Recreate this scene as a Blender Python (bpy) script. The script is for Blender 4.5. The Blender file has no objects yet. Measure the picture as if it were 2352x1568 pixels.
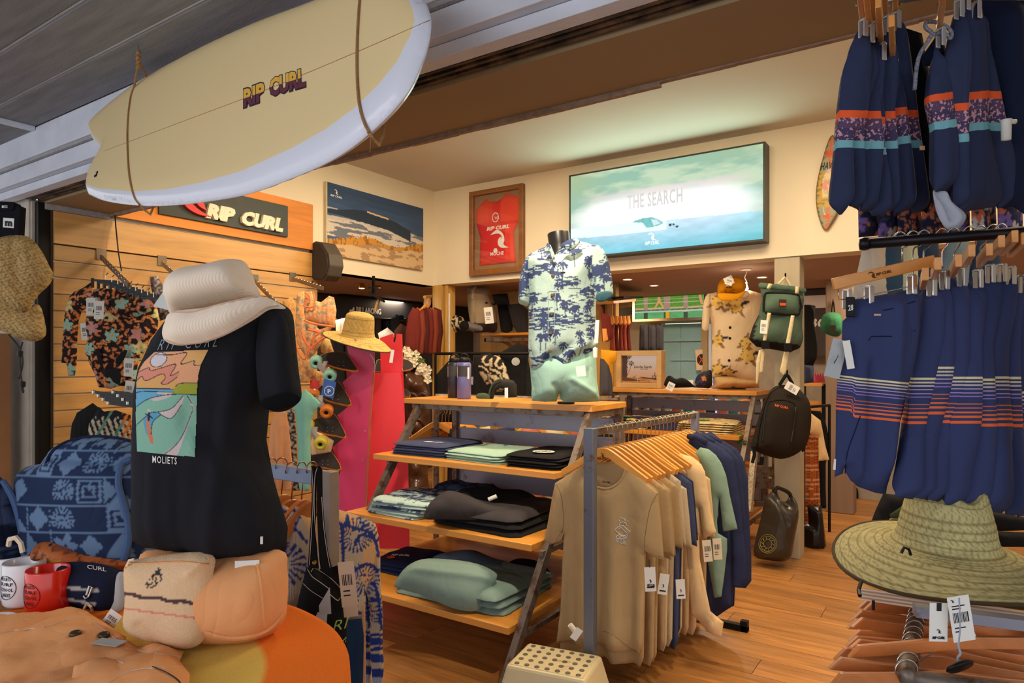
import bpy,math,random
import numpy as np
from mathutils import Vector,Matrix
from mathutils.geometry import delaunay_2d_cdt
from mathutils.bvhtree import BVHTree
random.seed(7);rng = np.random.RandomState(7)
SC = bpy.context.scene;COL = SC.collection;PI = math.pi
# ------------------------------------------------------------------ camera, world, lights, exposure
TH = math.radians(33.8);FPX = 1546.0;HOR = 828.0;CXP = 1176.0
CAM = np.array([0.0,0.0,1.5]);FW = np.array([-math.sin(TH),math.cos(TH),0.0]);RT = np.array([math.cos(TH),math.sin(TH),0.0]);UP = np.array([0,0,1.0])
cd = bpy.data.cameras.new('camera');cam = bpy.data.objects.new('camera',cd);COL.objects.link(cam)
cam.location = CAM;cam.rotation_euler = (PI/2,0,TH);cd.sensor_width = 36;cd.lens = 36*FPX/2352;cd.shift_y = (HOR-784)/2352
cd.clip_start = .02;SC.camera = cam
SC.view_settings.view_transform = 'Standard';SC.view_settings.look = 'None';SC.view_settings.gamma = 1;SC.view_settings.exposure = 0.45
W = bpy.data.worlds.new('world');SC.world = W;W.use_nodes = True
W.node_tree.nodes['Background'].inputs[0].default_value = (.86,.87,.90,1);W.node_tree.nodes['Background'].inputs[1].default_value = 1.05
def light(kind,loc,power,color,size=.3,aim=None,spot=None,sizey=None):
    l = bpy.data.lights.new('lamp',kind);l.energy = power;l.color = color
    if kind == 'AREA':
        l.size = size
        if sizey: l.shape = 'RECTANGLE';l.size_y = sizey
    elif kind in ('POINT','SPOT'): l.shadow_soft_size = size
    if kind == 'SPOT': l.spot_size = math.radians(spot or 90);l.spot_blend = .8
    o = bpy.data.objects.new(kind.lower()+'_lamp',l);COL.objects.link(o);o.location = loc
    if aim is not None: o.rotation_euler = (Vector(aim)-Vector(loc)).to_track_quat('-Z','Y').to_euler()
    return o
WARM = (1.0,.77,.50)
light('AREA',(-3.1,3.9,3.20),36,WARM,.9,(-3.1,4.0,0))           # ceiling lamps of the high shop room
light('AREA',(-1.0,3.7,3.20),40,WARM,.9,(-1.0,3.9,0))
light('AREA',(1.0,3.9,3.20),20,WARM,.9,(1.0,4.0,0))
light('SPOT',(-1.9,2.35,3.1),52,WARM,.08,(-2.7,5.4,2.7),75)      # track spots on the beam, aimed at the upper walls
light('SPOT',(-.2,2.35,3.1),48,WARM,.08,(-.5,5.4,2.7),80)
light('SPOT',(-2.6,2.5,3.1),52,WARM,.08,(-4.6,4.2,2.6),80)
light('SPOT',(-3.0,2.3,2.9),58,WARM,.06,(-4.6,2.8,1.5),85)
light('SPOT',(-1.5,2.25,3.0),150,(1,.84,.62),.05,(-2.25,3.4,1.2),62)
light('SPOT',(-.4,2.2,3.0),88,(1,.82,.58),.05,(-1.3,3.2,.6),60)
light('SPOT',(.6,2.6,3.0),34,WARM,.05,(.3,3.4,.0),90)
for x,y,p in ((-6.2,6.4,20),(-4.0,6.6,22),(-2.3,6.9,21),(-.6,7.0,12),(1.2,6.8,12),(-5.5,4.6,16)):
    light('AREA',(x,y,2.27),p,WARM,.35,(x,y,0))
light('AREA',(-1.6,-1.6,2.6),30,(.95,.93,1.0),2.0,(-1.5,1.2,1.0))   # daylight under the awning

# ------------------------------------------------------------------ numeric helpers
def P(px,py,d): return CAM + FW*d + RT*((px-CXP)/FPX*d) + UP*((HOR-py)/FPX*d)
def proj(w):
    q = np.asarray(w)-CAM;d = q@FW
    return CXP+FPX*(q@RT)/d,HOR-FPX*q[...,2]/d
ZO = {1: (0,0,.3401),2: (0,450,.3401),3: (0,960,.3878),4: (560,520,.3698),5: (700,0,.3401),6: (960,500,.2934),7: (780,880,.3827),8: (1180,900,.4261),
      9: (1300,280,.2976),10: (1360,600,.2551),11: (1560,840,.4643),12: (1850,0,.3826),13: (1850,540,.4208),14: (1850,1100,.2985),
      15: (600,1040,.3367),16: (120,580,.2806),17: (1380,640,.1658),18: (1420,880,.2359),19: (280,780,.1914)}
def Zp(k,pts): a,b,s = ZO[k];return [(a+x*s,b+y*s) for x,y in pts]
class Fr:
    """a plane in the shop: origin, right, up and outward normal"""
    def __init__(s,O,U,V):
        s.O = np.array(O,float);s.U = np.array(U,float);s.U /= np.linalg.norm(s.U);V = np.array(V,float)
        V = V-s.U*(V@s.U);s.V = V/np.linalg.norm(V);s.N = np.cross(s.U,s.V)
    def px(s,x,y):
        D = FW+RT*((x-CXP)/FPX)+UP*((HOR-y)/FPX);t = ((s.O-CAM)@s.N)/(D@s.N);q = CAM+D*t-s.O
        return (q@s.U,q@s.V)
    def w(s,u,v,n=0):
        u = np.asarray(u,float)[...,None];v = np.asarray(v,float)[...,None];n = np.asarray(n,float)[...,None]
        return s.O+s.U*u+s.V*v+s.N*n
    def shift(s,n): return Fr(s.O+s.N*n,s.U,s.V)
def frv(px,py,d,yaw=0,tilt=0):
    """upright plane through a point; yaw 0 faces the street side, positive turns its right edge away"""
    a = math.radians(yaw);t = math.radians(tilt)
    U = RT*math.cos(a)+FW*math.sin(a);B = FW*math.cos(a)-RT*math.sin(a)
    return Fr(P(px,py,d),U,UP*math.cos(t)+B*math.sin(t))
def frX(y,x=0,z=0,tilt=0): return Fr((x,y,z),(1,0,0),(0,math.sin(math.radians(tilt)),math.cos(math.radians(tilt))))   # parallel to the back wall
def frY(x,y=0,z=0): return Fr((x,y,z),(0,1,0),(0,0,1))         # parallel to the left wall, facing +X
def frH(x,y,z,rot=0): a = math.radians(rot);return Fr((x,y,z),(math.cos(a),math.sin(a),0),(-math.sin(a),math.cos(a),0))
def lin(c):
    c = np.asarray(c,float)/255.0
    return np.where(c <= .04045,c/12.92,((c+.055)/1.055)**2.4)
def vnoise(x,y,seed=0):
    x = np.asarray(x,float);y = np.asarray(y,float);xi = np.floor(x).astype(np.int64);yi = np.floor(y).astype(np.int64);fx = x-xi;fy = y-yi
    fx = fx*fx*(3-2*fx);fy = fy*fy*(3-2*fy)
    def h(a,b): return hsh(a,b,seed)
    return (h(xi,yi)*(1-fx)+h(xi+1,yi)*fx)*(1-fy)+(h(xi,yi+1)*(1-fx)+h(xi+1,yi+1)*fx)*fy
def hsh(a,b,seed=0):
    n = (a*374761393+b*668265263+seed*1442695041) & 0xffffffff;n = ((n ^ (n >> 13))*1274126177) & 0xffffffff;n = n ^ (n >> 16)
    return (n & 0xffff)/65535.0
def fbm(x,y,seed=0,oc=4):
    s = 0;a = .5
    for i in range(oc): s = s+a*vnoise(x*2**i,y*2**i,seed+i*17);a *= .5
    return s/(1-.5**oc)
def inpoly(X,Y,pts):
    r = np.zeros(np.shape(X),bool);n = len(pts)
    for i in range(n):
        x0,y0 = pts[i];x1,y1 = pts[(i+1) % n]
        if y0 == y1: continue
        c = ((y0 > Y) != (y1 > Y)) & (X < (x1-x0)*(Y-y0)/(y1-y0)+x0);r ^= c
    return r
def dline(X,Y,pts,closed=False):
    d = np.full(np.shape(X),1e9);n = len(pts)
    for i in range(n if closed else n-1):
        x0,y0 = pts[i];x1,y1 = pts[(i+1) % n];dx = x1-x0;dy = y1-y0;L = dx*dx+dy*dy+1e-18
        t = np.clip(((X-x0)*dx+(Y-y0)*dy)/L,0,1);d = np.minimum(d,np.hypot(X-x0-t*dx,Y-y0-t*dy))
    return d
def spl(pts,n=8,closed=False):
    """Catmull-Rom through points"""
    p = [np.array(q,float) for q in pts];m = len(p);out = []
    for i in range(m if closed else m-1):
        a = p[(i-1) % m] if closed or i > 0 else p[0];b = p[i];c = p[(i+1) % m];d = p[(i+2) % m] if closed or i+2 < m else p[-1]
        for k in range(n):
            t = k/n;out.append(.5*((2*b)+(c-a)*t+(2*a-5*b+4*c-d)*t*t+(3*b-a-3*c+d)*t**3))
    if not closed: out.append(p[-1])
    return [tuple(q) for q in out]
def rows(c,n=1): return np.tile(lin(c),(n,1))
# ------------------------------------------------------------------ materials
MATS = {}
def nt(name):
    m = bpy.data.materials.new(name);m.use_nodes = True;t = m.node_tree;return m,t,t.nodes,t.links,t.nodes['Principled BSDF']
def M(name,rgb=(128,128,128),rough=.6,metal=0,var=.12,sc=12,st=(1,1,1),bump=.1,bsc=None,rnd=0,coat=0,spec=.4,alpha=1,sub=None):
    """procedural surface: base colour with noise variation, per-object variation and fine relief"""
    if name in MATS: return MATS[name]
    m,t,N,L,b = nt(name);c = lin(rgb)
    tc = N.new('ShaderNodeTexCoord');mp = N.new('ShaderNodeMapping');mp.inputs['Scale'].default_value = st;L.new(tc.outputs['Object'],mp.inputs[0])
    oi = N.new('ShaderNodeObjectInfo');ad = N.new('ShaderNodeVectorMath');ad.operation = 'ADD';cx = N.new('ShaderNodeCombineXYZ')
    mu = N.new('ShaderNodeMath');mu.operation = 'MULTIPLY';mu.inputs[1].default_value = 37;L.new(oi.outputs['Random'],mu.inputs[0])
    L.new(mu.outputs[0],cx.inputs[0]);L.new(mp.outputs[0],ad.inputs[0]);L.new(cx.outputs[0],ad.inputs[1])
    n = N.new('ShaderNodeTexNoise');n.inputs['Scale'].default_value = sc;n.inputs['Detail'].default_value = 5;L.new(ad.outputs[0],n.inputs['Vector'])
    r = N.new('ShaderNodeMapRange');r.inputs[1].default_value = .25;r.inputs[2].default_value = .75;r.inputs[3].default_value = 1-var;r.inputs[4].default_value = 1+var;L.new(n.outputs[0],r.inputs[0])
    h = N.new('ShaderNodeHueSaturation');h.inputs['Color'].default_value = (*c,1)
    if rnd:
        r2 = N.new('ShaderNodeMapRange');r2.inputs[3].default_value = 1-rnd;r2.inputs[4].default_value = 1+rnd;L.new(oi.outputs['Random'],r2.inputs[0])
        m2 = N.new('ShaderNodeMath');m2.operation = 'MULTIPLY';L.new(r.outputs[0],m2.inputs[0]);L.new(r2.outputs[0],m2.inputs[1]);L.new(m2.outputs[0],h.inputs['Value'])
    else: L.new(r.outputs[0],h.inputs['Value'])
    L.new(h.outputs[0],b.inputs['Base Color'])
    b.inputs['Roughness'].default_value = rough;b.inputs['Metallic'].default_value = metal;b.inputs['Specular IOR Level'].default_value = spec
    if coat: b.inputs['Coat Weight'].default_value = coat;b.inputs['Coat Roughness'].default_value = .15
    if bump:
        n2 = N.new('ShaderNodeTexNoise');n2.inputs['Scale'].default_value = bsc or sc*4;n2.inputs['Detail'].default_value = 4;L.new(ad.outputs[0],n2.inputs['Vector'])
        bp = N.new('ShaderNodeBump');bp.inputs['Strength'].default_value = bump;bp.inputs['Distance'].default_value = .004;L.new(n2.outputs[0],bp.inputs['Height']);L.new(bp.outputs[0],b.inputs['Normal'])
    MATS[name] = m;return m
def crease(t,amt=.45,dist=.02):
    """soft cloth creases in the shading normal, chained after the weave relief"""
    N = t.nodes;L = t.links;b = N['Principled BSDF'];tc = N.new('ShaderNodeTexCoord');mp = N.new('ShaderNodeMapping');mp.inputs['Scale'].default_value = (1,1,.5);L.new(tc.outputs['Object'],mp.inputs[0])
    n = N.new('ShaderNodeTexNoise');n.inputs['Scale'].default_value = 8;n.inputs['Detail'].default_value = 1.5;n.inputs['Distortion'].default_value = .6;L.new(mp.outputs[0],n.inputs['Vector'])
    a = N.new('ShaderNodeMath');a.operation = 'SUBTRACT';a.inputs[1].default_value = .5;L.new(n.outputs[0],a.inputs[0]);c = N.new('ShaderNodeMath');c.operation = 'ABSOLUTE';L.new(a.outputs[0],c.inputs[0])
    q = N.new('ShaderNodeMath');q.operation = 'POWER';q.inputs[1].default_value = .7;L.new(c.outputs[0],q.inputs[0])
    bp = N.new('ShaderNodeBump');bp.inputs['Strength'].default_value = amt;bp.inputs['Distance'].default_value = dist;L.new(q.outputs[0],bp.inputs['Height'])
    for l in list(L):
        if l.to_node == b and l.to_socket.name == 'Normal': L.new(l.from_socket,bp.inputs['Normal']);L.remove(l);break
    L.new(bp.outputs[0],b.inputs['Normal'])
def fab(name,rgb=(128,128,128),rough=.9,rnd=0,var=.07):
    new = name not in MATS;m = M(name,rgb,rough,0,var,5,bump=.25,bsc=420,rnd=rnd,spec=.15)
    if new: crease(m.node_tree)
    return m
def VR(name,stops,rough=.85,scale=3.0,off=1.0,speckle=None,coat=0,cr=1):
    """bands printed across cloth: stops = [(t, colour)] stepped along the stored coordinate"""
    if name in MATS: return MATS[name]
    m,t,N,L,b = nt(name);a = N.new('ShaderNodeAttribute');a.attribute_name = 'Col';sp = N.new('ShaderNodeSeparateColor');L.new(a.outputs['Color'],sp.inputs[0])
    r = N.new('ShaderNodeValToRGB');r.color_ramp.interpolation = 'CONSTANT';e = r.color_ramp.elements
    for i,(x,c) in enumerate(stops):
        k = e[i] if i < 2 else e.new(1.0);k.position = min(1,(x+off)/scale) if i else 0;k.color = (*lin(c),1)
    L.new(sp.outputs[0],r.inputs[0]);out = r.outputs[0]
    if speckle:
        lo,hi,c = speckle;tc = N.new('ShaderNodeTexCoord');n = N.new('ShaderNodeTexNoise');n.inputs['Scale'].default_value = 130;L.new(tc.outputs['Object'],n.inputs['Vector'])
        g = [N.new('ShaderNodeMath') for _ in range(5)]
        for q,(op,v) in zip(g,(('GREATER_THAN',(lo+off)/scale),('LESS_THAN',(hi+off)/scale),('GREATER_THAN',.57),('MULTIPLY',0),('MULTIPLY',0))): q.operation = op;q.inputs[1].default_value = v
        L.new(sp.outputs[0],g[0].inputs[0]);L.new(sp.outputs[0],g[1].inputs[0]);L.new(n.outputs[0],g[2].inputs[0]);L.new(g[0].outputs[0],g[3].inputs[0]);L.new(g[1].outputs[0],g[3].inputs[1]);L.new(g[3].outputs[0],g[4].inputs[0]);L.new(g[2].outputs[0],g[4].inputs[1])
        mx = N.new('ShaderNodeMixRGB');mx.inputs[2].default_value = (*lin(c),1);L.new(g[4].outputs[0],mx.inputs[0]);L.new(out,mx.inputs[1]);out = mx.outputs[0]
    L.new(out,b.inputs['Base Color']);b.inputs['Roughness'].default_value = rough;b.inputs['Specular IOR Level'].default_value = .2;b.inputs['Coat Weight'].default_value = coat
    if cr: crease(t)
    MATS[name] = m;return m
def wood(name,rgb,dark=.6,sc=3,rough=.45,rnd=.1,axis=0,knots=.0,coat=.1):
    """long grain along one axis"""
    if name in MATS: return MATS[name]
    m,t,N,L,b = nt(name);c = lin(rgb)
    tc = N.new('ShaderNodeTexCoord');mp = N.new('ShaderNodeMapping');s = [9,9,9];s[axis] = .7;mp.inputs['Scale'].default_value = s;L.new(tc.outputs['Object'],mp.inputs[0])
    oi = N.new('ShaderNodeObjectInfo');mu = N.new('ShaderNodeMath');mu.operation = 'MULTIPLY';mu.inputs[1].default_value = 53;L.new(oi.outputs['Random'],mu.inputs[0])
    ad = N.new('ShaderNodeVectorMath');ad.operation = 'ADD';L.new(mp.outputs[0],ad.inputs[0]);cx = N.new('ShaderNodeCombineXYZ');L.new(mu.outputs[0],cx.inputs[0]);L.new(mu.outputs[0],cx.inputs[1]);L.new(cx.outputs[0],ad.inputs[1])
    n = N.new('ShaderNodeTexNoise');n.inputs['Scale'].default_value = sc;n.inputs['Detail'].default_value = 8;n.inputs['Roughness'].default_value = .65;n.inputs['Distortion'].default_value = .6;L.new(ad.outputs[0],n.inputs['Vector'])
    n3 = N.new('ShaderNodeTexNoise');n3.inputs['Scale'].default_value = sc*.35;L.new(ad.outputs[0],n3.inputs['Vector'])
    cr = N.new('ShaderNodeValToRGB');e = cr.color_ramp.elements;e[0].position = .32;e[0].color = (*(c*dark),1);e[1].position = .62;e[1].color = (*c,1);L.new(n.outputs[0],cr.inputs[0])
    h = N.new('ShaderNodeHueSaturation');L.new(cr.outputs[0],h.inputs['Color'])
    r2 = N.new('ShaderNodeMapRange');r2.inputs[3].default_value = 1-rnd;r2.inputs[4].default_value = 1+rnd;L.new(oi.outputs['Random'],r2.inputs[0])
    r3 = N.new('ShaderNodeMapRange');r3.inputs[1].default_value = .3;r3.inputs[2].default_value = .7;r3.inputs[3].default_value = .85;r3.inputs[4].default_value = 1.12;L.new(n3.outputs[0],r3.inputs[0])
    m2 = N.new('ShaderNodeMath');m2.operation = 'MULTIPLY';L.new(r2.outputs[0],m2.inputs[0]);L.new(r3.outputs[0],m2.inputs[1]);L.new(m2.outputs[0],h.inputs['Value'])
    L.new(h.outputs[0],b.inputs['Base Color']);b.inputs['Roughness'].default_value = rough;b.inputs['Coat Weight'].default_value = coat;b.inputs['Coat Roughness'].default_value = .3
    bp = N.new('ShaderNodeBump');bp.inputs['Strength'].default_value = .15;bp.inputs['Distance'].default_value = .002;L.new(n.outputs[0],bp.inputs['Height']);L.new(bp.outputs[0],b.inputs['Normal'])
    MATS[name] = m;return m
def rust(name,rgb,rgb2,lo=.5,hi=.62,sc=6,rough=.45,metal=.6):
    """steel with rust patches"""
    if name in MATS: return MATS[name]
    m,t,N,L,b = nt(name);tc = N.new('ShaderNodeTexCoord');n = N.new('ShaderNodeTexNoise');n.inputs['Scale'].default_value = sc;n.inputs['Detail'].default_value = 9;n.inputs['Roughness'].default_value = .7
    L.new(tc.outputs['Object'],n.inputs['Vector']);cr = N.new('ShaderNodeValToRGB');e = cr.color_ramp.elements;e[0].position = lo;e[0].color = (*lin(rgb),1);e[1].position = hi;e[1].color = (*lin(rgb2),1)
    L.new(n.outputs[0],cr.inputs[0]);L.new(cr.outputs[0],b.inputs['Base Color']);b.inputs['Roughness'].default_value = rough;b.inputs['Metallic'].default_value = metal
    bp = N.new('ShaderNodeBump');bp.inputs['Strength'].default_value = .2;bp.inputs['Distance'].default_value = .002;L.new(n.outputs[0],bp.inputs['Height']);L.new(bp.outputs[0],b.inputs['Normal'])
    MATS[name] = m;return m
def VC(name='painted_fabric',rough=.85,bump=.25,bsc=420,emit=0,metal=0,spec=.2,coat=0):
    """colour printed on the surface (stored on the mesh), fine weave relief from noise"""
    if name in MATS: return MATS[name]
    m,t,N,L,b = nt(name);a = N.new('ShaderNodeAttribute');a.attribute_name = 'Col'
    tc = N.new('ShaderNodeTexCoord');n = N.new('ShaderNodeTexNoise');n.inputs['Scale'].default_value = bsc;L.new(tc.outputs['Object'],n.inputs['Vector'])
    mx = N.new('ShaderNodeMixRGB');mx.blend_type = 'MULTIPLY';mx.inputs[0].default_value = 0 if emit else .25;L.new(a.outputs['Color'],mx.inputs[1]);L.new(n.outputs[0],mx.inputs[2])
    if emit: L.new(a.outputs['Color'],b.inputs['Emission Color']);b.inputs['Emission Strength'].default_value = emit;b.inputs['Base Color'].default_value = (.02,.02,.02,1)
    else: L.new(mx.outputs[0],b.inputs['Base Color'])
    b.inputs['Roughness'].default_value = rough;b.inputs['Specular IOR Level'].default_value = spec;b.inputs['Metallic'].default_value = metal
    if coat: b.inputs['Coat Weight'].default_value = coat
    if bump:
        bp = N.new('ShaderNodeBump');bp.inputs['Strength'].default_value = bump;bp.inputs['Distance'].default_value = .002;L.new(n.outputs[0],bp.inputs['Height']);L.new(bp.outputs[0],b.inputs['Normal'])
    if name == 'painted_fabric': crease(t)
    MATS[name] = m;return m
def EM(name,rgb,s):
    if name in MATS: return MATS[name]
    m,t,N,L,b = nt(name);b.inputs['Emission Color'].default_value = (*lin(rgb),1);b.inputs['Emission Strength'].default_value = s;b.inputs['Base Color'].default_value = (.02,.02,.02,1);MATS[name] = m;return m
def GL(name='clear_glass',rough=.05,ior=1.45):
    if name in MATS: return MATS[name]
    m,t,N,L,b = nt(name);tr = N.new('ShaderNodeBsdfTransparent');gl = N.new('ShaderNodeBsdfGlossy');gl.inputs['Roughness'].default_value = rough
    fr = N.new('ShaderNodeFresnel');fr.inputs[0].default_value = ior;mx = N.new('ShaderNodeMixShader');L.new(fr.outputs[0],mx.inputs[0]);L.new(tr.outputs[0],mx.inputs[1]);L.new(gl.outputs[0],mx.inputs[2])
    L.new(mx.outputs[0],N['Material Output'].inputs[0]);MATS[name] = m;return m
# ------------------------------------------------------------------ objects
WL = {}
def props(o,label=None,cat=None,group=None,kind=None):
    if label: o['label'] = label
    if cat: o['category'] = cat
    if group: o['group'] = group
    if kind: o['kind'] = kind
    return o
def thing(name,label,cat,loc,group=None):
    o = bpy.data.objects.new(name,None);COL.objects.link(o);o.location = loc;o.empty_display_size = .1;WL[o.name] = np.array(loc,float)
    return props(o,label,cat,group)
def mk(name,V,F,mat,parent=None,smooth=True,col=None,label=None,cat=None,group=None,kind=None,bevel=0,at=None):
    V = np.asarray(V,float)
    if parent is not None: o0 = WL[parent.name]
    elif at is not None: o0 = np.array(at,float)
    else: o0 = np.array([(V[:,0].min()+V[:,0].max())/2,(V[:,1].min()+V[:,1].max())/2,V[:,2].min()])
    me = bpy.data.meshes.new(name);me.from_pydata((V-o0).tolist(),[],F)
    if smooth: me.polygons.foreach_set('use_smooth',[True]*len(me.polygons))
    if col is not None:
        ca = me.color_attributes.new('Col','FLOAT_COLOR','POINT');c4 = np.ones((len(V),4));c4[:,:3] = col;ca.data.foreach_set('color',c4.ravel())
    me.materials.append(mat);me.update();o = bpy.data.objects.new(name,me);COL.objects.link(o)
    if parent is not None: o.parent = parent
    else: o.location = o0
    WL[o.name] = o0
    if bevel:
        b = o.modifiers.new('bevel','BEVEL');b.width = bevel;b.segments = 2;b.limit_method = 'ANGLE'
    return props(o,label,cat,group,kind)
def dup(root,loc=None,rotz=None,label=None,group=None,mats=None,parent=None):
    r = root.copy();COL.objects.link(r)
    if parent is not None: r.parent = parent
    if loc is not None: r.location = loc
    WL[r.name] = np.array(r.location)
    if rotz is not None: r.rotation_euler = (0,0,rotz)
    if label: r['label'] = label
    if group: r['group'] = group
    def setm(o):
        if mats and o.type == 'MESH':
            k = o.name.split('.')[0]
            if k in mats: o.material_slots[0].link = 'OBJECT';o.material_slots[0].material = mats[k]
    setm(r)
    for c in root.children:
        k = c.copy();COL.objects.link(k);k.parent = r;setm(k)
        for g in c.children:
            q = g.copy();COL.objects.link(q);q.parent = k;setm(q)
    return r
class B:
    """collects solids into one mesh"""
    def __init__(s): s.v = [];s.f = []
    def add(s,V,F):
        n = len(s.v);s.v += [tuple(map(float,p)) for p in V];s.f += [tuple(i+n for i in f) for f in F];return s
    def hexa(s,c8): return s.add(c8,[(0,3,2,1),(4,5,6,7),(0,1,5,4),(1,2,6,5),(2,3,7,6),(3,0,4,7)])
    def box(s,x0,x1,y0,y1,z0,z1): return s.hexa([(x0,y0,z0),(x1,y0,z0),(x1,y1,z0),(x0,y1,z0),(x0,y0,z1),(x1,y0,z1),(x1,y1,z1),(x0,y1,z1)])
    def fbox(s,fr,u0,u1,v0,v1,n0,n1):
        return s.hexa([fr.w(u,v,n) for v in (v0,v1) for (u,n) in ((u0,n1),(u1,n1),(u1,n0),(u0,n0))])
    def beam(s,p0,p1,w,h,up=(0,0,1)):
        p0 = np.array(p0,float);p1 = np.array(p1,float);d = p1-p0;d /= np.linalg.norm(d);up = np.array(up,float)
        if abs(d@up) > .99: up = np.array([0,1.,0])
        a = np.cross(d,up);a /= np.linalg.norm(a);b = np.cross(a,d)
        return s.hexa([p+a*i*w/2+b*j*h/2 for p in (p0,p1) for i,j in ((-1,-1),(1,-1),(1,1),(-1,1))])
    def tube(s,pts,r,n=8,closed=False,cap=True):
        p = np.array(pts,float);m = len(p);r = np.broadcast_to(r,(m,));V = [];F = []
        T = np.roll(p,-1,0)-np.roll(p,1,0) if closed else np.gradient(p,axis=0)
        T = T/np.maximum(np.linalg.norm(T,axis=1)[:,None],1e-9);a = np.cross(T[0],(0,0,1.));a = a if np.linalg.norm(a) > .1 else np.cross(T[0],(0,1.,0));a /= np.linalg.norm(a)
        for i in range(m):
            a = a-T[i]*(a@T[i]);a /= np.linalg.norm(a);b = np.cross(T[i],a)
            for k in range(n): t = 2*PI*k/n;V.append(p[i]+(a*math.cos(t)+b*math.sin(t))*r[i])
        for i in range(m if closed else m-1):
            j = (i+1) % m
            for k in range(n): q = (k+1) % n;F.append((i*n+k,i*n+q,j*n+q,j*n+k))
        if cap and not closed: F += [tuple(range(n))[::-1],tuple(range((m-1)*n,m*n))]
        return s.add(V,F)
    def lathe(s,prof,c,n=24,A=None,ell=1.0,ax=None,cap=True):
        """profile of (radius, height) about an axis; A = 3x3 columns (x, y, axis)"""
        A = np.eye(3) if A is None else np.array(A,float);c = np.array(c,float);V = [];F = [];m = len(prof)
        for r,h in prof:
            for k in range(n): t = 2*PI*k/n;V.append(c+A@np.array([r*math.cos(t),r*ell*math.sin(t),h]))
        for i in range(m-1):
            for k in range(n): q = (k+1) % n;F.append((i*n+k,i*n+q,(i+1)*n+q,(i+1)*n+k))
        if cap:
            if prof[0][0] > 0: F.append(tuple(range(n))[::-1])
            if prof[-1][0] > 0: F.append(tuple(range((m-1)*n,m*n)))
        return s.add(V,F)
    def prism(s,fr,pts,n0,n1):
        """flat outline on a frame given a thickness"""
        a = sum(pts[i][0]*pts[(i+1) % len(pts)][1]-pts[(i+1) % len(pts)][0]*pts[i][1] for i in range(len(pts)))
        if a < 0: pts = pts[::-1]
        m = len(pts);V = [fr.w(u,v,n0) for u,v in pts]+[fr.w(u,v,n1) for u,v in pts]
        return s.add(V,[tuple(range(m))[::-1],tuple(range(m,2*m))]+[(i,(i+1) % m,m+(i+1) % m,m+i) for i in range(m)])
    def mk(s,name,mat,parent=None,**k):
        k.setdefault('smooth',False);return mk(name,s.v,s.f,mat,parent,**k)
def soft(o,ang=40):
    me = o.data;me.polygons.foreach_set('use_smooth',[True]*len(me.polygons))
    try: me.set_sharp_from_angle(angle=math.radians(ang))
    except Exception: pass
    return o
class C: pass
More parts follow.
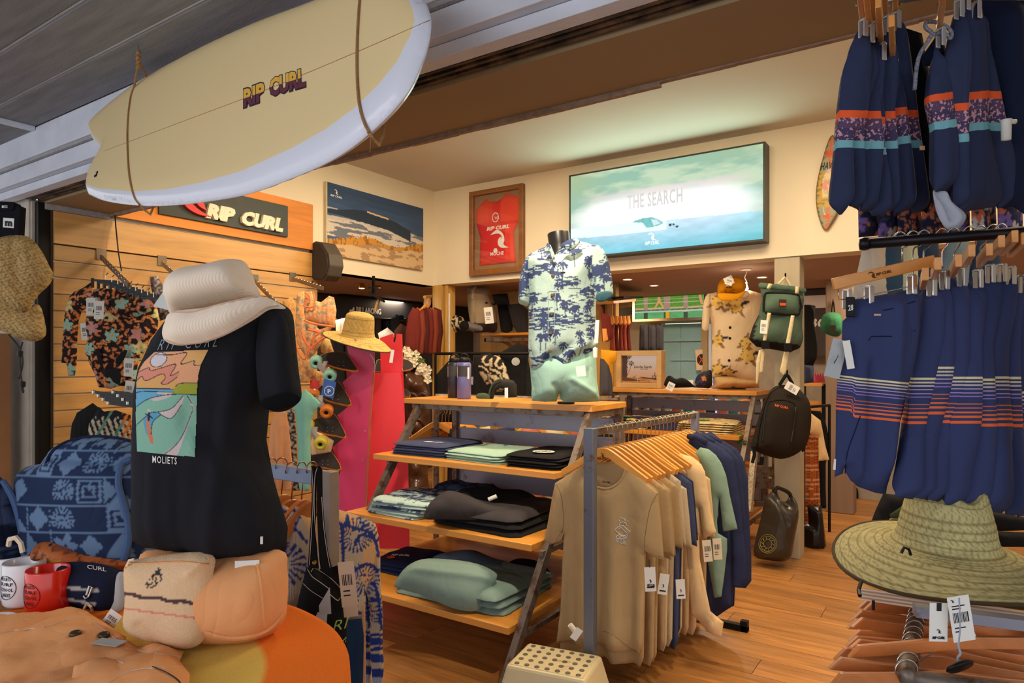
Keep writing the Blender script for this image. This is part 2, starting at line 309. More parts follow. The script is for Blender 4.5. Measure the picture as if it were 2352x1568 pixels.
def pillow(name,pts,fr,T=.02,mat=None,parent=None,px=True,res=None,back=.6,wr=None,paint=None,w=None,rim=.002,power=2,dish=0,smooth_n=10,**kw):
    """a cloth, bag or cushion body: outline on a plane, swollen front and back, wrinkled, closed round its rim"""
    uv = [fr.px(*p) for p in pts] if px else [tuple(p) for p in pts]
    ar = sum(uv[i][0]*uv[(i+1) % len(uv)][1]-uv[(i+1) % len(uv)][0]*uv[i][1] for i in range(len(uv)))
    if ar < 0: uv = uv[::-1]
    a = np.array(uv);mn = a.min(0);mx = a.max(0);ext = (mx-mn).max();res = res or ext/42
    bd = []
    for i in range(len(uv)):
        p = a[i];q = a[(i+1) % len(uv)];L = np.linalg.norm(q-p)
        if L < 1e-5: continue
        k = max(1,int(round(L/res)))
        for j in range(k): bd.append(p+(q-p)*j/k)
    bd = np.array(bd)
    gx,gy = np.meshgrid(np.arange(mn[0]+res*.3,mx[0],res),np.arange(mn[1]+res*.3,mx[1],res*.87));gx[1::2] += res*.5
    gx = gx.ravel();gy = gy.ravel();ins = inpoly(gx,gy,bd);gx = gx[ins];gy = gy[ins];D = dline(gx,gy,bd,True);k = D > res*.55;gx = gx[k];gy = gy[k]
    vs = [Vector(q) for q in bd]+[Vector((x,y)) for x,y in zip(gx,gy)]
    ov,oe,of,*_ = delaunay_2d_cdt(vs,[],[list(range(len(bd)))],1,1e-6)
    X = np.array([q[0] for q in ov]);Y = np.array([q[1] for q in ov]);nV = len(X);Fc = [tuple(f) for f in of]
    A0 = np.array([[f[0],f[1],f[2]] for f in Fc if len(f) == 3])
    sg = (X[A0[:,1]]-X[A0[:,0]])*(Y[A0[:,2]]-Y[A0[:,0]])-(X[A0[:,2]]-X[A0[:,0]])*(Y[A0[:,1]]-Y[A0[:,0]])
    A0[sg < 0] = A0[sg < 0][:,::-1];Fc = [tuple(map(int,f)) for f in A0]
    es = {}
    for f in Fc:
        for i in range(3): es[(f[i],f[(i+1) % 3])] = 1
    bnd = [e for e in es if (e[1],e[0]) not in es];bi = np.array(sorted({i for e in bnd for i in e}),int)
    D = dline(X,Y,bd,True);D[bi] = 0;ww = w or max(D.max(),1e-4)
    h = T*np.sqrt(np.clip(1-(1-np.minimum(D/ww,1))**power,0,1))
    E = np.array(list(es));E = np.vstack([E,E[:,::-1]]);deg = np.bincount(E[:,0],minlength=nV).clip(1)
    for _ in range(smooth_n): h2 = np.bincount(E[:,0],weights=h[E[:,1]],minlength=nV)/deg;h = h*.4+h2*.6;h[bi] = 0
    c = C();c.U = X;c.V = Y;c.A = (X-mn[0])/(mx[0]-mn[0]);c.B = (Y-mn[1])/(mx[1]-mn[1]);c.D = D;c.n = nV;c.h = h
    f = h.copy();bk = -back*h-rim;c.PX,c.PY = proj(fr.w(X,Y,h))
    if wr is not None:
        wv = wr(c);f = f+wv;bk = bk+wv*np.where(back < .5,.7,.3)
        ok = bk > f-.0015;bk[ok] = f[ok]-.0015
    Wf = fr.w(X,Y,f);Wb = fr.w(X,Y,bk)
    c.PX,c.PY = proj(Wf)
    Fa = Fc+[tuple(i+nV for i in t[::-1]) for t in Fc]+[(e[1],e[0],e[0]+nV,e[1]+nV) for e in bnd]
    col = None
    if paint is not None: cc = paint(c);col = np.vstack([cc,cc])
    o = mk(name,np.vstack([Wf,Wb]),Fa,mat or VC(),parent,col=col,**kw)
    SURF[o.name] = (fr,[Vector(q) for q in Wf],Fc,None);return o
SURF = {}
def bvh(o):
    fr,V,F,b = SURF[o.name]
    if b is None: b = BVHTree.FromPolygons(V,F);SURF[o.name] = (fr,V,F,b)
    return fr,b
def onto(o,u,v,off=.002):
    """points (u,v) of the frame dropped on the front of a pillow"""
    fr,b = bvh(o);q = fr.w(u,v,.6);n = Vector(-fr.N);out = []
    for p in q.reshape(-1,3):
        r = b.ray_cast(Vector(p),n)
        if r[0] is None: r2 = b.find_nearest(Vector(p)-Vector(fr.N)*.6);out.append(np.array(r2[0])+fr.N*off if r2[0] is not None else p-fr.N*.6)
        else: out.append(np.array(r[0])+fr.N*off)
    return np.array(out)
def onpx(o,pts,off=.003):
    """photo points met on the front of a pillow"""
    fr,b = bvh(o);out = []
    for x,y in pts:
        D = FW+RT*((x-CXP)/FPX)+UP*((HOR-y)/FPX);r = b.ray_cast(Vector(CAM),Vector(D))
        if r[0] is None: u,v = fr.px(x,y);out.append(fr.w(u,v,off))
        else: out.append(np.array(r[0])-D/np.linalg.norm(D)*off)
    return np.array(out)
def decal(name,base,quad,nx,ny,paint,mat,parent=None,off=.0015,mask=None,**kw):
    """a print that follows the surface; quad = four photo points TL TR BR BL"""
    s,t = np.meshgrid(np.linspace(0,1,nx),np.linspace(0,1,ny));s = s.ravel();t = t.ravel();q = np.array(quad,float)
    xy = q[0]*((1-s)*(1-t))[:,None]+q[1]*(s*(1-t))[:,None]+q[2]*(s*t)[:,None]+q[3]*((1-s)*t)[:,None]
    V = onpx(base,xy,off);F = [(j*nx+i,(j+1)*nx+i,(j+1)*nx+i+1,j*nx+i+1) for j in range(ny-1) for i in range(nx-1)]
    c = C();c.A = s;c.B = 1-t;c.PX = xy[:,0];c.PY = xy[:,1];c.n = len(s)
    if mask is not None:
        ok = mask(c);F = [f for f in F if ok[f[0]] and ok[f[1]] and ok[f[2]] and ok[f[3]]]
        use = sorted({i for f in F for i in f});mp = {k: i for i,k in enumerate(use)};F = [tuple(mp[i] for i in f) for f in F];V = V[use];cc = paint(c)[use]
    else: cc = paint(c)
    return mk(name,V,F,mat,parent or base,col=cc,**kw)
def panel(name,fr,u0,u1,v0,v1,nx,ny,paint,mat,parent=None,n=0,th=.004,**kw):
    """a printed board: fine grid in front, plain back"""
    s,t = np.meshgrid(np.linspace(0,1,nx),np.linspace(0,1,ny));s = s.ravel();t = t.ravel()
    V = fr.w(u0+(u1-u0)*s,v0+(v1-v0)*t,np.full(len(s),n));F = [(j*nx+i,j*nx+i+1,(j+1)*nx+i+1,(j+1)*nx+i) for j in range(ny-1) for i in range(nx-1)]
    k = len(V);bk = fr.w(np.array([u0,u1,u1,u0]),np.array([v0,v0,v1,v1]),np.full(4,n-th));ci = [0,nx-1,nx*ny-1,nx*(ny-1)]
    F += [(k+3,k+2,k+1,k)]
    B0 = list(range(nx));R0 = [j*nx+nx-1 for j in range(ny)];T0 = [nx*(ny-1)+i for i in range(nx)][::-1];L0 = [j*nx for j in range(ny)][::-1]
    for e,(a,b) in zip((B0,R0,T0,L0),((0,1),(1,2),(2,3),(3,0))): F.append(tuple([k+a,k+b]+e[::-1]))
    c = C();c.A = s;c.B = t;c.n = k;cc = paint(c);cc = np.vstack([cc,np.tile(cc[0],(4,1))])
    return mk(name,np.vstack([V,bk]),F,mat,parent,smooth=False,col=cc,**kw)
def text(s,fr,p0,p1,h,mat,parent=None,base=None,th=.0012,n=0,sh=0,bold=.012,name='lettering',px=True,off=.0025,sp=1.0,upv=None):
    """lettering: p0, p1 = ends of the base line, h = cap height"""
    cu = bpy.data.curves.new('f','FONT');cu.body = s;cu.size = 1;cu.offset = bold;cu.resolution_u = 2;cu.space_character = sp
    ob = bpy.data.objects.new('f',cu);COL.objects.link(ob);bpy.context.view_layer.update();me = bpy.data.meshes.new_from_object(ob)
    V = np.array([v.co[:] for v in me.vertices]);F = [tuple(p.vertices) for p in me.polygons]
    bpy.data.objects.remove(ob);bpy.data.curves.remove(cu);bpy.data.meshes.remove(me)
    x = (V[:,0]-V[:,0].min())/np.ptp(V[:,0]);y = V[:,1]/max(V[:,1].max(),1e-6)
    if px:
        a = np.array(fr.px(*p0));b = np.array(fr.px(*p1));t = np.array(fr.px(p0[0]+(upv or (0,-1))[0]*h,p0[1]+(upv or (0,-1))[1]*h))-a
    else: a = np.array(p0,float);b = np.array(p1,float);t = np.array((0,h),float)
    uv = a+(b-a)*x[:,None]+(t+(b-a)/np.linalg.norm(b-a)*sh*np.linalg.norm(t))*y[:,None]
    if base is not None:
        X,Y = proj(fr.w(uv[:,0],uv[:,1]));pp = list(zip(X,Y));Wd = onpx(base,pp,off);bk = onpx(base,pp,-.002)
    else: Wd = fr.w(uv[:,0],uv[:,1],np.full(len(uv),n+th));bk = fr.w(uv[:,0],uv[:,1],np.full(len(uv),n-.0005))
    m = len(Wd);es = {}
    for f in F:
        for i in range(len(f)): es[(f[i],f[(i+1) % len(f)])] = 1
    bn = [e for e in es if (e[1],e[0]) not in es]
    return mk(name,np.vstack([Wd,bk]),F+[(e[1],e[0],e[0]+m,e[1]+m) for e in bn],mat,parent,smooth=False)
# ------------------------------------------------------------------ the setting
XL,YB,ZS,ZC = -4.6,5.41,2.30,3.27
m_wall = M('cream_plaster',(226,214,188),.85,var=.03,sc=3,bump=.15,bsc=90)
m_ceil = M('ceiling_paint',(206,200,184),.9,var=.03,sc=2,bump=.05)
m_soff = M('brown_soffit_paint',(150,128,96),.85,var=.04,sc=3,bump=.05)
m_low = M('low_ceiling_paint',(168,138,122),.8,var=.03,sc=3,bump=.05)
m_ext = M('weathered_grey_board',(128,126,130),.85,var=.22,sc=5,st=(.6,6,1),bump=.5,bsc=60,rnd=.1)
m_white = M('white_painted_wood',(205,210,222),.7,var=.12,sc=6,bump=.3,bsc=50)
m_stucco = M('grey_stucco',(160,158,162),.95,var=.18,sc=30,bump=1.0,bsc=160)
m_track = rust('rusty_track',(44,34,30),(120,92,66),.45,.65,9,.7,.3)
m_dark = M('black_metal',(26,24,24),.45,.6,bump=.1)
m_flr = wood('floor_oak',(190,130,70),.5,2.6,.38,.16,0,coat=.15)
m_plank2 = M('dark_subfloor',(40,28,18),.9)
m_slat = wood('slatwall_rubberwood',(200,150,84),.68,1.6,.4,.07,1,coat=.2)
m_pine = wood('orange_pine',(222,138,50),.7,1.3,.6,.05,1,coat=.0)
m_knot = wood('knotty_yellow_pine',(214,166,84),.62,1.2,.45,.08,2,coat=.2)
def S(name,b,mat,**k): return b.mk(name,mat,kind='structure',**k)
fl = S('floor',B().box(-8.5,3,-3,9,-.08,-.021),m_plank2)
for r in range(36):
    y0 = 1.78+r*.192;off = (r*.73) % 1.9;x = -6.4-off
    while x < 1.6:
        L = 1.9;x1 = x+L
        if x1 > -6.4 and not (y0 < 3.0 and x1 < -4.6):
            b = B().box(max(x,-6.4)+.0015,min(x1,1.6)-.0015,y0+.0015,y0+.1905,-.021,0)
            mk('plank',b.v,b.f,m_flr,fl,smooth=False)
        x = x1
S('ground',B().box(-7,4,-3,1.775,-.03,-.002),M('grey_paving',(120,116,110),.9,var=.2,sc=20))
S('ceiling',B().box(-4.75,3,1.9,5.6,ZC,ZC+.1),m_ceil)
S('ceiling_low',B().box(-8.5,3,YB+.01,8.4,ZS,ZS+.1).box(-8.5,-4.61,1.9,YB+.01,ZS-.02,ZS+.1),m_low)
S('wall_back',B().box(-4.6,3,YB,YB+.22,ZS-.01,ZC),m_wall)
S('wall_left',B().box(-4.75,XL,1.83,3.84,0,ZC).box(-4.75,XL,3.84,YB+.22,ZS-.02,ZC),m_wall)
S('wall_right',B().box(3,3.15,1.6,8.4,0,ZC),m_wall)
S('wall_far',B().box(-8.5,-3.2,8.2,8.35,0,ZS).box(-3.2,-2.66,8.2,8.35,1.98,ZS).box(-2.40,3,8.2,8.35,0,ZS).box(-2.66,-2.4,8.2,8.35,1.95,ZS).box(-2.66,-2.4,8.2,8.35,0,.35),M('far_grey_wall',(150,140,128),.9))
S('wall_side',B().box(-6.35,-6.2,1.9,8.4,0,ZS),M('charcoal_wall',(52,50,54),.8))
S('wall_alcove',B().box(-4.75,-3.0,6.42,6.5,0,ZS),m_knot)
# posts in the alcove corner
cp = thing('corner_post','pale knotty pine corner post where the cream upper walls meet','post',(-4.5,5.5,0));cp['kind'] = 'structure'
B().box(-4.62,-4.50,5.40,5.52,0,ZS-.012).mk('post_board',m_knot,cp,bevel=.004);B().box(-4.485,-4.44,5.43,5.56,0,ZS-.012).mk('post_board',m_knot,cp,bevel=.004)
B().box(-4.436,-4.425,5.44,5.455,.3,2.2).mk('white_conduit',M('white_plastic',(235,232,224),.4,bump=0),cp)
for i in range(6):
    b = B().box(-4.43+i*.235,-4.43+i*.235+.23,6.395,6.42,.02,ZS-.01);mk('wall_plank',b.v,b.f,m_knot,bpy.data.objects['wall_alcove'],smooth=False,bevel=.004)
# columns
S('column',B().box(-1.205,-1.02,5.425,5.6,0,ZS),M('cream_column_paint',(176,164,140),.75,var=.05,sc=8,st=(4,4,.6),bump=.3),bevel=.006)
S('timber_column',B().box(-1.13,-.88,7.28,7.5,0,ZS),M('brown_timber_paint',(140,116,98),.8,var=.12,sc=4,st=(5,5,.5),bump=.5),bevel=.01)
# storefront head: plaster, sliding-door tracks, brown soffit
S('wall_front',B().box(-6.3,3,1.585,1.90,2.585,2.9).box(-6.3,3,1.82,1.95,2.58,ZC+.1),m_stucco)
S('trim_1',B().box(-6.3,3,1.575,1.587,2.60,2.75).box(-6.3,3,1.60,1.66,2.50,2.583),m_white,bevel=.003)
S('trim_2',B().box(-6.3,3,1.64,1.70,2.455,2.498),m_white,bevel=.002)
tr = S('trim_3',B().box(-4.62,3,1.70,1.80,2.50,2.58),m_dark)
for y,h in ((1.703,.045),(1.735,.030),(1.768,.04)): B().box(-4.6,3,y,y+.014,2.455,2.455+h).mk('track_rail',m_track,tr)
S('soffit',B().box(-4.6,3,1.80,2.17,2.445,2.60).box(-4.6,3,1.95,2.17,2.60,ZC),m_soff)
b = B()
for i in range(60):
    x0 = -4.6+i*.125;z = 2.425 if x0 < -.95 else 2.437
    b.box(x0,x0+.125,2.165+.003*(hsh(i,3)-.5),2.185,z+.004*hsh(i,9),2.446)
S('trim_4',b,M('chipped_edge_strip',(150,126,108),.8,var=.3,sc=40,bump=.5))
S('trim_5',B().box(-4.6,-4.575,1.80,2.17,2.41,2.446),m_stucco)
# exterior ceiling boards
ec = S('ceiling_awning',B().box(-6.3,3,-3,1.6,2.775,2.9),m_dark)
for i in range(12):
    y1 = 1.572-i*.232;b = B().box(-4.12 if i else -4.12,3,y1-.216,y1,2.75,2.776);mk('ceiling_board',b.v,b.f,m_ext,ec,smooth=False,bevel=.004)
    b = B().box(-4.13,3,y1-.226,y1-.2165,2.757,2.776);mk('batten',b.v,b.f,m_white,ec,smooth=False)
b = B().box(-6.3,-4.16,-3,1.572,2.735,2.776);mk('ceiling_panel',b.v,b.f,m_ext,ec,smooth=False)
b = B().box(-4.16,-4.12,-3,1.572,2.732,2.776);mk('batten',b.v,b.f,m_white,ec,smooth=False)
# left jamb and pier
S('door_frame',B().box(-4.645,-4.585,1.765,1.83,0,2.45).box(-4.60,-4.585,1.83,1.86,0,2.43),m_dark)
S('wall_pier',B().box(-6.3,-4.65,1.74,1.95,0,2.47).box(-4.65,-4.63,1.75,1.80,0,2.455),M('cream_pier_plaster',(190,180,165),.9,var=.12,sc=8,bump=.6,bsc=120))
# slat wall
sw = S('slatwall',B().box(-4.6,-4.575,1.83,3.84,.02,2.41),M('slot_backing',(70,48,28),.8))
z = 2.405
for i in range(23):
    h = .195 if i == 0 else .0925
    b = B().box(-4.575,-4.558,1.84,3.835,z-h,z);mk('slat',b.v,b.f,m_slat,sw,smooth=False,bevel=.002)
    z -= h+.0085
S('trim_6',B().box(-4.576,-4.572,1.84,3.835,.1,2.2),M('slot_aluminium',(170,165,155),.35,.8,bump=0))
# far left fascia of the neighbouring corner
fa = thing('brand_fascia','long black fascia with two small white brand marks above the left doorway racks','sign',(-6.15,6,2.0))
B().box(-6.198,-6.12,3.9,8.1,1.99,2.27).mk('fascia_board',M('black_fascia',(34,34,42),.5,bump=0),fa)
m_wsign = M('white_sign_print',(235,235,235),.5,bump=0,var=0)
ff = frY(-6.118)
for y in (4.72,5.74,6.9):
    text('BILLABONG',ff,(y,2.085),(y+.42,2.085),.07,m_wsign,fa,px=False,bold=.03,name='fascia_lettering')
    for k in range(2): B().prism(ff,[(y-.12+k*.05,2.085+k*.03),(y-.03,2.085+k*.03),(y-.03,2.115+k*.03),(y-.10+k*.05,2.115+k*.03)],0,.001).mk('wave_mark',m_wsign,fa)
# bomb sign on the right
fb = thing('dark_header_board','grey header board reading BOMB on the far right','sign',(-1.2,6.9,2))
B().box(-1.62,-.2,8.05,8.12,1.55,2.28).mk('header_panel',M('slate_grey_board',(70,62,64),.6,bump=0),fb)
f8 = frX(8.05)
text('BOMB',f8,(-1.42,1.87),(-1.02,1.87),.10,m_wsign,fb,px=False,bold=.03,sh=.2,name='header_lettering')
B().box(-1.5,-.9,8.03,8.05,2.08,2.22).mk('white_panel',m_wsign,fb)
# blue door and window at the back
d1 = thing('door_1','pale blue boarded door at the back of the shop','door',(-2.97,8.19,0));d1['kind'] = 'structure'
m_blue = M('pale_blue_paint',(120,158,172),.7,var=.05,bump=.1)
for i in range(2): B().box(-3.2+i*.27,-3.2+i*.27+.268,8.16,8.19,.02,1.96).mk('door_board',m_blue,d1,bevel=.003)
B().box(-3.2,-2.66,8.135,8.16,1.74,1.78).mk('ledge',m_blue,d1);B().box(-3.05,-2.72,8.14,8.16,1.50,1.52).mk('ledge',m_blue,d1)
B().box(-2.93,-2.76,8.14,8.16,1.15,1.26).mk('door_notice',m_wsign,d1)
S('trim_7',B().box(-2.66,-2.58,8.13,8.2,0,2.02).box(-3.3,-2.58,8.13,8.2,1.97,2.06).box(-2.45,-2.38,8.13,8.2,0,2.0),m_soff)
w1 = thing('window_1','narrow bright window beside the blue door','window',(-2.5,8.2,.35));w1['kind'] = 'structure'
B().box(-2.58,-2.55,8.17,8.22,.35,1.95).box(-2.48,-2.45,8.17,8.22,.35,1.95).box(-2.58,-2.45,8.17,8.22,.35,.4).mk('window_frame',m_white,w1)
B().box(-2.55,-2.48,8.195,8.2,.4,1.95).mk('pane',GL(),w1)
S('daylight_panel',B().box(-3.0,-2.0,9.6,9.62,0,2.6),EM('daylight_beyond',(150,185,255),1.2))  # added glowing panel standing in for the daylight behind the window
# ceiling fittings
def downlight(x,y,lab):
    t = thing('recessed_downlight',lab,'ceiling light',(x,y,ZS));B().lathe([(.055,0),(.055,-.006),(.042,-.006),(.040,.0)],(x,y,ZS),20,cap=False).mk('bezel',M('white_plastic'),t)
    B().lathe([(.001,-.002),(.04,-.003)],(x,y,ZS),16,cap=False).mk('lens',EM('warm_lens',(255,214,150),14),t)
for px,py,lab in ((1441,641,'recessed downlight in low ceiling right of the palm shirt'),(1502,655,'recessed downlight above the pier poster'),(1750,636,'recessed downlight left of the cream column')):
    q = P(px,py,.8*FPX/(HOR-py));downlight(q[0],q[1],lab)
q = P(1713,617,.8*FPX/(HOR-617));t = thing('pendant_bulb','bare glowing bulb hanging on a twisted cord behind the yellow cap','light',(q[0],q[1],ZS))
B().lathe([(.001,0),(.05,0),(.05,-.012),(.001,-.014)],q*[1,1,0]+[0,0,ZS],16).mk('ceiling_rose',M('white_plastic'),t)
B().tube([(q[0]+.008*math.sin(i),q[1]+.008*math.cos(i),ZS-.012-i*.014) for i in range(9)],.004,6).mk('cord',M('white_plastic'),t)
B().lathe([(.001,-.2),(.018,-.195),(.022,-.17),(.012,-.14),(.012,-.12),(.001,-.118)],q*[1,1,0]+[0,0,ZS],14).mk('bulb',EM('bulb_glow',(255,225,190),40),t)
light('POINT',(q[0],q[1],ZS-.25),9,(1,.75,.5),.03)
# track spots under the soffit edge and black bracket by the left doorway
m_brass = M('brass',(190,140,60),.3,.9,bump=0)
t = thing('ceiling_spot_bar','small brass spot bar under the low ceiling left of the corner post','ceiling light',(-5.1,5.0,2.2))
q0 = P(826,645,6.8);q1 = P(905,652,7.4);B().beam(q0,q1,.02,.015).mk('bar',m_brass,t)
for px,py,d in ((831,655,6.8),(868,655,7.0),(902,656,7.3)):
    q = P(px,py,d);B().lathe([(.02,.03),(.032,-.03),(.028,-.03),(.001,-.01)],q,12).mk('spot_head',m_brass,t);B().lathe([(.001,-.031),(.027,-.032)],q,12,cap=False).mk('lens',EM('warm_lens',(255,214,150),14),t)
t = thing('black_bracket','black tilted display bracket hanging from the low ceiling near the doorway','bracket',P(865,690,6.2)*[1,1,0]+[0,0,2.28]);q = P(865,665,6.2)
B().beam(P(858,655,6.2)*[1,1,0]+[0,0,2.28],P(858,682,6.2),.02,.02).beam(P(848,672,6.2),P(882,692,6.2),.10,.02).beam(P(846,660,6.2),P(876,664,6.2),.015,.015).mk('arm',m_dark,t)
B().beam(P(870,688,6.2),P(862,712,6.2),.05,.02).mk('tan_grip',wood('tan_wood',(196,150,90)),t)
# ------------------------------------------------------------------ sloping shelf units
m_shelf = wood('honey_shelf_wood',(224,152,62),.78,1.5,.35,.05,0,coat=.3)
m_leg = rust('rusty_leg_steel',(128,116,106),(96,66,48),.48,.6,14,.5,.5)
m_sheet = rust('blued_steel_sheet',(150,150,164),(92,60,48),.56,.68,5,.35,.35)
def gondola(x0,y0,label,sheets=True,zs=(1.25,.915,.595,.253)):
    """x0 = left end, y0 = back plane"""
    x1 = x0+1.40;t = thing('shelf_unit',label,'shelf',((x0+x1)/2,y0-.4,0))
    for i,(z,f) in enumerate(zip(zs,(.44,.74,.97,1.17))):
        a,c = (x0,x1) if i == 0 else (x0+.02,x1-.06)
        B().box(a,c,y0-f,y0+(.02 if i == 0 else -.02),z-.034,z).mk('shelf_board',m_shelf,t,bevel=.003)
    for x in (x0+.11,x1-.03):
        B().beam((x,y0-.40,1.215),(x,y0-1.27,0),.035,.045,(0,1,0)).mk('front_leg',m_leg,t)
        B().box(x-.02,x+.02,y0-.04,y0,0,1.215).mk('back_leg',m_leg,t)
        B().box(x-.018,x+.018,y0-.40,y0-.04,1.18,1.215).mk('top_rail',m_leg,t)
        for z,f in zip(zs[1:],(.70,.93,1.13)): B().box(x-.012,x+.012,y0-f,y0-.04,z-.06,z-.036).mk('shelf_arm',m_leg,t)
    B().box(x0+.06,x1-.06,y0-.42,y0-.39,1.185,1.215).box(x0+.06,x1-.06,y0-.03,y0,1.185,1.215).mk('top_rail',m_leg,t)
    for a,c in ((1.05,1.145),(.935,1.03),(.62,.87),(.29,.53)):
        B().box(x0+.09,x1-.07,y0-.012,y0-.006,a,c).box(x0+.09,x1-.07,y0-.02,y0-.002,c-.008,c).mk('back_sheet',m_sheet,t)
    return t
gondola(-3.10,3.77,'four-tier sloping shelf unit of honey wood in the middle of the shop')
gondola(-2.78,6.05,'second sloping shelf unit further back, left of the cream column')
# ------------------------------------------------------------------ cloth helpers
def wrk(amp=.006,fx=6,fy=3,seed=1,edge=.03,folds=0,ff=9,ph=0,low=1.0):
    """random creases plus optional hanging folds that deepen towards the hem"""
    def f(c):
        e = np.clip(c.D/edge,0,1)
        w = amp*2*(fbm(c.U*fx+seed,c.V*fy+seed*3.1,seed)-.5)
        if folds: w = w+folds*np.sin(2*PI*(c.U*ff+ph+.35*fbm(c.U*3,c.V*2,seed+5)))*(1-c.B*low)
        return w*(.35+.65*e)
    return f
def ridge(c,a,b,wid,amp,bend=0):
    """a crease from a to b in outline fractions"""
    d = dline(c.A+bend*c.B*c.B,c.B,[a,b]);return amp*np.exp(-(d/wid)**2)
def pal(c,base): return np.tile(lin(base),(c.n,1))
def put(col,m,rgb): col[m] = lin(rgb);return col
def cells(X,Y,s,seed,jit=.7):
    """jittered motif centres: yields dx, dy, h1, h2 for the 9 neighbouring cells, scaled so a cell is 1 wide"""
    x = X/s;y = Y/s;xi = np.floor(x).astype(np.int64);yi = np.floor(y).astype(np.int64)
    for i in (-1,0,1):
        for j in (-1,0,1):
            a = xi+i;b = yi+j;cx = a+.5+jit*(hsh(a,b,seed)-.5);cy = b+.5+jit*(hsh(a,b,seed+1)-.5)
            yield x-cx,y-cy,hsh(a,b,seed+2),hsh(a,b,seed+3)
def flowers(col,X,Y,s,seed,cols,prob=1,R=.42,heart=None,leafc=None,petals=5):
    for dx,dy,h1,h2 in cells(X,Y,s,seed):
        r = np.hypot(dx,dy);t = np.arctan2(dy,dx)+h1*6;on = h2 < prob
        m = on & (r < R*(.45+.55*np.abs(np.cos(petals/2*t))));k = (h1*len(cols)).astype(int).clip(0,len(cols)-1)
        for i,cc in enumerate(cols): col[m & (k == i)] = lin(cc)
        if heart: col[on & (r < R*.18)] = lin(heart)
    return col
def leaves(col,X,Y,s,seed,cols,prob=1,L=.38,wd=.13):
    for dx,dy,h1,h2 in cells(X,Y,s,seed):
        t = h1*6.283;a = dx*np.cos(t)+dy*np.sin(t);b = -dx*np.sin(t)+dy*np.cos(t);m = (h2 < prob) & ((a/L)**2+(b/wd)**2 < 1) & (np.abs(b) > .012)
        k = (h1*7.3 % 1*len(cols)).astype(int).clip(0,len(cols)-1)
        for i,cc in enumerate(cols): col[m & (k == i)] = lin(cc)
    return col
def tropic(base,leafcols,flowcols,s=.055,seed=3):
    def f(c):
        col = pal(c,base);leaves(col,c.U,c.V,s*.55,seed,leafcols,.9,.5,.17);leaves(col,c.U+.01,c.V,s*.45,seed+40,leafcols,.6,.45,.15)
        flowers(col,c.U,c.V,s*1.15,seed+9,flowcols,.62,.46,leafcols[0]);return col
    return f
def tribal(base=(34,50,84),ink=(104,132,168),s=.078,seed=5,sx=0):
    def f(c):
        X = c.U/s+sx;Y = c.V/s;X = X+.15*np.sin(Y*1.3);xi = np.floor(X).astype(np.int64);yi = np.floor(Y).astype(np.int64);x = X-xi;y = Y-yi;h = hsh(xi,yi,seed);h2 = hsh(xi,yi,seed+1)
        X0 = x-.5;Y0 = y-.5;r = np.hypot(X0,Y0);t = np.arctan2(Y0,X0);m = np.zeros(len(X),bool);q = np.maximum(np.abs(X0),np.abs(Y0))
        k = (h*6).astype(int);tri = (y < 1-2*np.abs(X0)) & (y > .06)
        m |= (k == 0) & tri;m |= (k == 1) & (((q < .44) & (q > .34)) | ((q < .24) & (q > .14)) | ((np.abs(X0-.05) < .05) & (Y0 > 0) & (Y0 < .4)))
        m |= (k == 2) & (r < .48*(.4+.6*np.abs(np.cos(2.5*t)))) & (r > .07)
        m |= (k == 3) & (r < .45) & (np.mod(t*8/PI,1) > .35) & (Y0 > -.3);m |= (k == 4) & (np.abs(X0)+np.abs(Y0) < .45) & (h2 > .3)
        m |= (k == 5) & (y < 1-x) & (np.abs(x-y) > .06)
        m |= (np.abs(X0) > .47) & (hsh(xi,yi//2,seed+2) > .55);m |= (np.abs(Y0) > .475) & (hsh(xi//2,yi,seed+3) > .5);col = pal(c,base);return put(col,m,ink)
    return f
def ribmat(name,rgb,freq=220,axis=0,rough=.9,strength=.5,vc=False):
    """corduroy or rib knit relief"""
    if name in MATS: return MATS[name]
    m = VC(name,rough,.15) if vc else fab(name,rgb,rough);t = m.node_tree;N = t.nodes;L = t.links;b = N['Principled BSDF']
    tc = N.new('ShaderNodeTexCoord');w = N.new('ShaderNodeTexWave');w.bands_direction = 'XYZ'[axis];w.inputs['Scale'].default_value = freq*.314;w.inputs['Distortion'].default_value = .3
    L.new(tc.outputs['Object'],w.inputs['Vector']);bp = N.new('ShaderNodeBump');bp.inputs['Strength'].default_value = strength;bp.inputs['Distance'].default_value = .003
    L.new(w.outputs[0],bp.inputs['Height']);L.new(bp.outputs[0],b.inputs['Normal']);return m
def strawmat():
    if 'woven_straw' in MATS: return MATS['woven_straw']
    m = VC('woven_straw',.7,.4,300);return m
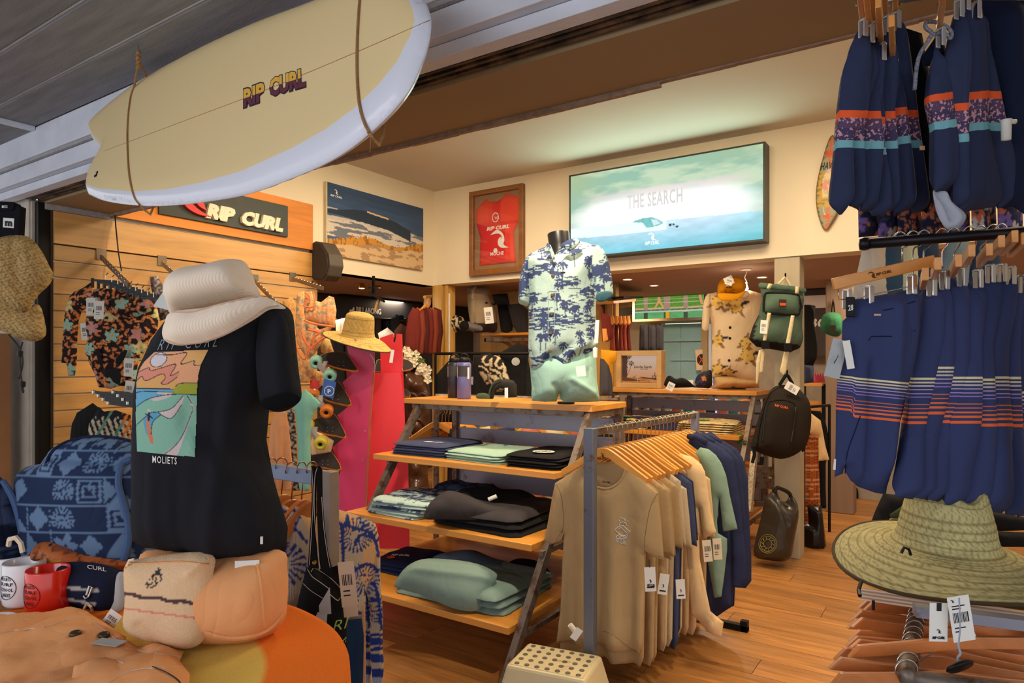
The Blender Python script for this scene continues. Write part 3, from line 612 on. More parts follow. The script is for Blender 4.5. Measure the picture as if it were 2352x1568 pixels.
def tag(parent,px,py,d,w=.03,h=.055,yaw=0,rot=0,name='price_tag',code=True,logo=False,col=(238,236,230)):
    """swing tag with a bar code and string, hanging in front of its garment"""
    fr = frv(px,py,d,yaw);a = math.radians(rot);fr = Fr(fr.O,fr.U*math.cos(a)+fr.V*math.sin(a),fr.V*math.cos(a)-fr.U*math.sin(a))
    m = M('tag_card_%d_%d' % (col[0],col[2]),col,.5,bump=0,var=.02);t = B().fbox(fr,-w/2,w/2,-h,0,0,.0012).mk(name,m,parent)
    par2 = t if parent.parent is None else parent
    b = B()
    if code:
        x = -w*.32
        while x < w*.3: k = w*(.02+.05*random.random());b.fbox(fr,x,x+k,-h*.52,-h*.28,.0012,.0016);x += k+w*.05
        for i in range(2): b.fbox(fr,-w*.32,w*.1,-h*(.66+.1*i),-h*(.63+.1*i),.0012,.0016)
    if logo: b.prism(fr,[(-w*.1,-h*.72),(w*.12,-h*.6),(w*.02,-h*.5),(-w*.12,-h*.52),(w*.0,-h*.58),(-w*.02,-h*.66)],.0012,.0016);b.fbox(fr,-w*.33,w*.33,-h*.86,-h*.79,.0012,.0016)
    if b.v: b.mk('tag_print',M('black_ink',(25,25,28),.6,bump=0,var=0),par2)
    return t
def surflogo(fr,u,v,s,mat,parent,n=0,th=.001,base=None,name='wave_emblem'):
    """curling wave emblem"""
    o = spl([(-.5,.28),(-.1,.5),(.25,.30),(.36,-.02),(.30,-.22),(.42,-.33),(.62,-.42)],5);i = spl([(.62,-.42),(.2,-.40),(.0,-.26),(-.03,-.02),(.12,.14),(.2,.02),(.14,.24),(-.1,.32),(-.5,.28)],5)
    p = [(u+x*s,v+y*s) for x,y in o+i[1:-1]]
    if base is None: return B().prism(fr,p,n,n+th).mk(name,mat,parent)
    from mathutils.geometry import tessellate_polygon
    X,Y = proj(fr.w([q[0] for q in p],[q[1] for q in p]));V = onpx(base,list(zip(X,Y)),.003);F = [tuple(t) for t in tessellate_polygon([[Vector((a,b,0)) for a,b in p]])];return mk(name,V,F,mat,parent,smooth=False)
INK = M('black_ink',(25,25,28),.6,bump=0,var=0);WPR = M('white_print',(225,225,222),.6,bump=0,var=0)
m_steel = M('chrome_wire',(190,185,178),.25,.95,bump=0,var=0)
# ------------------------------------------------------------------ surfboard under the awning
fr = Fr(P(600,211,2.13),np.array([1,-.06,.012]),np.array([.0,.33,.94]))
out = [(206,289)]+spl([(206,289),(238,255),(306,200),(366,163),(476,105),(595,51),(731,0),(840,-42),(920,-46),(969,-6),(986,28),(990,56),(985,95),(972,136),(945,197),(904,252),(846,308),(780,357),(700,397),(578,443),(480,462),(400,471),(323,472),(245,462),(204,446)],5)+[(200,437),(205,412),(215,385),(236,348),(215,322),(204,298)]
def pb(c):
    s = np.array([fr.px(x,y) for x,y in [(212,292),(245,258),(310,206),(370,169),(480,112),(600,58),(735,8),(840,-26),(905,-28),(945,0),(962,35),(967,62),(958,100),(930,160),(890,212),(835,265),(770,312),(690,355),(575,405),(480,430),(400,444),(320,448),(240,440),(205,428),(212,405),(224,380),(243,348),(224,322),(212,300)]])
    m = inpoly(c.U,c.V,s);d = dline(c.U,c.V,s,True)*np.where(m,1,-1);return np.repeat((.5+d*2).clip(0,1)[:,None],3,1)
sb = thing('surfboard','cream and white swallow-tail surfboard hung on twine under the grey awning boards','surfboard',fr.O)
deck = pillow('board_body',out,fr,.032,VR('surfboard_resin',[(0,(222,226,240)),(.5,(238,214,160))],.3,1,0,coat=.3,cr=0),sb,res=.0068,w=.11,back=1.0,paint=pb,power=2.4)
B().tube(onpx(deck,spl([(239,347),(420,279),(600,211),(800,128),(988,46)],10),.0002),.0016,4).mk('stringer',M('stringer_wood',(170,128,96),.5),sb)
# lettering with two-tone fill
lg = M('logo_yellow',(232,180,70),.5,bump=0,var=0);lp = M('logo_plum',(104,50,66),.5,bump=0,var=0);ld = M('logo_outline',(50,42,60),.5,bump=0,var=0)
for s_,a,b_ in (('RIP',(558,246),(609,228)),('CURL',(618,221),(703,196))):
    text(s_,fr,a,b_,43 if s_ == 'RIP' else 42,ld,sb,base=deck,bold=.085,off=.004,name='logo_outline',upv=(.0,-1))
    text(s_,fr,(a[0]+1,a[1]-1),(b_[0]-1,b_[1]-1),39,lg,sb,base=deck,bold=.05,off=.0055,name='logo_lettering')
for s_,a,b_ in (('RIP',(558,246),(609,228)),('CURL',(618,221),(703,196))):   # plum lower halves: same glyphs cut at mid height
    o = text(s_,fr,(a[0]+1,a[1]-1),(b_[0]-1,b_[1]-1),39,lp,sb,base=deck,bold=.05,off=.0065,name='logo_lettering');import bmesh
    bm = bmesh.new();bm.from_mesh(o.data);u0,v0 = fr.px(a[0],a[1]-20);u1,v1 = fr.px(b_[0],b_[1]-20);tv = np.array([u1-u0,v1-v0]);nv = np.array([-tv[1],tv[0]]);nv /= np.linalg.norm(nv)
    nw = fr.U*nv[0]+fr.V*nv[1];co = onpx(deck,[(a[0]+20,a[1]-26)],.006)[0]-WL[sb.name];bmesh.ops.bisect_plane(bm,geom=bm.verts[:]+bm.edges[:]+bm.faces[:],plane_co=co,plane_no=nw,clear_outer=True);bm.to_mesh(o.data);bm.free()
q = onpx(deck,[(221,400)],.002)[0];B().fbox(Fr(q,fr.U,fr.V),-.011,.011,-.013,.013,-.004,.003).mk('leash_plug',m_dark,sb,bevel=.004);B().fbox(Fr(q,fr.U,fr.V),-.004,.005,-.004,.005,.003,.004).mk('plug_pin',WPR,sb)
q = onpx(deck,[(262,455)],.001)[0];B().fbox(Fr(q,fr.U,fr.V),-.009,.009,-.007,.007,0,.001).mk('size_sticker',M('white_plastic'),sb)
m_tw = M('jute_twine',(166,124,80),.95,var=.25,sc=60,bump=1,bsc=400)
tw = thing('twine_loop','brown jute twine looped round the tail of the surfboard and its ceiling hook','rope',P(318,110,2.69))
hk = np.array(P(318,112,2.66));hk[2] = 2.75
pts = onpx(deck,spl([(308,200),(300,225),(294,275),(293,330),(297,400),(308,450),(322,471)],6),.005)
B().tube(spl([hk+[0,0,-.07]]+list(pts)+[pts[-1]+np.array([0,.05,.01]),pts[0]+np.array([.02,.06,-.03]),hk+[.01,0,-.07]],3),.0042,6).mk('loop',m_tw,tw)
B().tube([hk+[.004*math.sin(i*2.1),.004*math.cos(i*2.1),-.03-i*.006] for i in range(12)],.008,7).mk('knot',m_tw,tw)
B().tube([hk+[0,0,0],hk+[0,0,-.02],hk+[.012,0,-.028],hk+[.012,0,-.042],hk+[0,0,-.05],hk+[-.012,0,-.04]],.0025,6).mk('hook',m_steel,tw)
tw = thing('twine_loop','brown jute twine looped round the nose end of the surfboard','rope',P(822,0,2.0))
pts = onpx(deck,spl([(829,-36),(826,0),(821,80),(820,160),(824,230),(834,275),(848,304)],6),.005);q0 = np.array([pts[0][0]-.02,pts[0][1]+.05,2.75])
B().tube(spl([q0]+list(pts)+[pts[-1]+np.array([0,.05,.01]),pts[0]+np.array([.02,.07,-.02]),q0+[.01,0,0]],3),.0042,6).mk('loop',m_tw,tw)
B().tube([pts[-1]+np.array([0,0,0]),pts[-1]+np.array([.006,0,-.02]),pts[-1]+np.array([.002,0,-.05])],.001,5).mk('frayed_end',m_tw,tw)
# ------------------------------------------------------------------ display table with its round towel
TC = CAM*[1,1,0]+FW*1.35+RT*(-.97);TZ = .82
tb = thing('display_table','round display table under the towel at lower left','table',(TC[0],TC[1],0))
B().lathe([(.60,TZ-.035),(.60,TZ-.008)],TC,48).mk('table_top',m_shelf,tb)
for k in range(4): a = k*PI/2+.4;B().beam((TC[0]+.3*math.cos(a),TC[1]+.3*math.sin(a),TZ-.035),(TC[0]+.42*math.cos(a),TC[1]+.42*math.sin(a),0),.045,.045).mk('leg',m_shelf,tb)
NR,NA = 40,180;V = [];Fq = [];colr = []
for i in range(NR+16):
    for k in range(NA):
        a = 2*PI*k/NA
        if i <= NR: r = .627*i/NR;zz = TZ+.003*(vnoise(r*math.cos(a)*9,r*math.sin(a)*9,4));rr = r
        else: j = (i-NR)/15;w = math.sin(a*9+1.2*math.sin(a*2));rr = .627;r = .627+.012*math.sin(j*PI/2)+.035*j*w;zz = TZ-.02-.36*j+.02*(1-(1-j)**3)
        V.append((TC[0]+r*math.cos(a),TC[1]+r*math.sin(a),zz))
        f = vnoise(a*3,rr*20,8)*.012
        rg = rr+(i-NR)/15*.36 if i > NR else rr
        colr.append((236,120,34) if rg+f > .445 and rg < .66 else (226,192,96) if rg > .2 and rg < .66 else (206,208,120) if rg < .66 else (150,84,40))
for i in range(NR+15):
    for k in range(NA): q = (k+1) % NA;Fq.append((i*NA+k,i*NA+q,(i+1)*NA+q,(i+1)*NA+k))
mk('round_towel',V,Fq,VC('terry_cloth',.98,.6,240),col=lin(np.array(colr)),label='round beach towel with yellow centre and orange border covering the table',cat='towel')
Fq = None
# ------------------------------------------------------------------ mannequin in the black printed tee
ts = thing('mannequin','half-body mannequin wearing the black tee at lower left','mannequin',P(480,1420,1.75)*[1,1,0]+[0,0,TZ])
fm = frv(480,1000,1.68,8)
B().lathe([(.001,0),(.09,.0),(.09,.012),(.02,.02),(.018,.3),(.001,.3)],P(480,1420,1.75)*[1,1,0]+[0,0,TZ+.004],32).mk('stand',m_dark,ts)
B().lathe([(.055,-.05),(.052,.05),(.05,.055),(.001,.055)],P(500,690,1.73),24).mk('neck',M('black_mannequin_skin',(30,30,32),.35,bump=0),ts)
tee = thing('black_tshirt','black t-shirt with a sunset wave print, reading MOLIETS','t-shirt',P(480,1280,1.68))
mb = fab('black_jersey',(30,32,38)); 
def wt(c):
    w = wrk(.008,5,2.2,4)(c);w += ridge(c,(.72,.75),(.55,.05),.05,.012)+ridge(c,(.86,.35),(.45,.55),.05,-.012)+ridge(c,(.95,.22),(.5,.45),.05,.010)+ridge(c,(.25,.4),(.22,0),.035,.008)+ridge(c,(.4,.35),(.38,0),.03,-.006)
    return w
body = pillow('shirt_body',[(420,700),(385,728),(347,780),(316,851),(306,900),(302,1010),(300,1193),(304,1242),(330,1257),(388,1264),(504,1284),(582,1284),(657,1262),(661,1212),(645,1154),(621,1076),(612,1010),(618,940),(640,900),(668,800),(668,730),(646,697),(600,688),(540,682),(480,684)],fm,.135,mb,tee,wr=wt,res=.011)
fs = frv(640,820,1.60,25)
slv = pillow('sleeve',spl([(602,712),(628,693),(655,702),(673,724),(680,790),(686,850),(693,905),(685,925),(660,942),(629,945),(600,928),(590,870),(588,790)],3,True),fs,.055,mb,tee,res=.009,wr=wrk(.006,9,4,9),back=1)
B().tube(spl([*onpx(slv,[(606,915),(628,925),(655,925),(680,908)],.001)],5),.004,6).mk('sleeve_hem',mb,tee)
pillow('opening_shade',spl(Zp(2,[(1752,1400),(1800,1362),(1890,1338),(1985,1335),(2028,1372),(1985,1412),(1880,1440),(1800,1438)]),4,True),frv(640,925,1.535,25),.004,fab('sleeve_shade',(14,15,17)),tee,res=.008)  # dark sheet: the shade inside the sleeve put into its colour
def art(c):
    X = (c.PX-280)/.1914;Y = (c.PY-780)/.1914;col = pal(c,(232,170,128));put(col,(X > 520) & (Y < 300) & inpoly(X,Y,spl([(540,150),(780,150),(700,290),(870,250),(860,300),(950,310),(1100,100),(600,90)],5)),(228,178,112))
    put(col,inpoly(X,Y,spl([(190,390),(320,335),(350,370),(500,330),(650,295),(580,430),(680,385),(660,450),(500,535),(470,500),(520,430),(470,410),(290,490),(240,440),(180,490)],4,True)),(222,144,122))
    put(col,inpoly(X,Y,[(100,520)]+spl([(180,485),(250,440),(290,490),(480,410),(520,460),(470,520),(540,530),(660,450),(640,560)],5)+[(620,590),(100,590)]),(222,170,104))
    put(col,((X-440)/100)**2+((Y-240)/88)**2+.4*(X-440)*(Y-240)/8800 < 1,(214,208,214))
    sea = Y > 580+(X-170)*.02;put(col,sea,(104,172,206));put(col,sea & (Y > np.interp(X,[160,330,600,750,950],[810,705,655,655,660])),(134,186,166))
    put(col,inpoly(X,Y,spl([(590,655),(650,560),(760,518),(1000,520)],6)+[(1000,662)]),(160,168,62))
    for p in ([(345,705),(440,685),(600,655),(540,700),(400,735)],[(420,630),(610,630),(560,655),(450,650)],[(440,870),(600,820),(735,670),(715,780),(600,940),(480,905)],[(780,668),(850,760),(840,900),(740,1180),(650,1400),(500,1385),(560,1320),(690,1210),(760,1050),(830,880),(820,740)]):
        put(col,inpoly(X,Y,spl(p,5,True)),(208,194,192))
    put(col,inpoly(X,Y,spl([(310,900),(400,870),(460,895),(380,980),(350,1100),(300,1140),(262,1000),(270,930)],5,True)),(92,160,196))
    put(col,inpoly(X,Y,spl([(290,950),(330,990),(378,1220),(350,1245),(310,1130)],5,True)),(206,128,96))
    put(col,(np.hypot((X-322)/20,(Y-850)/22) < 1),(200,190,186));put(col,dline(X,Y,[(322,880),(322,965)]) < 12,(40,42,60));put(col,dline(X,Y,[(280,890),(320,900),(370,945)]) < 6,(40,42,60))
    L = [[(190,390),(320,335),(350,370),(500,330),(650,295),(580,430),(680,385)],[(180,490),(240,440),(290,490),(480,410),(520,460),(470,520),(540,530),(660,450)],[(420,180),(600,180),(780,158),(705,290),(870,252),(860,300),(950,305)],[(165,582),(620,592)],[(165,640),(260,620),(620,630)],[(165,810),(330,705),(600,655),(920,662)],
         [(165,1035),(330,885),(440,865),(600,820),(735,670)],[(640,560),(720,520),(1000,520)],[(440,870),(480,905),(600,940),(715,780)],[(350,1130),(370,990),(460,905)],[(500,1385),(690,1210),(830,900),(840,800)],[(780,668),(840,760)]]
    for p in L: put(col,dline(X,Y,spl(p,5)) < 5,(58,52,60))
    t = np.linspace(0,6.3,24);put(col,dline(X,Y,[(440+100*math.cos(a)-18*math.sin(a)*.5,240+86*math.sin(a)-18*math.cos(a)) for a in t]) < 5,(92,72,72))
    return col
aq = [(303,806),(482,800),(482,1054),(312,1036)]
outl = spl([(354,808),(480,802)],2)+[(478,806),(462,838),(456,862),(453,900),(452,960),(448,1050),(314,1038),(311,960),(312,880),(318,850),(330,830)]
decal('printed_graphic',body,aq,125,180,art,VC('screen_print',.8,.1),tee,.002,mask=lambda c: inpoly(c.PX,c.PY,outl))
text('MOLIETS',fm,(350,1062),(406,1066),16,WPR,tee,base=body,bold=.01,name='print_lettering',sp=1.2)
text('RIP CURL',fm,(361,804),(497,796),24,M('faded_print',(150,160,168),.7,bump=0),tee,base=body,bold=-.012,name='print_lettering',sp=1.5,sh=.4)
q = onpx(body,[(601,1240)],.002)[0];B().fbox(Fr(q,fm.U,fm.V),-.003,.003,-.009,.009,0,.002).mk('hem_label',WPR,tee)
# bucket hat
m_cord = ribmat('cream_corduroy',(240,224,204),190,0,strength=.25)
hat = thing('bucket_hat','cream corduroy bucket hat tilted on the mannequin\'s neck','hat',P(500,690,1.6));fh = frv(490,690,1.56,5)
cr = pillow('crown',spl([(381,640),(408,617),(459,606),(520,594),(556,598),(575,620),(586,650),(596,684),(540,692),(470,708),(398,722),(384,700),(375,660)],4,True),fh,.085,m_cord,hat,wr=lambda c: wrk(.006,7,6,12)(c)+ridge(c,(.75,.95),(.95,.25),.05,-.008)+ridge(c,(.3,.9),(.85,.98),.05,-.006),res=.008)
br = pillow('brim',spl([(394,716),(377,742),(372,766),(381,784),(408,793),(440,791),(476,785),(527,765),(578,733),(612,708),(643,706),(636,696),(595,678),(540,688),(470,706)],4,True),fh.shift(.055),.03,m_cord,hat,wr=lambda c: wrk(.004,8,8,2)(c)-.045*np.clip((c.A-.55)/.45,0,1)**1.3,res=.008,back=.3)
B().tube(onpx(br,spl([(381,780),(408,789),(440,788),(476,781),(527,761),(578,729),(612,707),(640,703)],5),.001),.0022,5).mk('brim_stitching',fab('tan_thread',(206,178,158)),hat)
B().tube(onpx(br,spl([(396,716),(440,716),(500,700),(560,686),(590,681)],5),.002),.002,5).mk('crown_seam',fab('tan_thread'),hat)
B().prism(frv(372,690,1.62,-15),[frv(372,690,1.62,-15).px(*p) for p in Zp(2,[(1100,650),(1165,700),(1165,775),(1035,745)])],0,.001).mk('clear_tag',M('frosted_card',(186,190,188),.4,bump=0),hat)
# peach shorts on the mannequin
m_pch = fab('peach_linen',(232,166,112))
ps = thing('peach_shorts','peach linen shorts worn by the mannequin under the black tee','shorts',P(500,1480,1.62))
sh = pillow('shorts_body',spl([(336,1264),(480,1272),(640,1262),(660,1310),(660,1380),(652,1425),(618,1462),(560,1478),(500,1478),(440,1470),(380,1445),(330,1400),(318,1320)],4,True),frv(490,1370,1.66,5),.115,m_pch,ps,wr=wrk(.009,6,4,21),res=.011)
B().tube(onpx(sh,spl([(470,1452),(520,1464),(570,1462),(615,1446),(648,1412)],5),.003),.006,6).mk('cuff',m_pch,ps)
B().tube(onpx(sh,spl([(590,1290),(600,1350),(606,1440)],5),.0),.003,6).mk('side_seam',m_pch,ps)
q = onpx(sh,[(568,1294)],.004)[0];B().fbox(Fr(q,fm.U,fm.V),-.028,.028,-.012,.008,0,.002).mk('white_label',WPR,ps)
# ------------------------------------------------------------------ things on the table
def on_table(py): return (1.5-TZ)*FPX/(py-HOR)
def pbag(c):
    col = pal(c,(238,202,160));y = c.PY-(c.PX-285)*.135;put(col,(np.abs(y-1364-2*np.sin(c.PX*.1)) < 4.5) & (c.PX < 456),(92,70,72));put(col,(np.abs(y-1397) < 2.2) & (c.PX < 448),(232,140,120));put(col,(np.abs(y-1397) < 3) & (c.PX > 446),(92,70,72))
    tri = inpoly(c.PX,c.PY,[(327,1348),(365,1300),(371,1310),(372,1332),(352,1350)]);put(col,tri & (fbm(c.PX*.22,c.PY*.3,4,2) > .52),(62,56,58));return col
pb_ = thing('peach_pouch','peach drawstring pouch with a dark stripe leaning against the mannequin','pouch',P(385,1470,1.60)*[1,1,0]+[0,0,TZ])
po = pillow('pouch_body',spl([(287,1300),(310,1285),(407,1270),(470,1268),(494,1282),(489,1321),(481,1406),(466,1470),(427,1490),(368,1480),(310,1464),(283,1437),(286,1387),(284,1330)],4,True),frv(385,1390,1.575,0,12),.045,VC('terry_cloth'),pb_,paint=pbag,res=.004,wr=lambda c: wrk(.006,9,9,8)(c)+ridge(c,(.3,.25),(.5,0),.06,-.008)+ridge(c,(.8,.8),(.95,.95),.05,.006))
B().tube(onpx(po,spl([(288,1305),(295,1292),(312,1294),(360,1292),(420,1290),(480,1296)],5),.002),.002,5).mk('hem_seam',m_pch,pb_)
B().tube(list(onpx(po,[(291,1300)],.004))+[P(297,1286,1.57),P(308,1284,1.57)],.003,6).mk('cord_loop',fab('cream_cord',(230,214,190)),pb_)
def mug(px,py,rgb,lab,name,ink=None,r=.052,h=.118,handle=180):
    d = on_table(py)+.05;c = P(px,py,d)*[1,1,0]+[0,0,TZ+.004];t = thing('mug',lab,'mug',c);m = M(name,rgb,.18,var=.02,bump=0,coat=.5,spec=.5)
    B().lathe([(.001,0),(r*.85,0),(r*.97,.008),(r,.02),(r,h-.004),(r-.002,h),(r-.005,h-.003),(r-.006,.012),(.001,.010)],c,48,cap=False).mk('mug_body',m,t,smooth=True)
    a = math.radians(handle);e = RT*math.cos(a)+FW*math.sin(a)
    B().tube([c+e*(r-.002)+[0,0,h*.8],c+e*(r+.025)+[0,0,h*.82],c+e*(r+.034)+[0,0,h*.55],c+e*(r+.022)+[0,0,h*.25],c+e*(r-.002)+[0,0,h*.22]],.006,8).mk('handle',m,t,smooth=True)
    if ink:
        b = B();R = r+.0008;base = -FW; 
        for i,s_ in enumerate(('MOLIETS','SURF','SCHOOL','LANDES')):
            cu = bpy.data.curves.new('f','FONT');cu.body = s_;cu.size = 1;cu.offset = .02;cu.resolution_u = 1;ob = bpy.data.objects.new('f',cu);COL.objects.link(ob);bpy.context.view_layer.update();me = bpy.data.meshes.new_from_object(ob)
            V = np.array([v.co[:] for v in me.vertices]);F = [tuple(p.vertices) for p in me.polygons];bpy.data.objects.remove(ob);bpy.data.curves.remove(cu)
            wd = (.034,.046,.046,.030)[i];x = (V[:,0]-V[:,0].min())/np.ptp(V[:,0])*wd-wd/2;y = V[:,1]*.013+h*.66-i*.0145;th = x/R-.30
            P3 = c+np.outer(np.cos(th)*R,-FW)+np.outer(np.sin(th)*R,RT)+np.outer(y,UP);b.add(P3,F)
        tt = np.linspace(0,2*PI,40);th = np.cos(tt)*.030/R-.30;b.tube(c+np.outer(np.cos(th)*R,-FW)+np.outer(np.sin(th)*R,RT)+np.outer(h*.5+np.sin(tt)*.032,UP),.0009,4,closed=True)
        b.mk('printed_badge',ink,t)
mug(22,1385,(226,226,230),'white mug half hidden behind the lettered white mug','white_ceramic',handle=150)
mug(56,1403,(232,232,238),'white mug with a round black surf badge left of the red mug','white_ceramic',INK,handle=100)
mug(110,1424,(214,34,20),'glossy red mug with a round dark badge','red_ceramic',M('dark_red_print',(96,12,10),.5,bump=0),handle=60)
# pencil case
pc = thing('pencil_case','navy and grey zipped pencil case behind the red mug','case',P(210,1400,1.85)*[1,1,0]+[0,0,TZ]);m_nv = fab('navy_canvas',(28,36,62))
def pcs(c):
    col = pal(c,(26,34,60));put(col,(c.PY-(c.PX-160)*.10 > 1346) & (c.PY-(c.PX-160)*.10 < 1353) & (c.PX < 226),(190,186,186));put(col,(c.PY-(c.PX-160)*.18 > 1374) & (c.PY-(c.PX-160)*.18 < 1380) & (c.PX < 220),(190,186,186));return col
cb = pillow('case_body',spl([(128,1312),(142,1293),(195,1290),(250,1300),(276,1316),(280,1360),(270,1398),(246,1412),(217,1406),(162,1390),(130,1372)],4,True),frv(205,1350,1.86,0,10),.05,VC(),pc,paint=pcs,res=.006,wr=wrk(.003,12,12,3))
pillow('grey_end',spl([(268,1320),(285,1318),(288,1370),(284,1398),(262,1412),(246,1412),(262,1380)],3,True),frv(270,1365,1.80,-20),.012,fab('grey_canvas',(176,176,176)),pc)
text('CURL',frv(205,1350,1.86,0,10),(200,1305),(244,1312),9,WPR,pc,base=cb,name='white_lettering')
B().tube(onpx(cb,[(198,1366),(205,1345),(212,1348),(203,1370),(196,1374),(192,1368)],.006),.0028,6).mk('carabiner',m_steel,pc)
B().tube(onpx(cb,[(194,1396),(200,1385),(208,1392),(215,1404)],.01),.004,6).mk('key_cord',fab('cream_cord'),pc)
tag(pc,268,1406,1.70,.035,.045,rot=-35)
# sea-lion toy
def psl(c):
    col = pal(c,(206,110,56));put(col,c.PX < 125,(196,112,62));put(col,(c.PY-(c.PX-100)*.12 < 1262) & (c.PX > 125),(150,84,60));put(col,(fbm(c.PX*.1,c.PY*.1,3) > .62),(120,66,48));put(col,(c.PY > 1285) & (c.PX > 88) & (c.PX < 140),(214,160,60));return col
sl = thing('sea_lion_toy','orange-brown rubber sea lion toy lying in front of the blue backpack','toy',P(190,1300,2.0)*[1,1,0]+[0,0,TZ])
sbd = pillow('toy_body',spl([(68,1280),(74,1262),(90,1247),(115,1242),(155,1251),(194,1268),(252,1272),(302,1280),(318,1296),(280,1308),(217,1308),(175,1305),(150,1306),(128,1318),(112,1316),(108,1296),(93,1290),(78,1290)],5,True),frv(190,1290,1.95,5),.04,VC('toy_rubber',.5,.5,120),sl,paint=psl,res=.005,wr=wrk(.003,20,20,5))
B().lathe([(.001,.004),(.003,.002),(.004,-.002)],onpx(sbd,[(114,1252)],.0)[0],8).mk('eye',INK,sl)
B().tube(onpx(sbd,[(72,1284),(82,1286),(92,1284)],.001),.0012,5).mk('mouth',INK,sl)
# backpacks with tribal print
bk = thing('printed_backpack','large navy backpack with pale blue island print behind the black tee','backpack',P(180,1310,2.05)*[1,1,0]+[0,0,TZ])
fb_ = frv(180,1150,2.06,-4,6)
bb = pillow('bag_body',spl([(50,1090),(60,1072),(105,1061),(118,1034),(155,1010),(217,999),(271,1003),(330,1020),(360,1080),(372,1200),(350,1318),(200,1325),(75,1318),(50,1240),(44,1160),(48,1120)],4,True),fb_,.12,VC(),bk,paint=tribal(),res=.0058,wr=lambda c: wrk(.010,4,4,13)(c)+ridge(c,(.25,.85),(.9,.8),.03,-.012))
B().tube(onpx(bb,spl([(300,1054),(278,1070),(272,1110),(282,1150),(294,1200),(294,1250),(284,1285)],6),.003),.010,8).mk('strap_edge',fab('mid_blue_binding',(74,98,140)),bk)
B().tube(onpx(bb,spl([(108,1062),(122,1036),(158,1014),(217,1003),(271,1007),(300,1014)],6),.0),.006,8).mk('top_piping',m_nv,bk)
bk = thing('printed_backpack','second navy printed backpack cut off by the left edge behind the mugs','backpack',P(0,1290,2.02)*[1,1,0]+[0,0,TZ])
bb = pillow('bag_body',spl([(-60,1110),(-10,1092),(12,1110),(28,1150),(44,1200),(56,1270),(54,1330),(-60,1330)],4,True),frv(0,1200,1.98,0,4),.10,VC(),bk,paint=tribal((26,36,60),(70,86,120),.06,8),res=.009,wr=wrk(.008,6,6,3))
B().tube(onpx(bb,spl([(8,1104),(30,1140),(46,1190),(58,1260),(62,1300)],5),.004),.009,8).mk('strap_edge',fab('mid_blue_binding'),bk)
B().tube([P(20,1252,1.9),P(22,1238,1.89),P(36,1234,1.88),P(48,1248,1.88),P(52,1268,1.88)],.007,6).mk('webbing_loop',fab('cream_cord'),bk)
# folded peach trousers, lower left
fp = frH(*(P(170,1500,.66*FPX/(1500-HOR))*[1,1,0]+[0,0,TZ+.012]),math.degrees(TH))
ft = thing('folded_trousers','folded peach linen trousers with dark buttons at the bottom left','trousers',fp.O)
def wf(c): return wrk(.022,9,7,31,.05)(c)+ridge(c,(.02,.8),(.35,.95),.03,.014)+ridge(c,(.45,.95),(.7,.55),.025,-.016)+ridge(c,(.55,.9),(.85,.75),.03,.014)+ridge(c,(.2,.6),(.3,.9),.025,-.012)+ridge(c,(.05,.55),(.5,.7),.04,.012)+ridge(c,(.1,.25),(.62,.5),.035,-.010)+ridge(c,(.3,.1),(.65,.35),.03,.010)
fo = pillow('trouser_body',[(-60,1425),(0,1432),(60,1428),(116,1422),(165,1408),(190,1402),(215,1426),(250,1445),(280,1464),(340,1480),(422,1494),(412,1518),(436,1548),(430,1700),(-60,1760)],fp,.03,m_pch,ft,wr=wf,res=.010,w=.07,back=.3)
fo2 = pillow('pocket_flap',[(170,1528),(240,1508),(285,1520),(300,1545),(250,1570),(160,1580)],fp.shift(.03),.014,m_pch,ft,res=.008,wr=wrk(.005,14,14,8),back=.2)
pillow('waistband',[(150,1420),(190,1398),(290,1462),(270,1476),(210,1450)],fp.shift(.022),.012,m_pch,ft,res=.008,wr=wrk(.003,20,20,8),back=.2)
for l_ in ([(0,1450),(100,1440),(190,1420),(270,1470)],[(172,1530),(240,1512),(284,1522)],[(290,1490),(360,1500),(415,1508)],[(240,1575),(300,1540),(420,1530)]): B().tube(onpx(fo,spl(l_,5),.001),.0018,5).mk('seam',fab('tan_thread'),ft)
for x,y in ((173,1455),(238,1458)):
    q = onpx(fo,[(x,y)],.004)[0];B().lathe([(.001,.006),(.009,.006),(.013,.003),(.013,-.004),(.001,-.004)],q,20).mk('button',M('horn_button',(58,46,24),.35,var=.3,sc=60,bump=0),ft,smooth=True)
fr_ = frH(*onpx(fo,[(250,1475)],.012)[0],20);B().fbox(fr_,-.035,.035,-.016,.016,0,.0012).mk('grey_tag',M('frosted_card'),ft)
B().tube(onpx(fo,spl([(350,1530),(385,1545),(410,1562),(420,1580)],5),.004),.0012,5).mk('tag_string',INK,ft)
pillow('white_pouch',spl([(-20,1412),(20,1405),(48,1414),(50,1430),(20,1436),(-20,1438)],3,True),frv(10,1425,1.70),.02,fab('white_cotton',(220,218,222)),wr=wrk(.004,20,20,3),label='crumpled white cotton pouch under the mugs at the left edge',cat='pouch')
# ------------------------------------------------------------------ left edge: hats on a stand, board, bag
hs = thing('hat_stand','dark metal hat stand cut off by the left edge','stand',P(-40,1000,2.7)*[1,1,0])
q = P(-40,700,2.7);B().tube([q*[1,1,0],q*[1,1,0]+[0,0,2.0]],.02,10).mk('pole',m_dark,hs);B().lathe([(.2,0),(.2,.02),(.02,.03)],q*[1,1,0],24).mk('base',m_dark,hs)
for py in (600,740): B().tube([P(-40,py,2.7),P(20,py-10,2.68)],.008,6).mk('peg',m_dark,hs)
def pstraw(base=(214,186,124),dark=(150,118,66),ring=24,zig=60,sw=1):
    def f(c):
        r = c.B*ring;k = np.floor(r);a = (c.A*zig+(r-k)*1.2*np.where(k % 2 < 1,1,-1)) % 1
        col = pal(c,base)*(.82+.3*vnoise(c.A*zig*1.5,r*2,3))[:,None];m = (a < .22);col[m] = col[m]*.45+lin(dark)*.5;m = (r-k) < .16;col[m] = col[m]*.4+lin(dark)*.5;return col
    return f
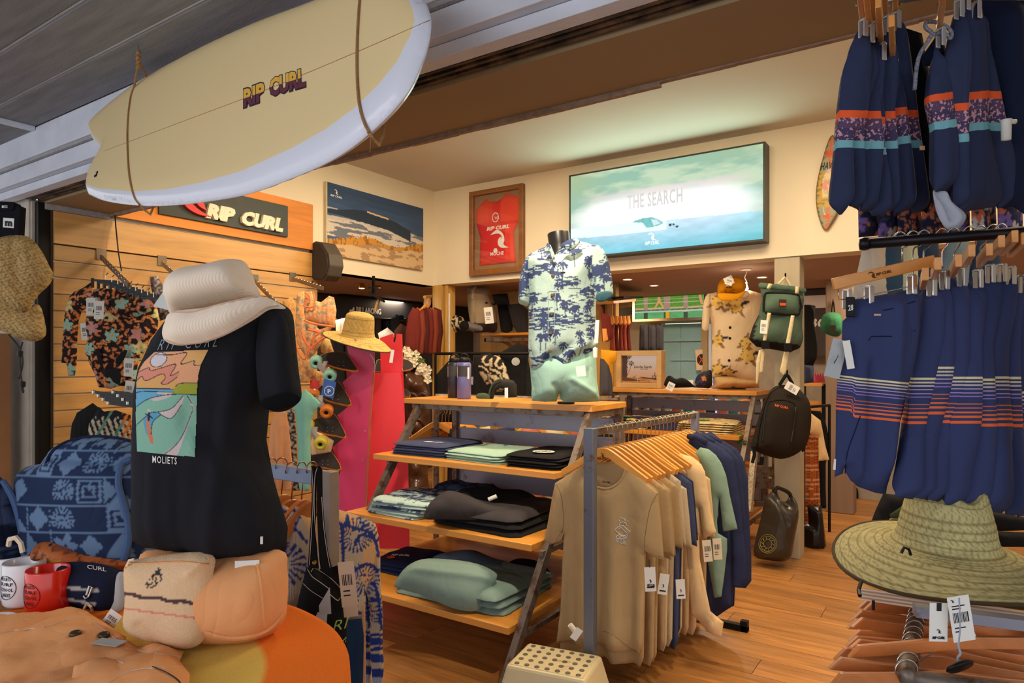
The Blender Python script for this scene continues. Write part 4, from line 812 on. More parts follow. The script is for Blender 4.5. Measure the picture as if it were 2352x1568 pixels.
def straw(name,label,prof,c,A,n=96,m=70,dents=None,base=(214,186,124),dark=(150,118,66),ring=24,zig=60,group=None):
    """woven straw hat: profile swept about a tilted axis, dented crown"""
    pr = np.array(spl(prof,max(2,m//len(prof))));m = len(pr);th = np.linspace(0,2*PI,n,endpoint=False);R = pr[:,0][:,None];H = pr[:,1][:,None]
    X = R*np.cos(th);Y = R*np.sin(th)*1.12;Z = np.repeat(H,n,1)+.0012*np.sin(np.arange(m)*2.1)[:,None]
    if dents: X,Y,Z = dents(X,Y,Z)
    L = np.stack([X,Y,Z],-1).reshape(-1,3);V = np.array(c)+L@np.array(A).T
    nrm = np.array(A)[:,2];V2 = V-nrm*.003;k = len(V)
    F = [(i*n+j,i*n+(j+1) % n,(i+1)*n+(j+1) % n,(i+1)*n+j) for i in range(m-1) for j in range(n)];F += [tuple(q+k for q in f[::-1]) for f in F]
    F += [((m-1)*n+j,(m-1)*n+(j+1) % n,k+(m-1)*n+(j+1) % n,k+(m-1)*n+j) for j in range(n)]
    cc = C();cc.n = k;s = np.concatenate([[0],np.cumsum(np.hypot(np.diff(pr[:,0]),np.diff(pr[:,1])))]);cc.B = np.repeat(s/s[-1],n);cc.A = np.tile(th/(2*PI),m)
    zz = np.maximum(1,np.round(zig*np.repeat(np.maximum(pr[:,0],.01)/pr[:,0].max(),n)));cc.A = cc.A*zz/zig
    col = pstraw(base,dark,ring,zig)(cc);t = thing(name,label,'hat',c,group);o = mk('hat_body',np.vstack([V,V2]),F,strawmat(),t,col=np.vstack([col,col*.8]))
    return t,V.reshape(m,n,3)
def axes(z,x=(1,0,0)):
    z = np.array(z,float);z /= np.linalg.norm(z);x = np.array(x,float);x = x-z*(x@z);x /= np.linalg.norm(x);return np.stack([x,np.cross(z,x),z],1)
fh1 = frv(50,640,2.55,30)
def plh(c):
    x = c.PX;y = c.PY;col = pal(c,(206,172,112))*(.8+.35*vnoise(x*.25,y*.25,3))[:,None];r = (y+.25*x)/7.2;k = np.floor(r);a = (x*.13+(r-k)*1.3*np.where(k % 2 < 1,1,-1)) % 1;m = a < .3;col[m] *= .62;col[(r-k) < .2] *= .5;return col
h1 = thing('straw_hat','upper straw hat with tall woven crown on the stand at the left edge','hat',P(50,700,2.6))
pillow('crown',spl([(-60,560),(0,545),(30,539),(68,545),(95,575),(114,612),(123,632),(112,655),(88,678),(62,716),(30,712),(-20,690),(-60,670)],4,True),fh1,.085,strawmat(),h1,paint=plh,res=.0052,wr=lambda c: .0022*np.sin(c.PY*.9+c.PX*.2)+.0018*np.sin(c.PX*.8)+ridge(c,(.5,1),(.6,.3),.08,-.012))
h2 = thing('straw_hat','lower coarse straw hat with a hanging black chin cord at the left edge','hat',P(50,760,2.6))
pillow('crown',spl([(-60,640),(0,660),(60,700),(90,700),(104,745),(104,770),(86,783),(60,782),(30,772),(0,758),(-60,740)],4,True),frv(50,740,2.66,20),.06,strawmat(),h2,paint=plh,res=.0055,wr=lambda c: .003*np.sin((c.PY-.3*c.PX)*.55))
B().tube([P(*p,2.6) for p in spl([(20,768),(45,800),(52,830),(46,862),(42,868)],5)],.0035,6).tube([P(*p,2.6) for p in spl([(52,785),(46,812),(48,860),(54,900),(50,892),(58,884)],5)],.003,6).mk('chin_cord',INK,h2)
B().lathe([(.001,-.012),(.010,-.01),(.010,.01),(.001,.012)],P(46,812,2.6),10).lathe([(.001,-.012),(.010,-.01),(.010,.01),(.001,.012)],P(52,882,2.6),10).mk('cord_bead',m_dark,h2)
bx = B().box(-5.0,-4.70,1.48,1.67,0,1.66).mk('cardboard_box',M('plain_cardboard',(150,108,72),.9,var=.06),bevel=.004,label='tall brown cardboard box standing against the left pier',cat='box')
hb = thing('hanging_case','small black case with a white M label at the top left edge','case',P(20,540,2.9));hf = frv(20,500,2.9,10)
B().prism(hf,[hf.px(*p) for p in [(-30,462),(34,464),(36,472),(47,472),(44,520),(42,560),(-30,560)]],-.05,.0).mk('case_body',fab('black_nylon',(24,24,30)),hb,bevel=.004)
B().prism(hf.shift(.001),[hf.px(*p) for p in [(-30,462),(34,464),(34,478),(30,484),(-30,486)]],0,.006).mk('flap',fab('black_nylon'),hb,bevel=.003)
B().prism(hf,[hf.px(*p) for p in [(8,500),(33,502),(32,524),(7,522)]],.0,.002).mk('white_label',WPR,hb);text('m',hf,(12,518),(29,519),11,INK,hb,n=.002,bold=.06,name='label_letter')
B().tube([P(-5,462,2.9),P(-40,440,2.72)],.006,6).mk('hanging_strap',fab('black_nylon'),hb)
text('E',hf,(7,478),(20,478),5,WPR,hb,n=.008,name='flap_mark')
# ------------------------------------------------------------------ right: two rails of board shorts
m_bar = M('black_rail',(34,32,36),.4,.7,bump=.1)
rk = thing('wall_rail','black double rail holding board shorts at the right edge','rail',(.5,1.7,0))
lo = [P(1985,560,1.60),P(2420,527,1.47)];B().tube([lo[0],lo[1]],.0125,12).lathe([(.014,-.01),(.016,0),(.014,.01),(.001,.012)],lo[0],12,A=axes(lo[0]-lo[1])).mk('lower_bar',m_bar,rk,smooth=True)
hi = [P(1975,12,1.62),P(2420,-60,1.50)];B().tube([hi[0],hi[1]],.011,10).mk('upper_bar',M('silver_rail',(150,150,150),.35,.8,bump=0),rk,smooth=True)
q = lo[1];B().box(q[0]-.0,q[0]+.05,q[1]-.02,q[1]+.03,0,2.44).mk('upright',m_bar,rk)
NAVY = (54,63,104);NAVY2 = (46,54,84)
SB = [(0,.052,(226,214,170)),(.085,.118,(216,202,172)),(.155,.19,(196,182,184)),(.235,.265,(178,160,190)),(.315,.338,(170,142,196)),(.39,.408,(150,120,190)),(.545,.56,(196,104,88)),(.625,.647,(214,108,76)),(.70,.735,(226,112,68)),(.785,.83,(232,112,62)),(.89,.955,(238,106,58))]
STR = VR('striped_stretch',[(-1,NAVY)]+[q for a,b,k in SB for q in ((a,k),(b,NAVY))])
BND = VR('banded_stretch',[(-1,NAVY2),(0,(236,96,50)),(.2,(92,70,100)),(.48,(72,62,96)),(.8,(120,178,188)),(1,NAVY2)],speckle=(.2,.8,(200,150,160)))
def T3(t): return np.repeat(((t+1)/3).clip(0,1)[:,None],3,1)
def stripes(y0,y1,slope=0,x0=0):
    return lambda c: T3((c.PY-y0-slope*(c.PX-x0))/(y1-y0))
def bands(y0,y1,y2,y3,slope=0,x0=0):
    return lambda c: T3(np.interp(c.PY-slope*(c.PX-x0),[y0-200,y0,y1,y2,y3,y3+300],[-1,0,.2,.8,1,2]))
m_clip = M('clear_clip',(196,196,196),.25,.5,bump=0)
m_hw = wood('hanger_beech',(224,150,70),.8,2,.35,.08,0,coat=.3)
def clips(parent,pts,d):
    for x,y in pts: f = frv(x,y,d,20);B().fbox(f,-.007,.007,-.030,.012,-.006,-.002).fbox(f,-.007,.007,-.030,.012,.008,.012).fbox(f,-.004,.004,.008,.014,-.006,.012).mk('clip',m_clip,parent,bevel=.002)
# lower row, front pair
bs = thing('board_shorts','foremost navy board shorts with cream to orange stripes on the lower right rail','shorts',P(2020,1130,1.50),'striped board shorts on the lower rail')
ff_ = frv(2020,900,1.50,6);gp = Zp(13,[(262,352),(430,322),(612,287),(622,330),(625,450),(620,540),(600,680),(570,800),(545,960),(522,1060),(490,1220),(438,1415),(380,1405),(310,1380),(250,1340),(222,1295),(212,1262),(205,1300),(162,1318),(166,1200),(168,1060),(168,940),(178,760),(200,600),(204,470),(235,440)])
def pfs(c):
    col = stripes(865,962,.10,1960)(c);l = c.PX < 1960;k = C();k.PX = c.PX[l];k.PY = c.PY[l];k.n = l.sum();k.B = c.B;col[l] = stripes(860,944,.12,1925)(k)
    return col
fbd = pillow('shorts_body',gp,ff_,.03,STR,bs,paint=pfs,res=.0055,w=.05,wr=lambda c: ridge(c,(.62,.9),(.55,.2),.09,.016)+ridge(c,(.35,.6),(.3,0),.05,-.012)+ridge(c,(.8,.5),(.66,.1),.06,-.014)+wrk(.007,7,4,3)(c))
for l_ in ([(250,440),(480,400),(600,360)],[(345,575),(360,552),(470,552),(600,520)],spl([(300,985),(262,1090),(228,1190),(215,1300)],4)): B().tube(onpx(fbd,Zp(13,l_),.0005),.0012,4).mk('seam',fab('dark_navy',(26,34,60)),bs)
hf = frv(2020,620,1.47,6)
def bar_hanger(parent,a,b,th,fr,logo=False):
    u0,v0 = fr.px(*a);u1,v1 = fr.px(*b);f2 = Fr(fr.w(u0,v0),fr.U*(u1-u0)+fr.V*(v1-v0),fr.V);L = math.hypot(u1-u0,v1-v0);h = th/FPX*1.47
    o = B().fbox(f2,0,L,-h/2,h/2,-.006,.006).mk('hanger_bar',m_hw,parent,bevel=.002)
    if logo:
        surflogo(f2,L*.37,.0,.017,M('burnt_mark',(90,50,24),.7,bump=0),parent,.006);text('RIP CURL',f2,(L*.41,-.0035),(L*.56,-.0035),.006,M('burnt_mark'),parent,px=False,n=.006,sh=.2,name='hanger_lettering')
    m = f2.w(L*.5,h/2);return m
def hook(parent,base,bar,name='hook'):
    """steel hook from the hanger up over the bar"""
    b = np.array(base);t = np.array(bar);up = np.array([0,0,1.]);d = t-b;s = np.array([d[0],d[1],0]); 
    side = RT*.016;B().tube(spl([b,b+[0,0,max(.01,d[2]-.03)],t+side-[0,0,.012],t+side*.9+[0,0,.012],t+[0,0,.022],t-side*.9+[0,0,.010],t-side*.9-[0,0,.004]],4),.0018,6).mk(name,m_steel,parent,smooth=True)
barp = lambda px,bar: bar[0]+(bar[1]-bar[0])*np.clip((px-proj(bar[0])[0])/(proj(bar[1])[0]-proj(bar[0])[0]),0,1)
hg = thing('clip_hanger','wooden clip hanger branded with a wave mark holding the foremost striped shorts','hanger',P(2030,640,1.48),'clip hangers on the lower rail')
bar_hanger(hg,Zp(13,[(150,268)])[0],Zp(13,[(702,140)])[0],27,frv(2020,620,1.47,0),True)
m = P(2073,600,1.48);hook(hg,m,barp(2073,lo));B().tube([P(*p,1.48) for p in Zp(13,[(178,285),(182,350),(250,350),(560,282),(655,262),(656,170)])],.0014,5).mk('wire',m_steel,hg,smooth=True)
clips(hg,Zp(13,[(222,330),(340,310),(574,250)]),1.49)
tag(bs,1931,780,1.47,.034,.085,rot=-14,code=False,col=(176,180,184));tag(bs,1943,782,1.46,.016,.062,rot=10,code=False);tag(bs,1922,1054,1.49,.012,.024,rot=-6,code=False)
text('board',frv(1920,820,1.465,0),(1914,836),(1923,820),6,M('grey_print',(90,90,96),.6,bump=0),bs,n=.003,name='tag_lettering')
f = frv(1952,705,1.47);B().fbox(f,-.010,.010,-.022,.022,0,.004).mk('size_clip',m_dark,bs,bevel=.003);text('28',f,(1946,714),(1957,712),13,WPR,bs,n=.004,name='size_number')
q = onpx(fbd,Zp(13,[(392,434)]),.002)[0];B().fbox(Fr(q,ff_.U,ff_.V),-.008,.008,-.002,.002,0,.001).mk('pocket_label',fab('tan_thread'),bs)
# lower row: the fan behind
strips = [([(645,290),(702,275),(716,330),(700,560),(672,775),(640,1040),(600,1250),(572,1440),(490,1425),(530,1250),(570,1040),(606,775),(630,560),(640,400)],775,1042),
          ([(722,265),(772,240),(775,330),(772,560),(757,715),(720,990),(700,1200),(690,1450),(585,1430),(620,1200),(650,985),(680,715),(705,500),(712,350)],715,990),
          ([(800,235),(868,222),(885,300),(872,400),(850,600),(836,770),(795,1035),(775,1230),(748,1460),(665,1440),(700,1200),(728,1030),(752,770),(780,500)],770,1036),
          ([(900,262),(955,232),(965,330),(950,500),(925,640),(910,768),(892,1040),(870,1240),(858,1490),(765,1470),(790,1250),(805,1010),(842,770),(870,600),(885,380)],770,1040),
          ([(972,218),(1022,205),(1020,400),(1005,600),(1003,780),(998,1055),(975,1260),(955,1510),(868,1490),(895,1240),(903,1050),(925,770),(945,600),(965,380)],780,1056),
          ([(1058,205),(1085,200),(1110,260),(1100,420),(1085,600),(1088,765),(1110,1050),(1100,1260),(1085,1520),(965,1500),(985,1250),(1000,1050),(1022,780),(1025,600),(1048,400)],768,1055),
          ([(1100,225),(1135,215),(1150,290),(1145,500),(1145,775),(1160,1060),(1170,1300),(1175,1530),(1095,1525),(1105,1300),(1113,1050),(1098,775),(1110,560),(1105,350)],770,1060),
          ([(1120,230),(1200,260),(1230,600),(1240,1530),(1160,1540),(1165,1130),(1150,860),(1150,600)],850,1130)]
nth = ['second','third','fourth','fifth','sixth','seventh','eighth','ninth','tenth','eleventh','twelfth','thirteenth','fourteenth','fifteenth','sixteenth','seventeenth','eighteenth','nineteenth','twentieth','twenty-first','twenty-second']
for i,(p,y0,y1) in enumerate(strips):
    d = 1.53+.012*i;t = thing('board_shorts','striped navy board shorts, %s from the left on the lower right rail' % nth[i],'shorts',P(*Zp(13,[p[0]])[0],d),'striped board shorts on the lower rail')
    a,b = Zp(13,[(0,y0),(0,y1)]);pz = Zp(13,p);o = pillow('shorts_body',pz,frv(pz[0][0],900,d,38),.030,STR,t,paint=stripes(a[1],b[1]),res=.006,back=.9,wr=lambda c,i=i: .007*np.sin(c.A*PI*2+c.B*4+i)+wrk(.004,8,3,i)(c))
    hg = thing('clip_hanger','wooden clip hanger, %s from the left on the lower right rail' % nth[i],'hanger',P(pz[0][0],640,d),'clip hangers on the lower rail')
    top = pz[1];hx,hy,he = [(640,265,22),(700,215,20),(800,200,24),(865,150,26),(950,145,24),(1010,105,25),(1075,80,26),(1120,90,22)][i]
    hx,hy = Zp(13,[(hx,hy)])[0];f = frv(hx,hy,d-.03,60);B().fbox(f,-.20,.012,-.013,.013,-.006,.006).mk('hanger_bar',m_hw,hg,bevel=.002);hook(hg,P(hx-22,hy-8,d),barp(hx-15,lo));clips(hg,[(top[0]-8,top[1]-6)],d-.02)
# upper row
ups = [([(330,155),(358,165),(358,450),(346,680),(335,760),(270,880),(262,1230),(205,1290),(150,1230),(188,880),(210,660),(238,430),(290,240)],(660,705,840,882),.02),
       ([(370,195),(400,210),(402,450),(348,660),(335,880),(330,1260),(262,1235),(275,880),(296,690),(345,450),(358,300)],(663,708,842,884),0),
       ([(405,165),(438,160),(448,420),(415,665),(432,880),(415,1265),(330,1262),(348,880),(356,665),(385,400)],(665,710,845,890),0),
       ([(440,300),(462,380),(470,700),(472,920),(472,1305),(400,1290),(440,900),(434,700),(436,480)],(702,745,880,922),0),
       ([(470,135),(505,130),(525,400),(512,660),(528,860),(536,1262),(474,1262),(473,860),(468,680),(440,420),(455,280)],(668,712,846,888),-.05),
       ([(512,400),(545,380),(585,640),(606,830),(650,1252),(536,1282),(548,860),(532,660)],(645,690,818,862),-.1),
       ([(530,110),(572,105),(592,240),(610,400),(660,660),(682,850),(738,1262),(648,1280),(622,860),(606,680),(515,420)],(660,702,840,882),0),
       ([(796,210),(812,300),(850,400),(862,570),(880,730),(930,1140),(770,1150),(780,760),(742,600),(760,440),(785,330)],(560,600,725,770),-.15),
       ([(905,40),(938,60),(945,400),(935,640),(945,800),(950,1240),(900,1240),(900,820),(870,640),(842,420),(880,220)],(622,664,805,850),-.1),
       ([(945,0),(1010,0),(1040,200),(1060,560),(1060,750),(1150,1240),(930,1275),(945,760),(930,560),(918,380),(935,180)],(552,598,738,782),-.1),
       ([(1010,50),(1060,100),(1100,400),(1125,560),(1155,750),(1290,1215),(1155,1250),(1075,780),(1060,580),(1050,300)],(545,590,735,780),0)]
for i,(p,bd_,sl_) in enumerate(ups):
    d = 1.56+.012*(i % 7);pz = Zp(12,p);t = thing('board_shorts',('leftmost' if i == 0 else nth[i-1]+' from the left')+' of the orange and teal banded shorts, upper rail','shorts',P(*pz[0],d),'banded board shorts on the upper rail')
    bb_ = [Zp(12,[(0,y)])[0][1] for y in bd_];pillow('shorts_body',pz,frv(pz[0][0],300,d,32),.030,BND,t,paint=bands(*bb_,slope=sl_,x0=np.mean([q[0] for q in pz])),res=.006,back=.9,wr=lambda c,i=i: .005*np.sin(c.A*PI*2+c.B*3+i)+wrk(.004,8,3,i+30)(c))
    hg = thing('clip_hanger',('leftmost' if i == 0 else nth[i-1]+' from the left')+' of the wooden clip hangers on the upper rail','hanger',P(*pz[0],d),'clip hangers on the upper rail')
    x,y = pz[0];f = frv(x+4,y-30,d-.02,60);B().fbox(f,-.18,.012,-.013,.013,-.006,.006).mk('hanger_bar',m_hw,hg,bevel=.002);clips(hg,[(x+4,y-2)],d-.02)
    q = P(x,y-40,d);hook(hg,q,barp(x+5,hi))
# dark shorts behind, hooded cord, grey lining
for nm,lab,zz,p,d,mt,T_ in (('board_shorts','plain dark navy shorts filling the top right corner',12,[(1060,0),(1330,0),(1340,1300),(1250,1240),(1150,1250),(1110,700),(1090,300)],1.66,fab('dark_navy',(26,34,60)),.04),
        ('board_shorts','black shorts hanging between the two groups on the upper rail',12,[(580,160),(700,200),(760,500),(770,1180),(730,1280),(690,1250),(640,700),(590,400)],1.70,fab('near_black',(22,20,26)),.03)):
    t = thing(nm,lab,'shorts',P(*Zp(zz,[p[0]])[0],d));pillow('shorts_body',Zp(zz,p),frv(*Zp(zz,[p[0]])[0],d,5),T_,mt,t,res=.012,w=.06,wr=wrk(.012,5,3,77))
tag(t,*Zp(12,[(700,876)])[0],1.6,.012,.01,code=False,col=(220,160,120))
st_ = thing('security_tag','white security tag on the dark navy shorts at the top right','tag',P(*Zp(12,[(1205,790)])[0],1.58));q = P(*Zp(12,[(1205,730)])[0],1.58)
B().lathe([(.001,-.045),(.010,-.043),(.011,0),(.012,.004),(.001,.006)],q,14).mk('tag_body',M('white_plastic'),st_,smooth=True);B().tube([q,q+RT*.022],.006,8).mk('tag_head',M('white_plastic'),st_,smooth=True)
t = thing('board_shorts','turned-up navy shorts with pale grey lining and checked drawcord, upper rail','shorts',P(2170,480,1.56))
pillow('lining',spl(Zp(12,[(768,1150),(800,1145),(850,1150),(880,1210),(950,1270),(965,1310),(920,1375),(870,1380),(830,1350),(790,1270)]),4,True),frv(2170,480,1.55,5),.02,fab('grey_lining',(170,176,190)),t,wr=lambda c: ridge(c,(.2,.9),(.5,.3),.1,-.02),res=.006)
pillow('shorts_body',spl(Zp(12,[(800,200),(770,240),(712,330),(712,390),(770,410),(850,560),(870,1000),(780,1150),(860,1165),(920,1230),(940,1100),(880,700),(860,400),(830,250)]),3,True),frv(2165,250,1.63,5),.03,fab('dark_navy'),t,res=.009,wr=wrk(.008,8,5,8))
cordm = M('checked_cord',(120,124,140),.8,var=.8,sc=260,bump=.5,bsc=300)
B().tube([P(*p,1.54) for p in spl(Zp(12,[(655,540),(668,400),(690,320),(730,255),(760,200),(725,170),(722,140),(760,130),(830,150),(875,190),(870,230),(830,200),(760,210),(740,235)]),5)],.0045,6).mk('drawcord',cordm,t,smooth=True)
# peach-and-white shirts glimpsed behind the lower hangers, floral shorts between the rows
for i,(x,cc) in enumerate(((2010,(226,214,190)),(2050,(60,88,110)),(2085,(206,206,170)),(2130,(44,60,84)),(2200,(110,130,138)),(2270,(40,52,74)))):
    pillow('hanging_shirt',[(x-22,545),(x+24,540),(x+36,700),(x-60,720 if i == 0 else 700)],frv(x,600,2.0+.03*i,20),.02,fab('glimpse_%d' % i,cc),label='%s shirt glimpsed behind the wooden clip hangers on the right' % ('cream','slate blue','pale lime','dark blue','grey green','inky blue')[i],cat='shirt',wr=wrk(.006,8,4,i),res=.015)
for i,x in enumerate((1990,2035,2080,2135,2190,2250,2310)):
    pillow('floral_shorts',[(x-18,440),(x+34,440),(x+38,540+4*(i % 3)),(x-16,545+3*(i % 2))],frv(x,500,1.78,30),.015,VC(),paint=tropic((34,38,66),[(60,64,100),(200,120,84)],[(130,104,170),(222,120,80),(210,206,200)],.05,i),label='dark floral shorts hem, %s from the left just above the lower right rail' % (['first']+nth)[i],cat='shorts',group='floral shorts behind the rails',res=.006,wr=wrk(.004,8,8,i))
q = P(2000,440,1.8)[2]
# ------------------------------------------------------------------ right foreground: plywood shelf with straw hat, hangers below
DS = 1.45;zsh = 1.0
def onz(px,py,z): d = (CAM[2]-z)*FPX/(py-HOR);return P(px,py,d)
ply = thing('plywood_shelf','striped-edge plywood shelf under the straw hat at lower right','shelf',onz(2150,1380,zsh)*[1,1,0])
c0 = onz(1975,1350,zsh);c1 = onz(2420,1412,zsh);c2 = c0+(c1-c0)*0;ex = (c1-c0)/np.linalg.norm(c1-c0);back = np.array([-ex[1],ex[0],0]);c3 = onz(2035,1238,zsh)
L = np.linalg.norm(c1-c0);dd = c3-c0;fs_ = Fr(c0,ex,dd-ex*(dd@ex));skew = dd@ex;dep = math.hypot(dd@fs_.V,0)
for i in range(7):
    z0 = zsh-.026+i*.0037;b = B();P8 = []
    for z in (z0,z0+.0036): P8 += [np.array([*p[:2],z]) for p in (c0+ex*.0005*(i % 2),c1,c1+dd,c3)]
    b.hexa(P8).mk('ply_layer',wood('ply_dark',(176,140,110),.8) if i % 2 else wood('ply_light',(222,200,178),.85),ply)
B().hexa([np.array([*p[:2],z]) for z in (zsh-.0001,zsh+.001) for p in (c0,c1,c1+dd,c3)]).mk('shelf_top',m_shelf,ply)
for q_ in (c1+dd*.3,c3+ex*.02+np.array([0,0,0])): B().beam([q_[0],q_[1],zsh-.03],[q_[0],q_[1],0],.03,.03).mk('leg',m_leg,ply)
B().beam(P(2100,1400,1.33),P(2420,1440,1.26),.03,.02).mk('steel_edge',m_sheet,ply)
B().tube([P(1978,1335,1.44),P(1972,1355,1.42),P(1975,1368,1.40)],.004,6).tube([P(2006,1378,1.42),P(2006,1400,1.42)],.003,6).mk('edge_clip',m_dark,ply)
# big straw hat: brim ellipse centred (2168,1310), crown to the top at 1165
hc = onz(2172,1288,zsh+.03)+[0,0,0];hc[2] = zsh+.058
def dent(X,Y,Z):
    r = np.hypot(X,Y);top = np.clip((Z-.09)/.05,0,1);Z = Z-top*.045*np.exp(-((X-.005)/.028)**2)*np.clip(1-np.abs(Y)/.09,0,1)**.5-top*.0*Y
    Z = Z+top*.012*np.exp(-((np.abs(X)-.05)/.03)**2);brim = np.clip((r-.11)/.12,0,1);Z = Z-.028*brim*(X/.2)**2*np.sign(brim)+.010*brim*(Y/.2);return X,Y,Z
hat3,HV = straw('straw_hat','wide-brimmed green-gold straw hat with pinched crown on the plywood shelf',[(.001,.152),(.04,.150),(.068,.140),(.080,.115),(.092,.07),(.100,.03),(.112,.012),(.14,.006),(.18,-.002),(.215,-.010),(.232,-.018)],hc,axes((.02,-.02,1),RT),160,110,dent,(206,196,138),(120,104,60),18,110)
B().tube([p for p in HV[-1][::4]],.0045,6,closed=True).mk('brim_edge',M('brim_binding',(70,56,34),.8),hat3)
q = P(2070,1270,1.40);B().tube([q,q+RT*.006+UP*.012,q+RT*.016+UP*.008,q+RT*.02-UP*.004],.003,6).mk('cord_eyelet',m_dark,hat3)
tg = thing('price_tag_cluster','white swing tags hanging off the straw hat brim in front of the plywood edge','tag',P(2165,1395,1.2));m_tg = M('tag_card_238_230',(238,236,230))
for (px,py,w_,h_,rot,code,lg_) in ((2156,1384,.032,.068,-1,False,True),(2199,1368,.038,.080,9,True,False),(2189,1372,.024,.078,22,False,False)):
    d_ = 1.18 if code else 1.19;f = frv(px,py,d_,0);a = math.radians(rot);f = Fr(f.O,f.U*math.cos(a)+f.V*math.sin(a),f.V*math.cos(a)-f.U*math.sin(a));g = B().fbox(f,-w_/2,w_/2,-h_,0,0,.001).mk('tag_card',m_tg,tg)
    if lg_: surflogo(f,0,-h_*.74,.008,INK,g,.001);text('RIP CURL',f,(-.011,-h_*.93),(.011,-h_*.93),.0045,INK,g,px=False,n=.001,name='tag_lettering',sh=.2,bold=.03);B().fbox(f,-.004,.004,-.014,0,.001,.002).mk('tag_ribbon',INK,g)
    if code:
        b = B();x = -w_*.36;random.seed(3)
        while x < w_*.36: k = w_*(.015+.04*random.random());b.fbox(f,x,x+k,-h_*.58,-h_*.36,.001,.0014);x += k+w_*.035
        for yy,k in ((.2,.3),(.26,.2),(.68,.25),(.76,.1)): b.fbox(f,-w_*.36,-w_*.36+w_*k*2,-h_*(yy+.025),-h_*yy,.001,.0014)
        b.mk('tag_print',INK,g)
        surflogo(f,-w_*.3,-h_*.1,.006,INK,g,.001)
B().tube([P(*p,1.18) for p in spl([(2202,1372),(2204,1440),(2201,1480),(2206,1500),(2200,1510),(2202,1525)],4)],.002,6).mk('string',fab('grey_lining'),tg)
f = frv(2205,1530,1.17,20,-40);B().lathe([(.001,-.004),(.020,-.004),(.024,0),(.020,.004),(.001,.004)],f.O,24,A=np.stack([f.U*1.25,f.V*.8,f.N],1)).mk('security_disc',m_dark,tg,smooth=True)
# folded clothes and papers behind the hat
def stackf(name,lab,zz,p,d,mt,T_=.02,z=None,**k): return pillow(name,Zp(zz,p),frv(*Zp(zz,[p[0]])[0],d,5,30),T_,mt,label=lab,cat=k.pop('cat','trousers'),res=.008,wr=wrk(.006,12,12,len(lab)),**k)
m_ol = fab('olive_cotton',(74,80,56));m_bk = fab('soft_black',(30,29,30))
stackf('folded_trousers','olive folded trousers on top of the pile behind the straw hat',14,[(650,270),(740,210),(900,170),(1180,190),(1210,270),(1000,320),(760,300),(660,300)],1.95,m_ol)
stackf('folded_trousers','rolled olive trousers lower in the pile behind the straw hat',14,[(605,340),(680,300),(800,305),(1000,330),(960,400),(680,405),(640,380)],1.90,m_ol)
stackf('folded_trousers','black folded trousers right of the crown of the straw hat',14,[(1180,250),(1350,230),(1720,300),(1720,390),(1500,400),(1280,350)],1.80,m_bk,.03)
stackf('folded_trousers','second black folded trousers under the tagged pair at the right edge',14,[(1300,420),(1450,400),(1720,410),(1720,520),(1500,520),(1340,480)],1.74,m_bk,.03)
stackf('canvas_pouch','dark green canvas pouch right of the straw hat crown',14,[(1320,470),(1380,440),(1610,610),(1560,640),(1460,640),(1380,600)],1.72,m_ol,.015,cat='pouch')
t = thing('price_tag','white barcode tag on the black trousers right of the straw hat','tag',P(*Zp(14,[(1378,262)])[0],1.74));tag(t,*Zp(14,[(1380,262)])[0],1.74,.036,.038,rot=-8,name='tag_card')
t = thing('magazine_pile','small pile of magazines at the left of the olive trousers','magazine',P(*Zp(14,[(640,460)])[0],1.55))
for i in range(4): f = frH(*P(*Zp(14,[(700,478-9*i)])[0],1.86),15+7*i);B().fbox(f,-.045,.05,-.05,.05,0,.003).mk('magazine',M('glossy_paper_%d' % (i % 2),((226,222,200),(90,96,80))[i % 2],.3,bump=0),t)
t = B().lathe([(.001,0),(.04,.002),(.045,.008),(.03,.010),(.001,.010)],P(*Zp(14,[(715,535)])[0],1.70),20).mk('white_visor',M('white_plastic'),smooth=True,label='small white ribbed visor beside the straw hat crown',cat='visor')
stackf('hanging_trousers','charcoal trouser leg hanging behind the magazine pile',14,[(600,110),(780,130),(770,250),(650,300),(600,395),(495,360),(540,240)],2.2,m_bk,.02)
t = pillow('leather_scrap',Zp(14,[(490,462),(560,452),(590,470),(560,530),(520,530),(530,490)]),frv(2010,1245,2.0,0,60),.004,m_bk,label='small dark swing ticket beside the magazines over the floor',cat='tag')
# hangers hung edge-on below the shelf
bq0 = P(2110,1392,1.62);bq1 = P(2082,1545,1.20);hr = thing('hanger_rail','rusty pipe rail with a corner bend under the plywood shelf','rail',bq1*[1,1,0])
B().tube(spl([bq0,bq0*.5+bq1*.5,bq1,bq1+RT*.03-UP*.012,P(2420,1600,1.12)],4),.014,12).mk('pipe',m_leg,hr,smooth=True);q = P(2420,1600,1.12);B().tube([q,q*[1,1,0]],.014,10).mk('upright',m_leg,hr)
m_hd = wood('hanger_dark_beech',(212,128,66),.75,2,.4,.1,0,coat=.2)
hl = [((410,950),(860,1000)),((450,965),(840,1010)),((360,1035),(880,1125)),((320,1105),(850,1140)),((360,1090),(830,1170)),((335,1190),(790,1260)),((318,1235),(800,1290)),((335,1260),(780,1330)),((225,1330),(740,1400)),((325,1320),(770,1300)),((185,1400),(760,1500)),((185,1535),(800,1560))]
